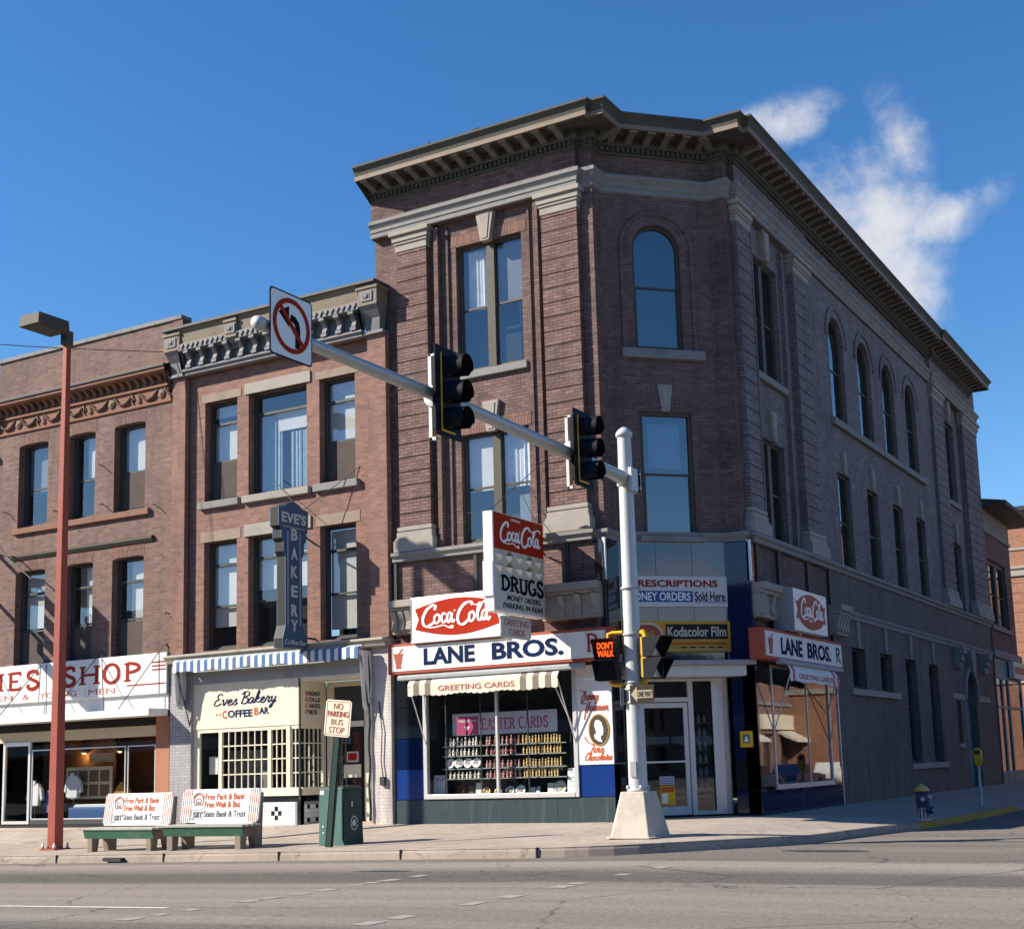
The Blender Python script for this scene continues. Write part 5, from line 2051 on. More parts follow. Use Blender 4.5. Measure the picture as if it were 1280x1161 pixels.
# the next shop up the main street, just beyond the left edge
NB = thing('neighbour_building', fr(-26, 0, 0), 'plain brown brick building at the left edge beyond the clothes shop', 'building')
w = MB().mat('clothier_brick')
nw = [(-31.2 + k * 2.7, -29.9 + k * 2.7) for k in range(4)]
w.wall(-32, -19.72, -.9, 10.9, .02, [(a, b, 7.9, 10.0) for a, b in nw] + [(a, b, 4.4, 6.8) for a, b in nw] + [(-31.4, -20.3, .1, 2.7)], .3)
w.quad((-19.72, .02, -.9), (-19.72, 14, -.9), (-19.72, 14, 10.9), (-19.72, .02, 10.9))
w.quad((-32, 14, -.9), (-32, .02, -.9), (-32, .02, 10.9), (-32, 14, 10.9))
w.build('wall', NB, FM)
m = MB().mat('brown_stone')
m.sweep([(0, 10.5), (.08, 10.52), (.08, 10.7), (.22, 10.8), (.22, 10.95), (-.4, 11.0)], [(-32, .02), (-19.75, .02)])
m.build('cornice', NB, FM)
m = MB().mat('roof_tar')
m.box(-32, -19.72, .3, 14, 10.5, 10.8)
m.build('roof', NB, FM)
for a, b in nw:
    for z0_, z1_ in ((7.9, 10.0), (4.4, 6.8)):
        sash_window(NB, FM, a, b, z0_, z1_, .22, mat='frame_dark', blinds=[(0, .45, .97, 'blind')], sill=(a - .1, b + .1, z0_ - .15, z0_, -.08, 'brown_stone'))
m = MB().mat('shop_glass')
m.quad((-31.4, .2, .1), (-20.3, .2, .1), (-20.3, .2, 2.7), (-31.4, .2, 2.7))
m.build('pane', NB, FM)
m = MB().mat('interior_dark')
m.box(-31.6, -20, 2.0, 2.05, -.8, 3)
m.build('room', NB, FM)
m = MB().mat('faded_red')
m.box(-31.6, -20.1, -.1, .0, 2.85, 3.7)
m.build('fascia_board', NB, FM)

# ------------------------------------------------------------------ buildings down the side street
AN = thing('annex_building', fr(0, 32.6, 0), 'low two-storey building with overhanging eaves and teal shop front past the corner building', 'building')
w = MB().mat('corner_brick')
w.wall(29.62, 35.5, 5.2, 10.3, .05, [(30.4, 34.2, 6.35, 9.15)], .3)
w.quad((35.5, .05, -.2), (35.5, 12, -.2), (35.5, 12, 11.1), (35.5, .05, 11.1))
w.quad((35.5, .05, -.2), (35.5, .05, 11.1), (35.5, .1, 11.1), (35.5, .1, -.2))
w.mat('stone')
w.wall(29.62, 35.5, 10.3, 11.15, .03)
w.box(29.62, 35.5, -.03, .05, 10.2, 10.32)
w.box(29.62, 35.5, -.12, .05, 5.05, 5.35)
w.box(30.2, 34.4, -.06, .05, 6.2, 6.36)
w.build('wall', AN, FS)
m = MB().mat('cornice_paint')
m.prism([(29.62, 11.15), (36.4, 11.15), (36.4, 11.32), (29.62, 11.32)], -1.0, 8)
m.prism([(-1.0, 11.32), (8, 11.32), (3.5, 12.1)], 29.62, 36.3, axis='u')
m.build('roof', AN, FS)
sash_window(AN, FS, 30.4, 34.2, 6.35, 9.15, .2, bays=2, mull=.35, glassm='glass_blue', frame=.16)
m = MB().mat('teal_wood')
m.box(29.62, 35.5, .0, .1, 4.2, 5.05)
for u in (29.65, 31.0, 32.3, 35.2):
    m.box(u, u + .25, -.02, .1, -.2, 4.2)
m.box(29.62, 35.5, -.01, .1, -.2, .5)
m.box(29.62, 35.5, -.01, .1, 3.0, 3.12)
shp = m.build('shop_front', AN, FS)
m = MB().mat('mirror_glass')
m.box(29.7, 35.4, .03, .04, .5, 4.2)
m.build('pane', shp, FS)
m = MB().mat('interior_dark')
m.box(29.62, 35.5, 1.0, 1.05, -.2, 4.6)
m.build('room', shp, FS)
m = MB().mat('sign_grey')
m.box(32.6, 35.45, -.25, -.05, 4.3, 5.0)
m.mat('faded_red')
for k in range(5):
    m.box(32.9 + k * .45, 33.2 + k * .45, -.26, -.25, 4.5, 4.8)
tag(m.build('shop_sign', None, FS), 'pale sign board over the teal shop front at the right edge', 'sign')

OB = thing('brick_building', fr(10, 52, 0), 'tall orange brick building in full sun at the far right edge', 'building')
OF = fr(0, 52)
w = MB().mat('orange_brick')
w.wall(-6, 26, -.3, 14.6, 0, [(2.4 + k * 3.2, 3.8 + k * 3.2, 6.2, 8.8) for k in range(7)], .3)
w.quad((26, 0, 0), (26, 20, 0), (26, 20, 14.6), (26, 0, 14.6))
w.build('wall', OB, OF)
m = MB().mat('pale_stone')
for z0, z1, d in ((10.95, 11.35, .10), (11.35, 11.5, .18), (12.4, 12.55, .06), (5.0, 5.3, .1)):
    m.box(-6, 26, -d, .02, z0, z1)
m.mat('brown_stone')
for k in range(10):
    m.box(-6, 26, -.012, .02, 5.6 + k * .55, 5.63 + k * .55)
m.mat('dark_metal')
m.box(-6, 26, -.2, .3, 14.6, 14.85)
m.build('stone_band', OB, OF)
m = MB().mat('roof_tar')
m.box(-6, 26, .3, 20, 14.3, 14.5)
m.build('roof', OB, OF)
for k in range(7):
    sash_window(OB, OF, 2.4 + k * 3.2, 3.8 + k * 3.2, 6.2, 8.8, .15, glassm='glass_blue')

# across the side street, outside the picture: what the shop glass mirrors
EB = thing('brick_row', fr(20, 50, 0), 'sunny row of brown and tan shops across the side street, mirrored in the shop glass', 'building')
EF = fr(19, 0, 0, -90)       # faces the side street; u runs towards the main street
seg = [(-95, -72, 9.5, 'tan_brick'), (-72, -60, 8.0, 'orange_brick'), (-60, -53, 9.0, 'tan_brick'), (-53, -46, 7.2, 'bakery_brick'), (-46, -33, 9.6, 'tan_brick'), (-33, -20, 8.4, 'clothier_brick')]
for a, b, h, bm_ in seg:
    w = MB().mat(bm_)
    n = max(2, int((b - a) / 3))
    hs = [(a + 1 + (b - a - 1.5) * k / n, a + 1 + (b - a - 1.5) * k / n + 1.1, 5.0, 6.9) for k in range(n)]
    w.wall(a, b, -.3, h, 0, hs + [(a + .8, (a + b) / 2 - .4, .6, 2.7), ((a + b) / 2 + .9, b - .8, .6, 2.7)], .3)
    w.quad((b, 0, 0), (b, 12, 0), (b, 12, h), (b, 0, h))
    w.quad((a, 12, 0), (a, 0, 0), (a, 0, h), (a, 12, h))
    w.mat('stone')
    w.box(a, b, -.25, .02, h - .35, h + .1)
    w.box(a, b, -.1, .02, 4.3, 4.5)
    w.mat(random.choice(['cream_paint', 'white_paint', 'teal_wood', 'faded_red']))
    w.box(a + .6, b - .6, -.15, .0, 2.95, 3.8)
    w.mat('cloth_beige')
    w.prism([(0, 2.9), (-1.1, 2.35), (-1.1, 2.2), (0, 2.7)], a + 1, (a + b) / 2, axis='u')
    w.build('wall', EB, EF)
m = MB().mat('glass_blue')
m.quad((-95, .25, .3), (-20, .25, .3), (-20, .25, 8), (-95, .25, 8))
m.build('pane', EB, EF)
m = MB().mat('interior_dark')
m.box(-95, -20, .6, .7, -.2, 7)
m.build('room', EB, EF)
SB = thing('brick_row', fr(0, -46, 0), 'shaded row of brick shops across the main street behind the camera', 'building')
SF = fr(0, -44, 0, 180)
u = -200
k = 0
while u < 70:
    wd = (9, 12, 8, 14, 10)[k % 5]
    h = (11.5, 13.5, 10.4, 12.8, 13.2)[k % 5]
    w = MB().mat(('clothier_brick', 'bakery_brick', 'painted_brick', 'corner_brick')[k % 4])
    n = int(wd / 3)
    w.wall(u, u + wd, -.4, h, 0, [(u + 1 + j * 2.8, u + 2.2 + j * 2.8, 4.6, 6.6) for j in range(n)] + [(u + .8, u + wd - .8, .5, 2.8)], .4)
    w.quad((u, 10, 0), (u, 0, 0), (u, 0, h), (u, 10, h))
    w.quad((u + wd, 0, 0), (u + wd, 10, 0), (u + wd, 10, h), (u + wd, 0, h))
    w.mat('stone')
    w.box(u, u + wd, -.3, .02, h - .4, h + .1)
    w.mat('grey_white')
    w.box(u + .4, u + wd - .4, -.12, .0, 3.1, 3.9)
    w.mat('frame_dark')
    w.box(u, u + wd, .6, .7, -.4, h - .5)
    w.build('wall', SB, SF)
    u += wd
    k += 1


def car(M, paint_, label):
    t = thing('parked_car', M, label, 'car', 'cars parked across the side street')
    b = MB().mat(paint_)
    side = [(-2.4, .35), (2.35, .35), (2.45, .55), (2.40, .80), (1.2, .92), (-1.55, .95), (-2.45, .88), (-2.5, .55)]
    b.prism(side, -.92, .92)
    b.build('body', t, M, bevel=.06)
    c = MB().mat(paint_)
    c.prism([(-1.6, .94), (1.05, .92), (.45, 1.40), (-1.05, 1.42)], -.74, .74)
    c.build('cabin', t, M, bevel=.06)
    g = MB().mat('tile_black')
    for s_ in (-1, 1):
        g.prism([(-1.35, .97), (.80, .97), (.38, 1.34), (-.98, 1.35)], s_ * .75 - .008, s_ * .75 + .008)
    g.build('side_glass', t, M)
    ch = MB().mat('aluminium')
    for x in (-2.53, 2.46):
        ch.box(x - .05, x + .05, -.9, .9, .42, .54)
        ch.cut()
    ch.build_each('bumper', t, M, bevel=.02)
    for x in (-1.5, 1.5):
        for y in (-.84, .84):
            wl = MB().mat('tyre')
            wl.lathe([(.33, -.10), (.34, -.08), (.34, .08), (.33, .10)], (x, y, .34), 18, axis='v')
            wl.mat('aluminium')
            wl.lathe([(.18, -.105), (.18, .105)], (x, y, .34), 14, axis='v')
            wl.build('wheel', t, M)


car(fr(15.6, 42, road_z(15, 42), 90), 'car_blue', 'blue car mirrored in the side display window')
car(fr(15.6, 49, road_z(15, 49), 90), 'white_paint', 'white car mirrored in the side display window')
car(fr(15.6, 35.5, road_z(15, 35), 90), 'grey_white', 'pale grey car mirrored at the left of the side display window')

# ------------------------------------------------------------------ signs
# clothes shop sign board
M0 = fr(-16.2, -.12, 3.46)
t = thing('shop_sign', M0, 'long white sign board with red serif capitals over the clothes shop', 'sign')
F = fr(0, 0)
m = MB().mat('white_paint')
m.box(-19.75, -12.60, -.14, -.02, 3.46, 4.54)
m.mat('grey_paint')
m.box(-12.60, -12.56, -.15, -.01, 3.44, 4.56)
m.build('board', t, F, bevel=.01)


m = MB().mat('brick_red')
for txt, a, b in (('I', -19.20, -18.93), ('E', -18.74, -18.18), ('S', -18.02, -17.44), ('S', -16.52, -15.98), ('H', -15.84, -15.08), ('O', -14.94, -14.30), ('P', -14.12, -13.49)):
    serif_text(m, txt, a, b, 3.84, 4.34, -.14, .115)
    m.cut()
for z in (4.30, 4.20, 4.10):
    m.box(-13.12, -12.62, -.146, -.14, z - .018, z + .018).cut()
m.box(-14.04, -12.62, -.146, -.14, 3.71, 3.745)
m.build_each('lettering', t, F)
m = MB().mat('faded_red')
m.text('MEN', -19.6, -18.55, 3.55, 3.70, -.14, bold=-.004)
m.text('&', -18.12, -17.87, 3.55, 3.70, -.14, bold=-.004)
m.text('YOUNG', -17.43, -15.96, 3.55, 3.70, -.14, bold=-.004)
m.text('MEN', -15.49, -14.48, 3.55, 3.70, -.14, bold=-.004)
m.build_each('small_lettering', t, F)
m = MB().mat('dark_metal')
for a, b in (((-12.75, -.06, 4.78), (-13.72, -.74, 3.06)), ((-12.75, -.02, 4.80), (-12.60, -.03, 4.60)), ((-15.10, -.06, 4.72), (-14.25, -.74, 3.06)), ((-15.10, -.06, 4.72), (-16.25, -.74, 3.06)),
             ((-17.3, -.06, 4.66), (-16.45, -.74, 3.06)), ((-17.3, -.06, 4.66), (-18.4, -.74, 3.06)), ((-19.3, -.06, 4.66), (-18.6, -.74, 3.06))):
    m.tube([a, b], .014, 5).cut()
m.build_each('stay_rod', t, F)

# tall projecting sign beyond the left edge, only its shadow is in the picture
t = thing('projecting_sign', fr(-20.1, -.3, 6.4), 'tall slatted sign hanging out over the sidewalk beyond the clothes shop', 'sign')
FL = fr(-20.0, 0, 0, 90)
m = MB().mat('white_paint')
m.box(-3.45, -2.55, 0, .25, 6.7, 9.55)
m.build('panel', t, FL)
m = MB().mat('dark_metal')
for z in (6.6, 7.15, 7.7, 8.25):
    m.box(-2.55, -1.2, .05, .2, z, z + .28).cut()
m.build_each('slat', t, FL)
m = MB().mat('dark_metal')
m.box(-1.3, .05, .1, .16, 6.9, 7.0).cut()
m.box(-1.3, .05, .1, .16, 8.3, 8.4)
m.build_each('support_arm', t, FL)

# bakery neon sign
FE = fr(-7.65, 0, 0, 90)
t = thing('neon_sign', fr(-7.65, -.9, 4.26), 'tall blue neon sign projecting over the bakery with white letters down its shaft', 'sign')
poly = [(-1.31, 4.26), (-.38, 4.28), (-.38, 4.46), (-.46, 4.62), (-.56, 4.80), (-.58, 6.50), (-.50, 6.62), (-.50, 6.85), (-.42, 6.95), (-.42, 7.22), (-.34, 7.26), (-.34, 7.70),
        (-.52, 7.72), (-.66, 7.80), (-.90, 7.88), (-1.13, 7.80), (-1.27, 7.70), (-1.45, 7.68), (-1.45, 7.22), (-1.36, 7.18), (-1.36, 6.92), (-1.28, 6.84), (-1.28, 6.60), (-1.20, 6.48), (-1.20, 4.80), (-1.26, 4.62), (-1.31, 4.48)]
m = MB().mat('neon_blue')
m.prism(poly, 0, .02)
m.mat('black_paint')
m.prism(poly, .02, .26)
m.mat('neon_blue')
m.prism(poly, .26, .28)
m.build('case', t, FE)
m = MB().mat('pale_letter')
m.text("EVE'S", -1.36, -.44, 7.32, 7.58, -.001, t=.02, bold=.03)
zc = [6.90, 6.43, 5.98, 5.50, 5.03, 4.66]
for ch, z in zip('BAKERY', zc):
    m.text(ch, -1.01, -.77, z, z + .29, -.001, t=.02, bold=.03)
m.build_each('lettering', t, FE)
m = MB().mat('pale_letter')
m.text('Coffee Bar', -1.26, -.43, 4.34, 4.46, -.001, t=.008, bold=.01, shear=.2)
for a, b in (((-1.30, 7.22), (-.48, 7.22)), ((-1.12, 7.12), (-1.12, 4.82)), ((-.66, 7.12), (-.66, 4.82))):
    m.stroke([a, b], .022, -.001, smooth=False, taper=False)
m.build('neon_line', t, FE)
m = MB().mat('dark_metal')
m.tube([(-.40, .13, 7.12), (.10, .13, 6.95)], .025, 6).cut()
m.tube([(-.45, .13, 4.55), (.12, .13, 4.55)], .03, 6).cut()
m.tube([(-.45, .13, 7.7), (.15, -1.5, 8.9)], .01, 5).cut()
m.tube([(-.45, .13, 7.7), (.15, 1.6, 8.9)], .01, 5)
m.build_each('support_arm', t, FE)

# bakery awning, rolled up, with its loose side curtains
t = thing('awning', fr(-9, -.3, 3.9), 'blue and white striped awning rolled up over the bakery front', 'awning')
va = MB()
n = 50
for k in range(n):
    va.mat('cloth_blue' if k % 2 else 'cloth_white')
    a = -12.05 + k * 6.0 / n
    b = a + 6.0 / n
    wob = .02 * math.sin(k * .7) + .012 * math.sin(k * 1.9)
    arcp = [(a + (b - a) * j / 4, 3.95 + wob - .022 * math.sin(PI * j / 4)) for j in range(5)]
    va.prism(arcp + [(b, 4.19 + wob * .3), (a, 4.19 + wob * .3)], -.46, -.452)
    va.prism([(-.46, 4.19 + wob * .3), (-.45, 4.215), (-.34, 4.25), (-.30, 4.25), (-.30, 4.23), (-.44, 4.19)], a, b, axis='u')
va.build('valance', t, FM)
m = MB().mat('grey_paint')
m.tube([(-12.1, -.34, 4.23), (-6.0, -.34, 4.23)], .05, 8)
m.build('roller', t, FM)
for sx, nm in ((-12.05, 0), (-6.05, 1)):
    m = MB()
    for k in range(6):
        m.mat('cloth_white' if k % 2 == (0 if nm == 0 else 1) or nm else 'cloth_blue')
        y0 = -.44 + k * .07
        zb = 3.05 + .06 * math.sin(k * 2.2) if nm == 0 else 2.75 + .08 * math.sin(k * 2.0)
        off = .03 * math.sin(k * 2.6)
        m.add([(sx + off, y0, 4.15), (sx - off, y0 + .075, 4.15), (sx - off * 1.5 + .04, y0 * .75 + .06, zb), (sx + off * 1.5 + .03, y0 * .75 - .01, zb)], [(0, 1, 2, 3)])
        m.add([(sx + off + .05, y0, 4.12), (sx - off + .09, y0 + .06, 4.12), (sx - off * 1.5 + .08, y0 * .75 + .05, zb + .2), (sx + off * 1.5 + .06, y0 * .75, zb + .1)], [(0, 1, 2, 3)])
    m.build('side_curtain', t, FM)
m = MB().mat('dark_metal')
m.tube([(-11.95, -.42, 4.0), (-11.80, -.06, 2.5)], .015, 5).cut()
m.tube([(-6.0, -.42, 4.0), (-5.95, -.12, 2.4)], .015, 5)
m.build_each('arm', t, FM)

# drugstore fascia signs


def mortar(mb, c, z0, w_, h, v):
    mb.prism([(c - w_ * .30, z0), (c + w_ * .30, z0), (c + w_ * .22, z0 + h * .12), (c + w_ * .30, z0 + h * .3), (c + w_ * .45, z0 + h * .72), (c + w_ * .5, z0 + h * .76), (c - w_ * .5, z0 + h * .76),
              (c - w_ * .45, z0 + h * .72), (c - w_ * .30, z0 + h * .3), (c - w_ * .22, z0 + h * .12)], v - .006, v)
    mb.stroke([(c + w_ * .05, z0 + h * .76), (c + w_ * .45, z0 + h)], w_ * .16, v, smooth=False)


t = thing('fascia_sign', fr(-2.3, -.2, 3.5), 'long white fascia sign with navy capitals and red rim above the large display window', 'sign', 'fascia signs of the drugstore')
m = MB().mat('faded_red')
m.box(-5.25, .62, -.36, -.02, 3.49, 4.20)
m.build('case', t, FM, bevel=.012)
m = MB().mat('white_paint')
m.box(-5.13, .52, -.372, -.36, 3.555, 4.135)
m.mat('grey_paint')
for u in (-3.3, -1.85, -.45):
    m.box(u, u + .008, -.3735, -.37, 3.555, 4.135)
m.build('face', t, FM)
m = MB().mat('navy_paint')
m.text('LANE', -4.22, -2.82, 3.66, 4.05, -.374, bold=.035)
m.text('BROS.', -2.36, -.52, 3.66, 4.05, -.374, bold=.035)
m.build_each('lettering', t, FM)
m = MB().mat('faded_red')
mortar(m, -4.94, 3.62, .28, .46, -.374)
m.build('mortar_emblem', t, FM)
m = MB().mat('brick_red')
serif_text(m, 'R', .06, .36, 3.68, 4.07, -.374, .05)
m.stroke([(.20, 3.64), (.40, 3.84)], .035, -.374, smooth=False)
m.build('prescription_emblem', t, FM)

t = thing('fascia_sign', fr(3.0, 5, 3.5), 'white fascia sign with navy capitals and red rim round the corner above the side window', 'sign', 'fascia signs of the drugstore')
m = MB().mat('faded_red')
m.box(2.08, 7.98, -.36, -.02, 3.48, 4.18)
m.build('case', t, FS, bevel=.012)
m = MB().mat('white_paint')
m.box(2.20, 7.88, -.372, -.36, 3.55, 4.11)
m.build('face', t, FS)
m = MB().mat('navy_paint')
m.text('LANE', 3.20, 4.72, 3.63, 4.02, -.374, bold=.035)
m.text('BROS.', 5.10, 6.95, 3.63, 4.02, -.374, bold=.035)
m.build_each('lettering', t, FS)
m = MB().mat('faded_red')
mortar(m, 2.52, 3.60, .36, .46, -.374)
m.build('mortar_emblem', t, FS)
m = MB().mat('black_letter')
serif_text(m, 'R', 7.38, 7.74, 3.66, 4.02, -.374, .05)
m.build('prescription_emblem', t, FS)


def fish(mb, u0, u1, z0, z1, v, d=.012):
    c = (z0 + z1) / 2
    n = 10
    H = z1 - z0
    W_ = u1 - u0
    up = [(u0 + W_ * k / n, c + H * (.28 + .22 * math.sin(PI * k / n))) for k in range(n + 1)]
    dn = [(u1 - W_ * k / n, c - H * (.28 + .22 * math.sin(PI * k / n))) for k in range(n + 1)]
    poly = up + [(u1 - W_ * .045, c)] + dn + [(u0 + W_ * .045, c)]
    mb.prism(poly[::-1], v - d, v)


t = thing('drink_sign', fr(-3.2, -.3, 4.2), 'wide white box sign with a red fishtail panel and white script standing on the fascia', 'sign')
m = MB().mat('clean_white')
m.box(-4.48, -1.98, -.46, -.20, 4.22, 5.22)
m.mat('aluminium')
m.box(-4.51, -1.95, -.47, -.19, 4.17, 4.22)
m.box(-4.51, -1.95, -.465, -.195, 5.22, 5.245)
m.mat('grey_paint')
m.box(-4.51, -4.48, -.468, -.19, 4.22, 5.22)
m.build('case', t, FM, bevel=.01)
m = MB().mat('sign_red')
fish(m, -4.38, -2.06, 4.30, 5.15, -.46)
m.build('fishtail_panel', t, FM)
m = MB().mat('clean_white')
drink_script(m, -4.22, -2.28, 4.46, 5.02, -.474, .062)
m.build('script', t, FM)

FK = fr(3.4, 0, 0, 90)
t = thing('drink_sign', fr(3.2, 5, 4.2), 'small white box sign with rounded red panel and white script on the side street front', 'sign')
m = MB().mat('clean_white')
m.box(3.70, 6.22, 0, .50, 4.22, 5.20)
m.mat('grey_paint')
m.box(3.68, 3.70, -.01, .50, 4.20, 5.21)
m.box(3.675, 3.68, .24, .30, 4.7, 4.76)
m.box(4.4, 4.5, .1, .56, 4.12, 4.22)
m.build('case', t, FK, bevel=.015)
m = MB().mat('faded_red')
n = 12
poly = [(3.86, 4.50), (4.0, 4.71), (3.86, 4.92)] + arc_pts(4.97, 4.71, 1.05, .42, 152, 28, 10) + [(6.08, 4.92), (5.98, 4.71), (6.08, 4.50)] + arc_pts(4.97, 4.71, 1.05, .42, -28, -152, 10)
m.prism(poly[::-1], -.014, 0)
m.build('red_panel', t, FK)
m = MB().mat('clean_white')
drink_script(m, 4.14, 5.86, 4.47, 5.00, -.016, .06)
m.build('script', t, FK)

FD = fr(-1.0, 0, 0, 90)
t = thing('projecting_sign', fr(-1.1, -1.4, 4.5), 'projecting box sign with red top, diamond band and big black capitals on grey', 'sign')
m = MB().mat('clean_white')
m.box(-2.46, -.28, 0, .24, 4.49, 6.63)
m.mat('aluminium')
m.box(-2.50, -2.44, -.01, .25, 4.8, 5.55)
m.build('case', t, FD, bevel=.015)
m = MB().mat('sign_red')
m.box(-2.42, -.30, -.012, 0, 5.83, 6.61)
m.build('red_panel', t, FD)
m = MB().mat('clean_white')
drink_script(m, -2.22, -.44, 5.94, 6.44, -.013, .055)
m.text('DRINK', -1.72, -1.30, 6.50, 6.55, -.013, bold=0)
m.build('script', t, FD)
m = MB().mat('diamond_cream')
m.box(-2.42, -.30, -.012, 0, 5.34, 5.83)
cw_, ch_ = 2.12 / 5, .245
for j in range(2):
    for k in range(5):
        a, z = -2.42 + k * cw_, 5.34 + j * ch_
        A, B_, C_, D_ = (a, -.012, z + ch_ / 2), (a + cw_ / 2, -.012, z), (a + cw_, -.012, z + ch_ / 2), (a + cw_ / 2, -.012, z + ch_)
        T_ = (a + cw_ / 2, -.075, z + ch_ * .5)
        for p, q, mm in ((A, B_, 'clean_white'), (B_, C_, 'diamond_cream'), (C_, D_, 'diamond_olive' if (j + k) % 2 else 'diamond_teal'), (D_, A, 'diamond_olive' if k % 2 else 'diamond_cream')):
            m.mat(mm)
            m.add([p, q, T_], [(0, 1, 2)])
m.build('diamond_band', t, FD)
m = MB().mat('sign_grey')
m.box(-2.42, -.30, -.010, 0, 4.53, 5.34)
m.build('grey_panel', t, FD)
m = MB().mat('black_letter')
serif_text(m, 'DRUGS', -2.16, -.36, 4.96, 5.28, -.011, .085, gap=.10)
m.text('MONEY ORDERS', -1.95, -.52, 4.76, 4.88, -.011, bold=.015, shear=.2)
m.text('PARKING IN REAR', -2.12, -.40, 4.59, 4.71, -.011, bold=.015, shear=.2)
m.build_each('lettering', t, FD)
m = MB().mat('dark_metal')
m.tube([(-.28, .1, 6.35), (-.05, .1, 6.35)], .03, 6).cut()
m.tube([(-.28, .1, 5.2), (.05, .1, 5.2)], .03, 6).cut()
m.tube([(-.28, .1, 6.1), (.0, .1, 5.98)], .02, 6).cut()
m.tube([(-.3, .12, 6.62), (-.02, .9, 7.9)], .009, 5).cut()
m.tube([(-2.4, .12, 6.63), (.05, 2.2, 7.2)], .009, 5).cut()
m.tube([(-2.4, .12, 6.63), (.02, -.6, 8.6)], .009, 5)
m.build_each('stay_rod', t, FD)

t = thing('hanging_sign', fr(-1.1, -1.5, 3.97), 'small rounded sign with red capitals hanging below the projecting box sign', 'sign')
m = MB().mat('sign_grey')
c = .07
poly = [(-2.15 + c, 3.97), (-.87 - c, 3.97), (-.87, 3.97 + c), (-.87, 4.43 - c), (-.87 - c, 4.43), (-2.15 + c, 4.43), (-2.15, 4.43 - c), (-2.15, 3.97 + c)]
m.prism(poly, .04, .08)
m.build('plate', t, FD)
m = MB().mat('faded_red')
m.text('GREETING', -2.02, -.98, 4.23, 4.37, .039, bold=.0)
m.text('CARDS', -1.80, -1.16, 4.03, 4.17, .039, bold=.0)
m.build_each('lettering', t, FD)
m = MB().mat('dark_metal')
m.tube([(-1.85, .06, 4.43), (-1.85, .06, 4.5)], .008, 5).cut()
m.tube([(-1.15, .06, 4.43), (-1.15, .06, 4.5)], .008, 5)
m.build_each('hook', t, FD)

t = thing('wall_sign', FC @ Matrix.Translation((1.4, -.08, 4.7)), 'white sign board with red capitals over a blue panel on the cut-off corner', 'sign')
m = MB().mat('grey_white')
m.box(.14, 2.66, -.10, -.055, 4.72, 5.42)
m.build('board', t, FC, bevel=.008)
m = MB().mat('blue_paint')
m.box(.16, 1.80, -.103, -.10, 4.83, 5.08)
m.box(1.84, 2.62, -.103, -.10, 4.82, 4.835)
m.build('blue_panel', t, FC)
m = MB().mat('brick_red')
m.text('PRESCRIPTIONS', .34, 2.42, 5.17, 5.33, -.101, bold=.03)
m.build('red_lettering', t, FC)
m = MB().mat('clean_white')
m.text('MONEY ORDERS', .24, 1.74, 4.86, 5.05, -.104, bold=.02)
m.build('white_lettering', t, FC)
m = MB().mat('black_letter')
m.text('Sold Here.', 1.85, 2.62, 4.85, 5.07, -.101, bold=.012)
m.build('black_lettering', t, FC)

t = thing('film_sign', FC @ Matrix.Translation((1.4, -.08, 3.7)), 'yellow film sign with a black lettered panel and red lozenge over the corner door', 'sign')
m = MB().mat('film_yellow')
m.box(.05, 2.67, -.12, -.055, 3.69, 4.40)
m.build('board', t, FC, bevel=.008)
m = MB().mat('black_paint')
m.box(1.10, 2.60, -.124, -.12, 3.985, 4.325)
m.build('black_panel', t, FC)
m = MB().mat('diamond_cream')
m.text('Kodacolor Film', 1.14, 2.56, 4.04, 4.27, -.125, bold=.025)
m.build_each('lettering', t, FC)
m = MB().mat('diamond_cream')
pl_ = [(.12, 3.90)] + [(1.02, 3.90)] + arc_pts(.74, 4.06, .30, .30, 0, 90, 8) + [(.12, 4.36)]
m.prism(pl_, -.123, -.12)
m.mat('faded_red')
pl_ = [(.14, 3.93)] + [(.98, 3.93)] + arc_pts(.72, 4.06, .26, .25, 0, 90, 8) + [(.14, 4.31)]
m.prism(pl_, -.126, -.123)
m.mat('film_yellow')
m.text('Kodak', .28, .86, 4.00, 4.20, -.127, bold=.02)
m.mat('orange_letter')
m.box(1.2, 2.55, -.122, -.12, 3.87, 3.91)
m.mat('black_letter')
for k in range(5):
    m.box(1.45 + k * .22, 1.59 + k * .22, -.122, -.12, 3.79, 3.815)
m.mat('cream_paint')
m.box(.1, 2.62, -.122, -.12, 3.745, 3.755)
m.build('red_lozenge', t, FC)

# candy panel with a cameo
t = thing('candy_panel', fr(0, -.02, 1.26), 'tall white panel with dark red script and an oval cameo right of the display window', 'sign')
m = MB().mat('white_paint')
m.box(-.42, .44, -.03, .0, 1.26, 3.42)
m.build('board', t, FM)


def Px(x):
    return -.42 + (x - 70) * .00226


def Pz(y):
    return 3.41 - (y - 60) * .00218


m = MB().mat('faded_red')
cursive(m, 'Fanny', Px(140), Px(310), Pz(405), .10, -.03, .026, shear=.2)
cursive(m, 'Farmer', Px(175), Px(410), Pz(515), .10, -.03, .026, shear=.2)
m.stroke([(Px(105), Pz(300)), (Px(160), Pz(330)), (Px(130), Pz(385)), (Px(120), Pz(440))], .03, -.03)
m.stroke([(Px(120), Pz(440)), (Px(190), Pz(445)), (Px(165), Pz(520)), (Px(150), Pz(600))], .03, -.03)
m.stroke([(Px(145), Pz(770)), (Px(175), Pz(820)), (Px(240), Pz(855))], .03, -.03)
m.build('red_lettering', t, FM)
m = MB().mat('orange_letter')
cursive(m, 'Fine', Px(190), Px(345), Pz(930), .10, -.03, .022, shear=.4)
cursive(m, 'Chocolates', Px(135), Px(430), Pz(1005), .085, -.03, .02, shear=.4)
m.build('orange_lettering', t, FM)
m = MB().mat('gold_paint')
m.prism(arc_pts(Px(303), Pz(705), .250, .345, 0, 351, 39), -.05, -.03)
m.mat('oval_dark')
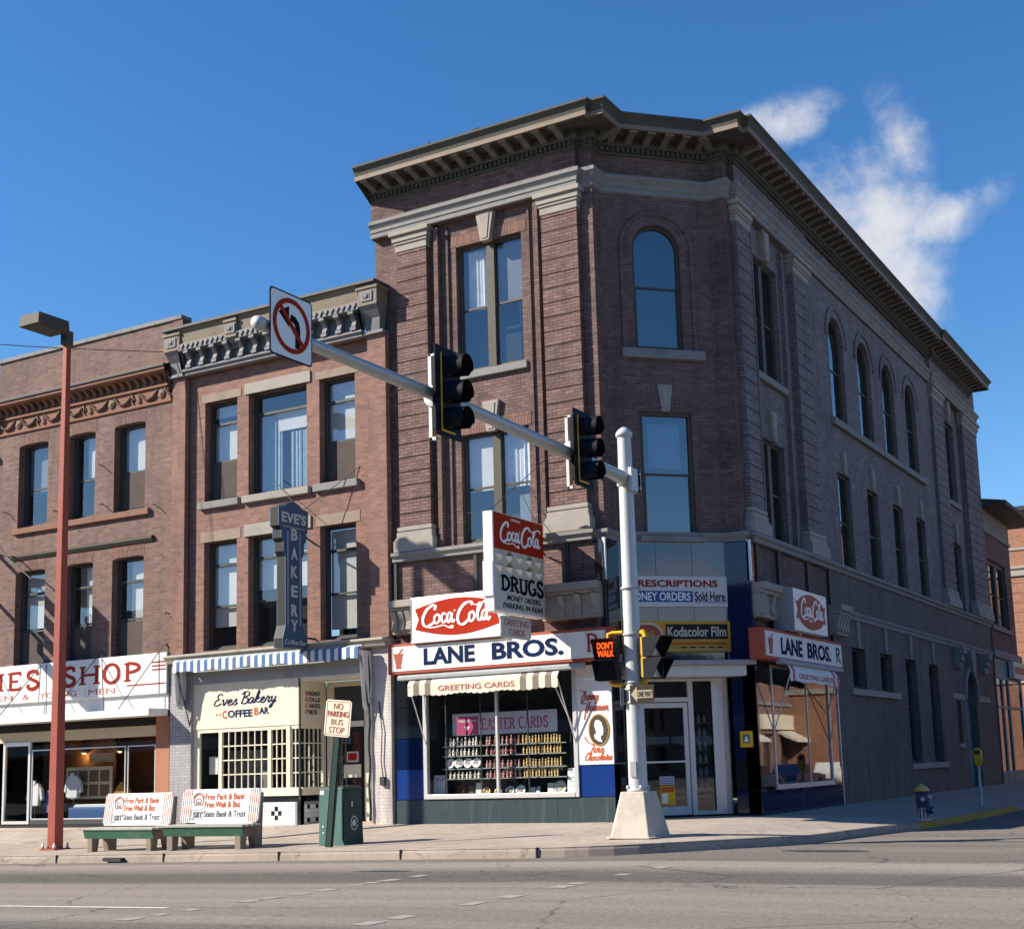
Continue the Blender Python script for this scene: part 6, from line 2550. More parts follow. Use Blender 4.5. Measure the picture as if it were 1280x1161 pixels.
m.prism(arc_pts(Px(303), Pz(705), .225, .32, 0, 351, 39), -.056, -.05)
m.mat('clean_white')
cx_, cz_ = Px(303), Pz(705)
head = [(-.07, .20), (-.10, .10), (-.07, .0), (-.05, -.06), (-.11, -.12), (-.09, -.19), (.0, -.25), (.09, -.27), (.05, -.18), (.06, -.12), (.11, -.12), (.105, -.07), (.125, -.055), (.11, -.01), (.125, .03), (.10, .08), (.085, .15), (.03, .20), (-.02, .215)]
m.prism([(cx_ + a, cz_ + b) for a, b in head], -.060, -.056)
m.build('cameo', t, FM)
t['label'] = t['label']

# striped awnings over the two display windows


def shop_awning(F, roll, val, zr, zv0, zv1, vroll, vval, n, ma, mb_, label, words, wu, wz, arms):
    t = thing('awning', F @ Matrix.Translation(((val[0] + val[1]) / 2, vval, zv0)), label, 'awning', 'striped awnings of the drugstore')
    m = MB().mat('grey_paint')
    m.prism([(vroll - .10, zr), (vroll + .04, zr - .02), (vroll + .04, zr + .11), (vroll - .06, zr + .11), (vroll - .10, zr + .06)], roll[0], roll[1], axis='u')
    m.build('roller_box', t, F)
    m = MB()
    for k in range(n):
        a = val[0] + (val[1] - val[0]) * k / n
        b = val[0] + (val[1] - val[0]) * (k + 1) / n
        inside = wu and wu[0] - .1 < (a + b) / 2 < wu[1] + .05
        m.mat(ma if (k % 2 == 0 or inside) else mb_)
        wob = .016 * math.sin(k * .9)
        arcp = [(a + (b - a) * j / 4, zv0 + wob - .022 * math.sin(PI * j / 4)) for j in range(5)]
        m.prism(arcp + [(b, zv1), (a, zv1)], vval, vval + .006)
        m.quad((a, vval + .003, zv1), (b, vval + .003, zv1), (b, vroll, zr + .05), (a, vroll, zr + .05))
    m.build('valance', t, F)
    if words:
        m = MB().mat('faded_red')
        m.text(words, wu[0], wu[1], wz[0], wz[1], vval - .001, bold=.005)
        m.build_each('lettering', t, F)
    m = MB().mat('aluminium')
    for pts in arms:
        m.tube(pts, .014, 6).cut()
    m.build_each('arm', t, F)


shop_awning(FM, (-4.92, -.02), (-4.60, -.62), 3.34, 2.96, 3.22, -.36, -.50, 25, 'cloth_beige', 'cloth_dun',
            'beige and dun striped awning with faded red words over the main display window', 'GREETING CARDS', (-3.75, -1.72), (3.03, 3.15),
            [[(-4.56, -.50, 3.18), (-4.42, -.03, 1.80)], [(-4.16, -.48, 3.05), (-4.36, -.10, 2.15)], [(-.64, -.50, 3.18), (-.46, -.03, 1.70)], [(-.80, -.40, 3.1), (-.48, -.05, 2.0)]])
shop_awning(FS, (2.95, 7.70), (3.50, 7.25), 3.41, 3.04, 3.28, -.36, -.46, 22, 'cloth_white', 'magenta_paint',
            'narrow white and purple striped awning over the side street display window', 'GREETING CARDS', (4.1, 6.7), (3.10, 3.22),
            [[(3.50, -.46, 3.2), (3.42, -.03, 1.9)], [(7.25, -.46, 3.2), (7.62, -.03, 1.7)], [(7.0, -.46, 3.2), (7.5, -.03, 2.4)]])

t = thing('notice', fr(2.55, 2.4, 1.5), 'small yellow notice with a bell shape on the dark blue corner pier', 'notice')
m = MB().mat('yellow_paint')
m.box(2.42, 2.72, 2.385, 2.40, 1.54, 1.90)
m.build('plate', t, ID, bevel=.004)
m = MB().mat('teal_wood')
m.box(2.49, 2.65, 2.382, 2.386, 1.63, 1.82)
m.mat('clean_white')
m.prism([(2.51, 1.66), (2.63, 1.66), (2.60, 1.72), (2.59, 1.78), (2.55, 1.78), (2.54, 1.72)], 2.379, 2.383)
m.build('emblem', t, ID)

# ------------------------------------------------------------------ inside the display window
t = thing('banner', fr(-2.5, .35, 2.0), 'pale banner of dark serif capitals hung inside the main display window', 'banner')
m = MB().mat('lavender_card')
m.box(-3.93, -1.13, .35, .36, 2.02, 2.52)
m.build('card', t, FM)
m = MB().mat('magenta_paint')
m.box(-3.81, -3.22, .345, .35, 2.03, 2.45)
m.mat('clean_white')
m.text('Ambassador Cards', -3.76, -3.27, 2.32, 2.39, .345, t=.003, bold=.005)
m.prism([(-3.60, 2.22), (-3.44, 2.22), (-3.52, 2.12)], .342, .345)
m.build('maker_label', t, FM)
m = MB().mat('magenta_paint')
serif_text(m, 'EASTER CARDS', -3.12, -1.36, 2.13, 2.38, .35, .034, t=.004, gap=.12)
m.build_each('lettering', t, FM)

sh = thing('display_shelves', fr(-2.8, .75, .6), 'dark four-tier display shelves in the main window under the pale banner', 'shelves')
rows_z = (1.78, 1.55, 1.26, 1.03)
for z in rows_z:
    m = MB().mat('shelf_dark')
    m.box(-4.13, -.84, .20, .40, z - .022, z)
    m.mat('grey_paint')
    m.box(-4.13, -.84, .192, .20, z - .024, z - .004)
    m.build('shelf', sh, FM)
for u in (-4.15, -3.04, -2.05, -.84):
    m = MB().mat('frame_dark')
    m.box(u, u + .02, .40, .44, .6, 2.0)
    m.build('upright', sh, FM)


def figure(kind):
    b = MB().mat({'w': 'figurine_white', 't': 'figurine_tan', 'r': 'figurine_rose'}[kind])
    if kind == 't':
        b.lathe([(.030, 0), (.032, .012), (.018, .02), (.022, .06), (.026, .09), (.018, .12), (.010, .135), (.017, .15), (.018, .168), (.008, .182), (0, .184)], (0, 0, 0), 8)
    else:
        b.lathe([(.036, 0), (.037, .014), (.026, .02), (.032, .05), (.024, .09), (.020, .115), (.010, .128), (.020, .145), (.021, .165), (.010, .185), (0, .188)], (0, 0, 0), 8)
        b.tube([(-.024, 0, .11), (-.036, -.012, .08), (-.015, -.028, .075)], .008, 5)
        b.tube([(.024, 0, .11), (.036, -.012, .08), (.015, -.028, .075)], .008, 5)
    return b


proto = {}
FL_ = {'w': ('white china figurine standing at the left of the dark display shelves', 'white figurines on the left of the display shelves'),
       'r': ('rosy china figurine in the middle of the dark display shelves', 'rosy figurines in the middle of the display shelves'),
       't': ('tan carved figurine standing at the right of the dark display shelves', 'tan figurines on the right of the display shelves')}


def put_fig(kind, x, z):
    M = fr(x + .255, .26 + random.uniform(-.02, .03), z, random.uniform(-50, 50)) @ Matrix.Scale(random.uniform(.86, 1.12), 4, (0, 0, 1))
    if kind not in proto:
        o = figure(kind).build('figurine', None, M)
        tag(o, FL_[kind][0], 'figurine', FL_[kind][1])
        proto[kind] = o
    else:
        place(proto[kind].copy(), None, M)


for r, z in enumerate(rows_z):
    nl = (10, 9, 0, 8)[r]
    for k in range(nl):
        put_fig('w', -4.31 + (.1 if r == 3 else 0) + k * (.105 if r < 2 else .112), z)
    for k in range((9, 8, 9, 9)[r]):
        put_fig('r', -3.20 + k * .108 + random.uniform(-.01, .01), z)
    for k in range((13, 13, 13, 12)[r]):
        put_fig('t', -2.22 + k * .0795, z)


def plate(x, y, z, r_, label, grp=None, mat='china', tilt=12, src=None):
    M = fr(x, y, z + r_ * .98) @ Matrix.Rotation(R(-tilt), 4, 'X')
    if src is not None:
        o = src.copy()
        place(o, None, M)
        o['label'] = label
        return o
    b = MB().mat(mat)
    b.lathe([(0, .0), (r_ * .6, -.004), (r_ * .68, -.016), (r_, -.03), (r_, -.024), (r_ * .66, -.004), (r_ * .6, .008), (0, .012)], (0, 0, 0), 20, axis='v')
    b.mat('figurine_rose' if mat == 'china' else 'figurine_tan')
    b.lathe([(r_ * .30, -.006), (r_ * .2, -.010), (0, -.010)], (0, 0, 0), 14, axis='v')
    o = b.build('plate', None, M)
    return tag(o, label, 'plate', grp)


p0 = plate(-3.94, .28, 1.26, .12, 'white china plate, first from the left on the third shelf', 'plates on the third shelf')
for x, lab in ((-3.71, 'second'), (-3.46, 'third'), (-3.23, 'fourth')):
    plate(x, .28, 1.26, .12, 'white china plate, %s from the left on the third shelf' % lab, src=p0)
plate(-3.05, .40, .60, .11, 'round gold plate on the window floor left of the white post', mat='figurine_tan')
plate(-2.74, .40, .60, .10, 'round brown bowl on the window floor by the white post', mat='figurine_tan')
plate(-2.43, .42, .60, .12, 'blue-grey plate on the window floor right of the white post', mat='lavender_card')
plate(-2.15, .42, .60, .13, 'white plate on the window floor, second right of the post', mat='china')
plate(-1.12, .40, .60, .17, 'large grey platter leaning by the white placard in the window', mat='grey_white')


def card(x0, x1, z1, y, mat, label, cat='card', lines=0, lean=6):
    M = fr((x0 + x1) / 2, y, .60) @ Matrix.Rotation(R(-lean), 4, 'X')
    b = MB().mat(mat)
    w_ = (x1 - x0) / 2
    b.box(-w_, w_, 0, .012, 0, z1 - .60)
    b.box(-.03, .03, .012, .06, 0, .03)
    b.mat('grey_letter')
    for k in range(lines):
        z = (z1 - .60) * (.82 - k * .16)
        b.box(-w_ * .7, w_ * random.uniform(.3, .75), -.002, 0, z, z + .012)
    return tag(b.build('display_card', None, M), label, cat)


o = card(-4.42, -4.10, 1.12, .22, 'lavender_card', 'lavender card with two letters in the lower left of the display window')
m = MB().mat('grey_letter')
m.text('TV', -.10, .10, .36, .44, -.002, t=.002, bold=.02)
m.build('lettering', o, WM[o.name])
card(-.86, -.53, 1.20, .22, 'clean_white', 'white lettered placard in the lower right of the display window', lines=4)
card(-3.88, -3.68, .86, .40, 'interior_tan', 'dark brown framed photograph on the display window floor')
card(-3.56, -3.38, .85, .42, 'picture_brown', 'dim grey box on the window floor left of the white boxed card')
card(-3.35, -3.17, .92, .38, 'clean_white', 'white boxed card on the window floor left of the gold plate')
card(-1.93, -1.80, .80, .40, 'clean_white', 'small tilted white card on the window floor', lean=14)
card(-1.77, -1.68, .82, .40, 'cloth_white', 'narrow white folded card on the window floor', lean=20)
card(-1.45, -1.22, .88, .38, 'clean_white', 'square white card on the window floor left of the large platter', lines=2)

first = None
for r in range(6):
    for k in range(3):
        Mx = FC @ fr(1.90 + k * .14, DV + .28, .62 + r * .30)
        if first is None:
            b = MB().mat('pale_letter')
            b.lathe([(.045, 0), (.048, .02), (.048, .13), (.02, .17), (.018, .21), (0, .212)], (0, 0, 0), 10)
            first = tag(b.build('bottle', None, Mx), 'pale bottle on the narrow shelves behind the glass right of the corner door', 'bottle', 'bottles beside the corner door')
        else:
            place(first.copy(), None, Mx)
t = thing('side_shelves', FC @ fr(2.04, DV + .28, .3), 'narrow shelves of bottles behind the glass right of the corner door', 'shelves')
for r in range(6):
    m = MB().mat('grey_paint')
    m.box(1.82, 2.26, DV + .20, DV + .36, .60 + r * .30, .615 + r * .30)
    m.build('shelf', t, FC)
m = MB().mat('frame_dark')
m.box(1.80, 1.82, DV + .20, DV + .36, .10, 2.4)
m.cut()
m.box(2.26, 2.28, DV + .20, DV + .36, .10, 2.4)
m.build_each('upright', t, FC)

# ------------------------------------------------------------------ street furniture
z0 = walk_z(-11.5, -4.6)
ML = fr(-11.55, -4.6, z0)
t = thing('street_lamp', ML, 'tall square red street lamp post with a grey shoebox head', 'street lamp')
m = MB().mat('lamp_red')
H = 12.22
m.frustum((-.125, .125, -.125, .125), (-.065, .065, -.065, .065), .03, H)
m.build('pole', t, ML, bevel=.012)
m = MB().mat('lamp_red')
m.box(-.24, .24, -.24, .24, 0, .03)
m.mat('aluminium')
for a in (-.19, .19):
    for b in (-.19, .19):
        m.lathe([(.035, .03), (.035, .09), (.02, .10), (.02, .15), (0, .15)], (a, b, 0), 8)
m.build('base_plate', t, ML)
m = MB().mat('lamp_head')
m.box(-.10, .10, -.12, .10, H - .32, H + .02)
m.box(-.05, .05, -.30, -.14, H - .02, H + .10)
m.build('bracket', t, ML, bevel=.01)
hd = MB().mat('lamp_head')
hd.frustum((-.34, .34, -1.15, -.22), (-.32, .32, -1.12, -.24), H - .12, H + .16)
ho = hd.build('lamp_head', t, ML, bevel=.015)
m = MB().mat('frame_dark')
m.box(-.28, .28, -1.08, -.30, H - .135, H - .121)
m.build('lens', ho, ML)

# benches
bz = walk_z(-8.2, -5.6)


def make_bench(M, label):
    t = thing('bus_bench', M, label, 'bench', 'advertising benches at the bus stop')
    for u in (-.87, .87):
        m = MB().mat('bench_leg')
        prof = [(-.30, 0), (-.14, 0), (-.10, .26), (.10, .26), (.16, 0), (.38, 0), (.40, .50), (.44, 1.12), (.35, 1.12), (.25, .50), (.12, .46), (-.30, .44)]
        m.prism(prof, u - .075, u + .075, axis='u')
        m.build('leg', t, M, bevel=.012)
    m = MB().mat('bench_green')
    m.prism([(-.36, .46), (-.30, .28), (-.27, .28), (-.31, .46)], -1.02, 1.02, axis='u')
    m.build('apron', t, M, bevel=.006)
    m = MB().mat('bench_top')
    for y in (-.38, -.22, -.06, .09):
        m.box(-1.05, 1.05, y, y + .135, .46, .505)
    m.build('seat', t, M, bevel=.008)
    Mb = M @ Matrix.Translation((0, .18, .53)) @ Matrix.Rotation(R(-9), 4, 'X')
    m = MB().mat('clean_white')
    c = .05
    m.prism([(-1.0 + c, 0), (1.0 - c, 0), (1.0, c), (1.0, .68 - c), (1.0 - c, .68), (-1.0 + c, .68), (-1.0, .68 - c), (-1.0, c)], -.02, .02)
    bk = m.build('backrest', t, Mb, bevel=.004)
    m = MB().mat('faded_red')
    for s_ in (-1, 1):
        for k in range(5):
            u = s_ * (.97 - k * .052)
            m.box(u - .008, u + .008, -.024, -.02, .01, .67)
        m.cut()
    m.build_each('stripe_panel', bk, Mb)
    m = MB().mat('orange_letter')
    m.text('Free Park & Bank', -.40, .62, .46, .59, -.021, bold=.012)
    m.text('Free Wait & Bus', -.40, .52, .30, .43, -.021, bold=.02)
    m.build_each('red_lettering', bk, Mb)
    m = MB().mat('grey_letter')
    m.text('State Bank & Trust', -.40, .68, .11, .24, -.021, bold=.012)
    m.text('SBT', -.66, -.44, .10, .22, -.023, bold=.03)
    for a, b, c, d in ((-.74, -.42, .055, .067), (-.74, -.42, .245, .257), (-.74, -.728, .067, .245), (-.432, -.42, .067, .245)):
        m.box(a, b, -.023, -.02, c, d)
    for k in range(4):
        m.stroke([(-.72, .09 + k * .04), (-.68, .075 + k * .04), (-.66, .10 + k * .04)], .012, -.021)
    m.build('grey_lettering', bk, Mb)
    m = MB().mat('orange_letter')
    m.stroke(arc_pts(-.57, .45, .125, .125, -60, 240, 20), .022, -.021, smooth=False, contrast=0)
    m.stroke(arc_pts(-.57, .43, .07, .06, 0, 180, 10), .018, -.021, smooth=False, contrast=0)
    m.mat('grey_letter')
    for k in range(3):
        m.box(-.63 + k * .045, -.60 + k * .045, -.024, -.02, .35, .43)
    m.stroke(arc_pts(-.57, .45, .155, .155, 20, 160, 12), .018, -.021, smooth=False, contrast=0)
    m.build('seal', bk, Mb)
    return t


b1 = make_bench(fr(-8.36, -5.42, bz - .02, -1), 'green advertising bench with white printed back next to the red lamp post')
b2 = copy_tree(b1, fr(-6.02, -5.42, walk_z(-6, -5.5) - .01, 3))
b2['label'] = 'green advertising bench with white printed back nearer the litter bin'

# litter bin and bus stop sign
zb = walk_z(-3.2, -5.1)
MBn = fr(-3.22, -4.80, zb, -2)
t = thing('litter_bin', MBn, 'green metal litter bin with round emblem on its dark side under the bus stop sign', 'bin')
m = MB().mat('bin_teal')
m.prism([(-.34, 0), (.30, 0), (.25, .12), (.25, 1.10), (-.32, 1.10)], -.30, -.27)
m.mat('bin_dark')
m.frustum((-.33, .30, -.27, .30), (-.31, .26, -.27, .28), 0, 1.08)
m.build('body', t, MBn, bevel=.01)
m = MB().mat('bin_dark')
m.frustum((-.34, .29, -.31, .31), (-.30, .24, -.26, .27), 1.08, 1.14)
m.build('lid', t, MBn, bevel=.01)
m = MB().mat('grey_white')
Ms = MBn @ fr(.285, 0, 0, 90)
m.stroke(arc_pts(.02, .42, .10, .13, 0, 350, 24), .02, -.004, smooth=False, contrast=0)
m.prism([(-.03, .37), (.05, .36), (.08, .42), (.04, .50), (.0, .48), (-.04, .44)], -.008, 0)
m.box(-.06, -.02, -.008, .0, .74, .84)
m.build('emblem', t, Ms)
m = MB().mat('clean_white')
m.box(-.30, -.20, -.305, -.30, .98, 1.06)
m.lathe([(0, -.306), (.018, -.306), (.018, -.30)], (-.22, 0, .36), 10, axis='v')
m.lathe([(0, -.306), (.018, -.306), (.018, -.30)], (-.22, 0, .24), 10, axis='v')
m.build('label_plate', t, MBn)

MP = fr(-2.98, -5.55, walk_z(-3.0, -5.5)) @ Matrix.Rotation(R(6.2), 4, 'Y')
t = thing('bus_stop_sign', MP, 'leaning white no parking bus stop sign on a dark green post', 'sign')
m = MB().mat('post_green')
m.box(-.075, .075, 0, .012, 0, 2.75)
m.box(-.075, -.06, 0, .06, 0, 2.75)
m.box(.06, .075, 0, .06, 0, 2.75)
m.build('post', t, MP)
m = MB().mat('cream_paint')
c = .04
m.prism([(-.31 + c, 2.10), (.31 - c, 2.10), (.31, 2.10 + c), (.31, 2.80 - c), (.31 - c, 2.80), (-.31 + c, 2.80), (-.31, 2.80 - c), (-.31, 2.10 + c)], -.012, -.004)
pl_ = m.build('plate', t, MP)
m = MB().mat('faded_red')
for a, b, c, d in ((-.28, .28, 2.125, 2.137), (-.28, .28, 2.763, 2.775), (-.28, -.268, 2.137, 2.763), (.268, .28, 2.137, 2.763)):
    m.box(a, b, -.015, -.012, c, d)
m.text('NO', -.11, .11, 2.62, 2.74, -.013, bold=0)
m.text('PARKING', -.25, .25, 2.475, 2.59, -.013, bold=.015)
m.text('BUS', -.15, .14, 2.325, 2.435, -.013, bold=0)
m.text('STOP', -.19, .18, 2.165, 2.285, -.013, bold=0)
m.build_each('lettering', pl_, MP)

# traffic signal pole with mast arm
PX, PY = 3.10, -4.48
zp = walk_z(PX, PY)
MT = fr(PX, PY, zp)
t = thing('signal_pole', MT, 'tall silver traffic signal pole on a tapered concrete base with a long mast arm', 'signal pole')
m = MB().mat('plinth_concrete')
c = .15
o_, i_ = .40, .245


def octo(r_, c_):
    return [(-r_ + c_, -r_), (r_ - c_, -r_), (r_, -r_ + c_), (r_, r_ - c_), (r_ - c_, r_), (-r_ + c_, r_), (-r_, r_ - c_), (-r_, -r_ + c_)]


a_, b_ = octo(.42, .07), octo(.25, .045)
m.add([(x, y, .02) for x, y in a_] + [(x, y, .80) for x, y in b_], [(k, (k + 1) % 8, (k + 1) % 8 + 8, k + 8) for k in range(8)] + [tuple(range(8, 16))])
m.prism(octo(.47, .08), 0, .03, axis='z')
m.build('concrete_base', t, MT, bevel=.012)
m = MB().mat('pole_silver')
m.tube([(0, 0, .80), (0, 0, 7.15 - zp + .1)], .168, 20, r1=.125)
m.lathe([(.20, .80), (.20, .84), (.17, .85)], (0, 0, 0), 20)
for k in range(4):
    m.lathe([(.03, .84), (.03, .90), (0, .91)], (.19 * math.cos(k * PI / 2 + .7), .19 * math.sin(k * PI / 2 + .7), 0), 8)
m.build('pole', t, MT)
m = MB().mat('arm_silver')
for z in (2.34, 2.58, 2.70, 3.56, 4.4):
    m.lathe([(.172, z), (.176, z + .005), (.176, z + .035), (.172, z + .04)], (0, 0, 0), 20)
    m.box(.165, .215, -.02, .02, z - .005, z + .045)
    m.cut()
m.build_each('strap', t, MT)
m = MB().mat('grey_paint')
m.box(-.06, .06, -.185, -.15, 1.05, 1.32)
m.lathe([(.012, -.19), (.012, -.185)], (0, 0, 1.08), 6, axis='v')
m.build('handhole_cover', t, MT, bevel=.008)
m = MB().mat('black_paint')
m.tube([(-.13, -.10, 3.0), (-.14, -.11, 3.3), (-.13, -.10, 3.9)], .012, 5)
m.build('cable', t, MT)
m = MB().mat('pole_silver')
zt = 7.25 - zp
m.lathe([(.155, zt - .05), (.155, zt + .02), (.10, zt + .09), (.04, zt + .13), (0, zt + .14)], (0, 0, 0), 18)
m.build('pole_cap', t, MT)
ZA = 6.42
m = MB().mat('arm_silver')
m.tube([(PX, PY - .1, ZA - .02), (PX, PY - .6, ZA + .01), (PX, -9.5, ZA + .13), (PX, -14.45, ZA + .17)], .135, 18, r1=.075)
m.build('mast_arm', t, ID)
m = MB().mat('pole_silver')
m.tube([(PX, PY, ZA - .14), (PX, PY, ZA + .10)], .165, 18)
m.box(PX - .05, PX + .20, PY + .10, PY + .22, ZA - .26, ZA + .16)
m.box(PX + .14, PX + .20, PY - .18, PY + .2, ZA - .26, ZA + .16)
for zz in (ZA - .18, ZA + .08):
    m.lathe([(.025, -.02), (.025, .02)], (PX + .21, PY + .15, zz), 8, axis='u')
m.build('clamp', t, ID)
m = MB().mat('pole_silver')
m.lathe([(.0, -14.60), (.07, -14.59), (.085, -14.55), (.085, -14.47), (.07, -14.44)], (PX, 0, ZA + .17), 16, axis='v')
m.build('arm_cap', t, ID)


def signal_head(y, zc, label):
    F = fr(PX + .22, y, 0, 90)        # faces up the main street; u runs along y
    t = thing('traffic_signal', fr(PX, y, zc), label, 'traffic light', 'traffic lights on the mast arm')
    m = MB().mat('signal_black')
    m.prism([(-.33, zc - .66), (.33, zc - .66), (.33, zc + .66), (-.33, zc + .66)], 0, .012)
    m.build('backplate', t, F)
    m = MB().mat('signal_black')
    m.box(-.17, .17, .012, .16, zc - .54, zc + .54)
    m.mat('yellow_paint')
    m.box(-.20, -.17, -.02, 0, zc - .56, zc + .56)
    m.box(-.20, .16, -.02, 0, zc - .59, zc - .56)
    m.build('housing', t, F, bevel=.02)
    for k, (lm, dz) in enumerate((('lens_dark', .385), ('lens_amber', 0), ('lens_green', -.385))):
        v_ = MB().mat('signal_black')
        # hood: open-bottomed tube
        n = 22
        r0 = .165
        for (ra, s_) in ((r0, 1), (r0 - .008, -1)):
            vs, fs = [], []
            for j in range(n + 1):
                a = R(-55) + R(290) * j / n
                x, z = ra * math.cos(a), ra * math.sin(a)
                vs += [(x, -.01, zc + dz + z), (x * .97, -.34 if z > -.05 else -.30, zc + dz + z - .025)]
            for j in range(n):
                q = (2 * j, 2 * j + 1, 2 * j + 3, 2 * j + 2)
                fs.append(q if s_ > 0 else q[::-1])
            v_.add(vs, fs, smooth=True)
        hood = v_.build('visor', t, F)
        l_ = MB().mat(lm)
        l_.lathe([(.15, 0), (.12, -.02), (.06, -.034), (0, -.038)], (0, -.004, zc + dz), 18, axis='v')
        l_.build('lens', hood, F)
    m = MB().mat('pole_silver')
    m.box(-.03, .03, .26, .32, zc - .66, zc + .62)
    m.box(-.03, .03, .20, .32, zc + .58, zc + .62)
    m.box(-.03, .03, .20, .32, zc - .66, zc - .61)
    m.lathe([(.16, -.07), (.17, 0), (.16, .07)], (0, .22, ZA + .12), 14, axis='u')
    m.mat('yellow_paint')
    m.box(-.01, .05, .235, .262, zc - .58, zc + .58)
    m.build('mount', t, F, bevel=.006)
    return t


signal_head(-10.74, 6.56, 'black traffic light with backplate nearer the left turn sign, out on the mast arm')
signal_head(-6.58, 6.54, 'black traffic light with backplate nearer the silver pole on the mast arm')

FN = fr(PX + .12, 0, 0, 90)
t = thing('turn_sign', fr(PX + .12, -14.07, 6.2), 'square white no left turn sign with red ring at the mast arm tip', 'sign')
m = MB().mat('signal_black')
c = .05
y0, y1, za, zb_ = -14.47, -13.67, 6.22, 7.06


def rrect(a, b, c_, d, r_):
    return arc_pts(b - r_, c_ + r_, r_, r_, -90, 0, 4) + arc_pts(b - r_, d - r_, r_, r_, 0, 90, 4) + arc_pts(a + r_, d - r_, r_, r_, 90, 180, 4) + arc_pts(a + r_, c_ + r_, r_, r_, 180, 270, 4)


m.prism(rrect(y0, y1, za, zb_, .06), 0, .006)
m.mat('clean_white')
m.prism(rrect(y0 + .022, y1 - .022, za + .022, zb_ - .022, .045), -.003, 0)
m.build('plate', t, FN)
cy_, cz_ = (y0 + y1) / 2, (za + zb_) / 2 + .01
m = MB().mat('black_letter')
m.stroke([(cy_ + .11, cz_ - .26), (cy_ + .115, cz_ + .0), (cy_ + .06, cz_ + .085), (cy_ - .02, cz_ + .10)], .085, -.003, contrast=0, taper=False)
m.prism([(cy_ - .24, cz_ + .13), (cy_ - .05, cz_ - .02), (cy_ - .05, cz_ + .24)][::1], -.0085, -.003)
m.build('arrow', t, FN)
m = MB().mat('sign_red')
n = 40
for k in range(n):
    a0, a1 = 2 * PI * k / n, 2 * PI * (k + 1) / n
    ro, ri = .345, .285
    m.prism([(cy_ + ri * math.cos(a0), cz_ + ri * math.sin(a0)), (cy_ + ro * math.cos(a0), cz_ + ro * math.sin(a0)), (cy_ + ro * math.cos(a1), cz_ + ro * math.sin(a1)), (cy_ + ri * math.cos(a1), cz_ + ri * math.sin(a1))], -.011, -.003)
m.stroke([(cy_ - .215, cz_ + .215), (cy_ + .215, cz_ - .215)], .06, -.010, t=.003, contrast=0, smooth=False, taper=False)
m.build('red_ring', t, FN)
m = MB().mat('pole_silver')
m.box(y0 + .15, y1 - .15, .006, .05, ZA + .05, ZA + .12).cut()
m.box(y0 + .15, y1 - .15, .006, .05, ZA + .24, ZA + .31)
m.build_each('bracket', t, FN)

# walk signals on the pole


def walk_signal(F, label, lit):
    t = thing('walk_signal', F @ Matrix.Translation((0, 0, 2.75)), label, 'walk signal', 'walk signals on the signal pole')
    for k, (za, lt) in enumerate(((3.12, lit), (2.74, False))):
        m = MB().mat('signal_black')
        m.box(-.20, .20, .02, .24, za, za + .36)
        m.prism([(-.20, za + .36), (.20, za + .36), (.20, za + .345), (-.20, za + .345)], -.26, .02)
        for s_ in (-1, 1):
            m.prism([(.02, za + .36), (-.26, za + .36), (-.02, za), (.02, za)], s_ * .20 - .006, s_ * .20 + .006, axis='u')
        bd_ = m.build('case', t, F, bevel=.006)
        m = MB().mat('lens_dark' if lt else 'tile_black')
        m.box(-.18, .18, .012, .02, za + .02, za + .34)
        fc = m.build('lamp_face', bd_, F)
        if lt:
            m = MB().mat('walk_lamp')
            m.text("DON'T", -.155, .155, za + .185, za + .315, .011, t=.004, bold=.03)
            m.text('WALK', -.155, .155, za + .045, za + .165, .011, t=.004, bold=.03)
            m.build_each('lettering', fc, F)
    return t


MW = fr(2.66, PY - .22, 0, 12)
t = walk_signal(MW, 'black walk signal left of the silver pole showing orange lit words', True)
m = MB().mat('yellow_paint')
m.tube([(2.66, PY - .08, 3.48), (2.66, PY - .08, 3.58), (2.72, PY - .05, 3.60), (3.08, PY, 3.60)], .035, 8)
m.cut()
m.tube([(2.66, PY - .08, 2.74), (2.68, PY - .08, 2.68), (2.76, PY - .05, 2.66), (3.08, PY, 2.66)], .035, 8)
m.build_each('yellow_bracket', t, ID)
MW2 = fr(3.56, PY + .02, 0, 78)
t = walk_signal(MW2, 'black walk signal on a yellow bracket right of the silver pole, facing away', False)
m = MB().mat('yellow_paint')
m.tube([(3.12, PY, 3.58), (3.33, PY - .02, 3.58), (3.37, PY - .03, 3.52), (3.37, PY - .03, 2.74), (3.33, PY - .02, 2.68), (3.12, PY, 2.68)], .05, 8)
m.box(3.32, 3.42, PY - .14, PY + .10, 2.76, 3.48)
m.build('yellow_bracket', t, ID)

MO = fr(3.34, PY - .20, 0, 10)
t = thing('one_way_sign', MO @ Matrix.Translation((0, 0, 2.3)), 'small brown one way sign with a cream arrow pointing left on the silver pole', 'sign')
m = MB().mat('arrow_brown')
m.box(-.22, .22, 0, .008, 2.30, 2.63)
m.build('plate', t, MO)
m = MB().mat('arrow_cream')
m.prism([(-.20, 2.465), (-.09, 2.33), (-.09, 2.395), (.19, 2.395), (.19, 2.535), (-.09, 2.535), (-.09, 2.60)], -.004, 0)
ar = m.build('arrow', t, MO)
m = MB().mat('arrow_brown')
m.text('ONE WAY', -.085, .18, 2.415, 2.515, -.0045, t=.003, bold=.02)
m.build('lettering', ar, MO)
MO2 = fr(PX - .24, PY - .05, 0, -70)
t = thing('sign_back', MO2 @ Matrix.Translation((0, 0, 2.3)), 'bare grey back of a sign plate left of the silver pole', 'sign')
m = MB().mat('grey_paint')
m.box(-.20, .20, 0, .008, 2.28, 2.62)
m.mat('aluminium')
m.box(-.02, .02, .008, .05, 2.30, 2.60)
m.build('plate', t, MO2)

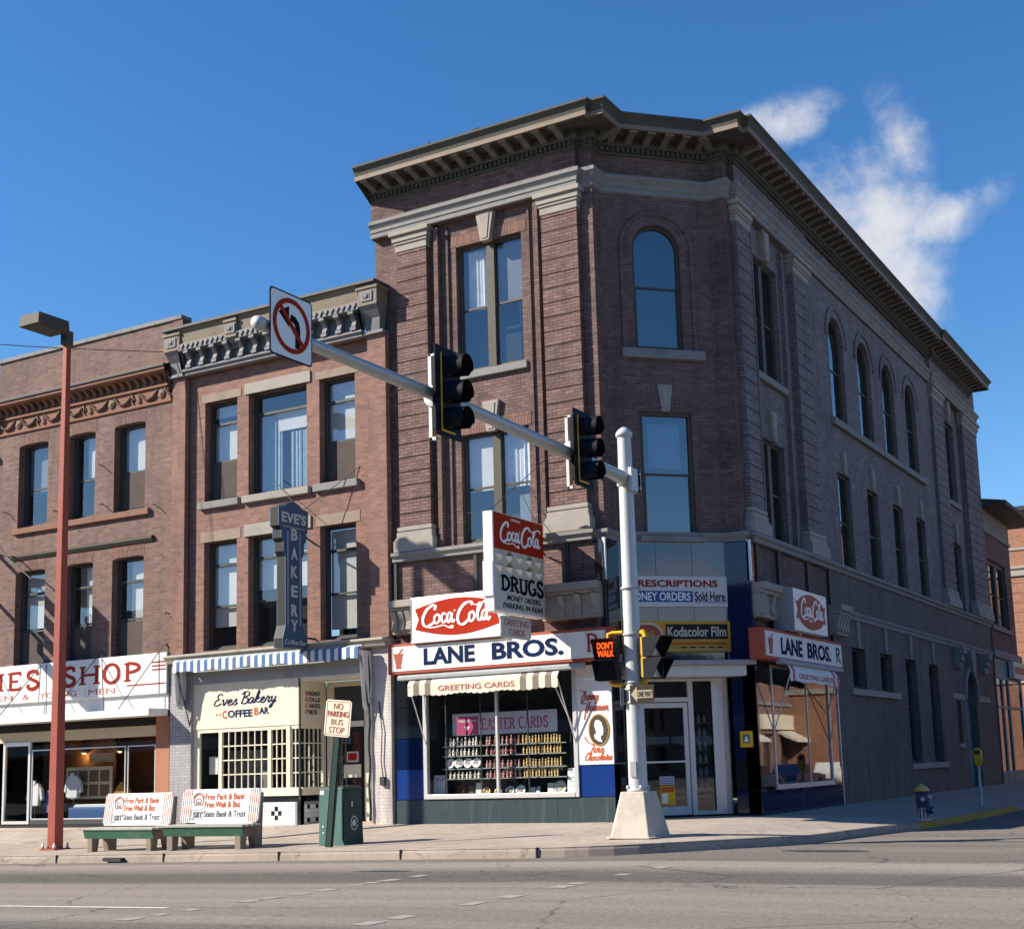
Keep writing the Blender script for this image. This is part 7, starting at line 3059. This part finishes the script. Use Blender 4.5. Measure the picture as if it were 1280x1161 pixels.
# hydrant, painted like a little figure
MH = fr(5.90, 4.3, walk_z(5.90, 4.3)) @ Matrix.Scale(1.12, 4)
t = thing('fire_hydrant', MH, 'small fire hydrant painted like a blue coated figure with a gold hat', 'hydrant')
m = MB().mat('hydrant_skin')
m.lathe([(.15, 0), (.15, .03), (.105, .04), (.105, .27)], (0, 0, 0), 18)
m.mat('hydrant_brown')
for k in range(5):
    a = -2.6 + k * .7
    m.tube([(.105 * math.cos(a), .105 * math.sin(a), .04), (.105 * math.cos(a), .105 * math.sin(a), .26)], .014, 5)
m.build('leg_barrel', t, MH)
m = MB().mat('hydrant_blue')
m.lathe([(.115, .26), (.125, .28), (.122, .40), (.135, .41), (.135, .43), (.12, .44), (.118, .55), (.14, .555), (.14, .575)], (0, 0, 0), 18)
m.build('barrel', t, MH)
m = MB().mat('hydrant_gold')
m.lathe([(.15, .575), (.148, .60), (.11, .65), (.05, .685), (.035, .69), (.035, .72), (0, .725)], (0, 0, 0), 18)
m.build('bonnet', t, MH)
m = MB().mat('hydrant_brown')
m.tube([(0, -.10, .42), (.05, -.19, .42)], .055, 12)
m.mat('hydrant_skin')
m.lathe([(.045, 0), (.03, -.03), (0, -.035)], (.05, -.19, .42), 10, axis='v')
m.tube([(.10, 0, .46), (.18, -.01, .46)], .035, 8)
m.build('front_outlet', t, MH)
m = MB().mat('hydrant_blue')
m.tube([(.08, -.02, .22), (.20, -.04, .20)], .075, 14)
m.mat('hydrant_skin')
m.tube([(.20, -.04, .20), (.225, -.04, .20)], .03, 8)
m.build('side_outlet', t, MH)

MM = fr(5.40, 12.9, walk_z(5.40, 12.9)) @ Matrix.Scale(1.08, 4)
t = thing('parking_meter', MM, 'yellow headed parking meter on a pale post along the side street', 'parking meter')
m = MB().mat('pole_silver')
m.tube([(0, 0, 0), (0, 0, 1.02)], .04, 10)
m.build('post', t, MM)
m = MB().mat('yellow_paint')
m.prism([(-.06, 1.0), (.06, 1.0), (.10, 1.12), (.11, 1.30)] + arc_pts(0, 1.32, .11, .15, 0, 180, 10) + [(-.11, 1.30), (-.10, 1.12)], -.06, .06)
m.build('head', t, MM, bevel=.02)
m = MB().mat('frame_dark')
m.box(-.07, .07, -.066, -.058, 1.30, 1.40)
m.build('dial', t, MM)

# a slack overhead wire from the bakery cornice to somewhere left of the picture
wp = [Vector((-12.52, -.35, 12.72)), Vector((-24.0, -9.0, 14.6))]
m = MB().mat('dark_metal')
m.tube([wp[0].lerp(wp[1], k / 16) - Vector((0, 0, .5 * math.sin(PI * k / 16))) for k in range(17)], .012, 5)
tag(m.build('overhead_wire'), 'thin dark overhead wire running left from the bakery cornice', 'wire')
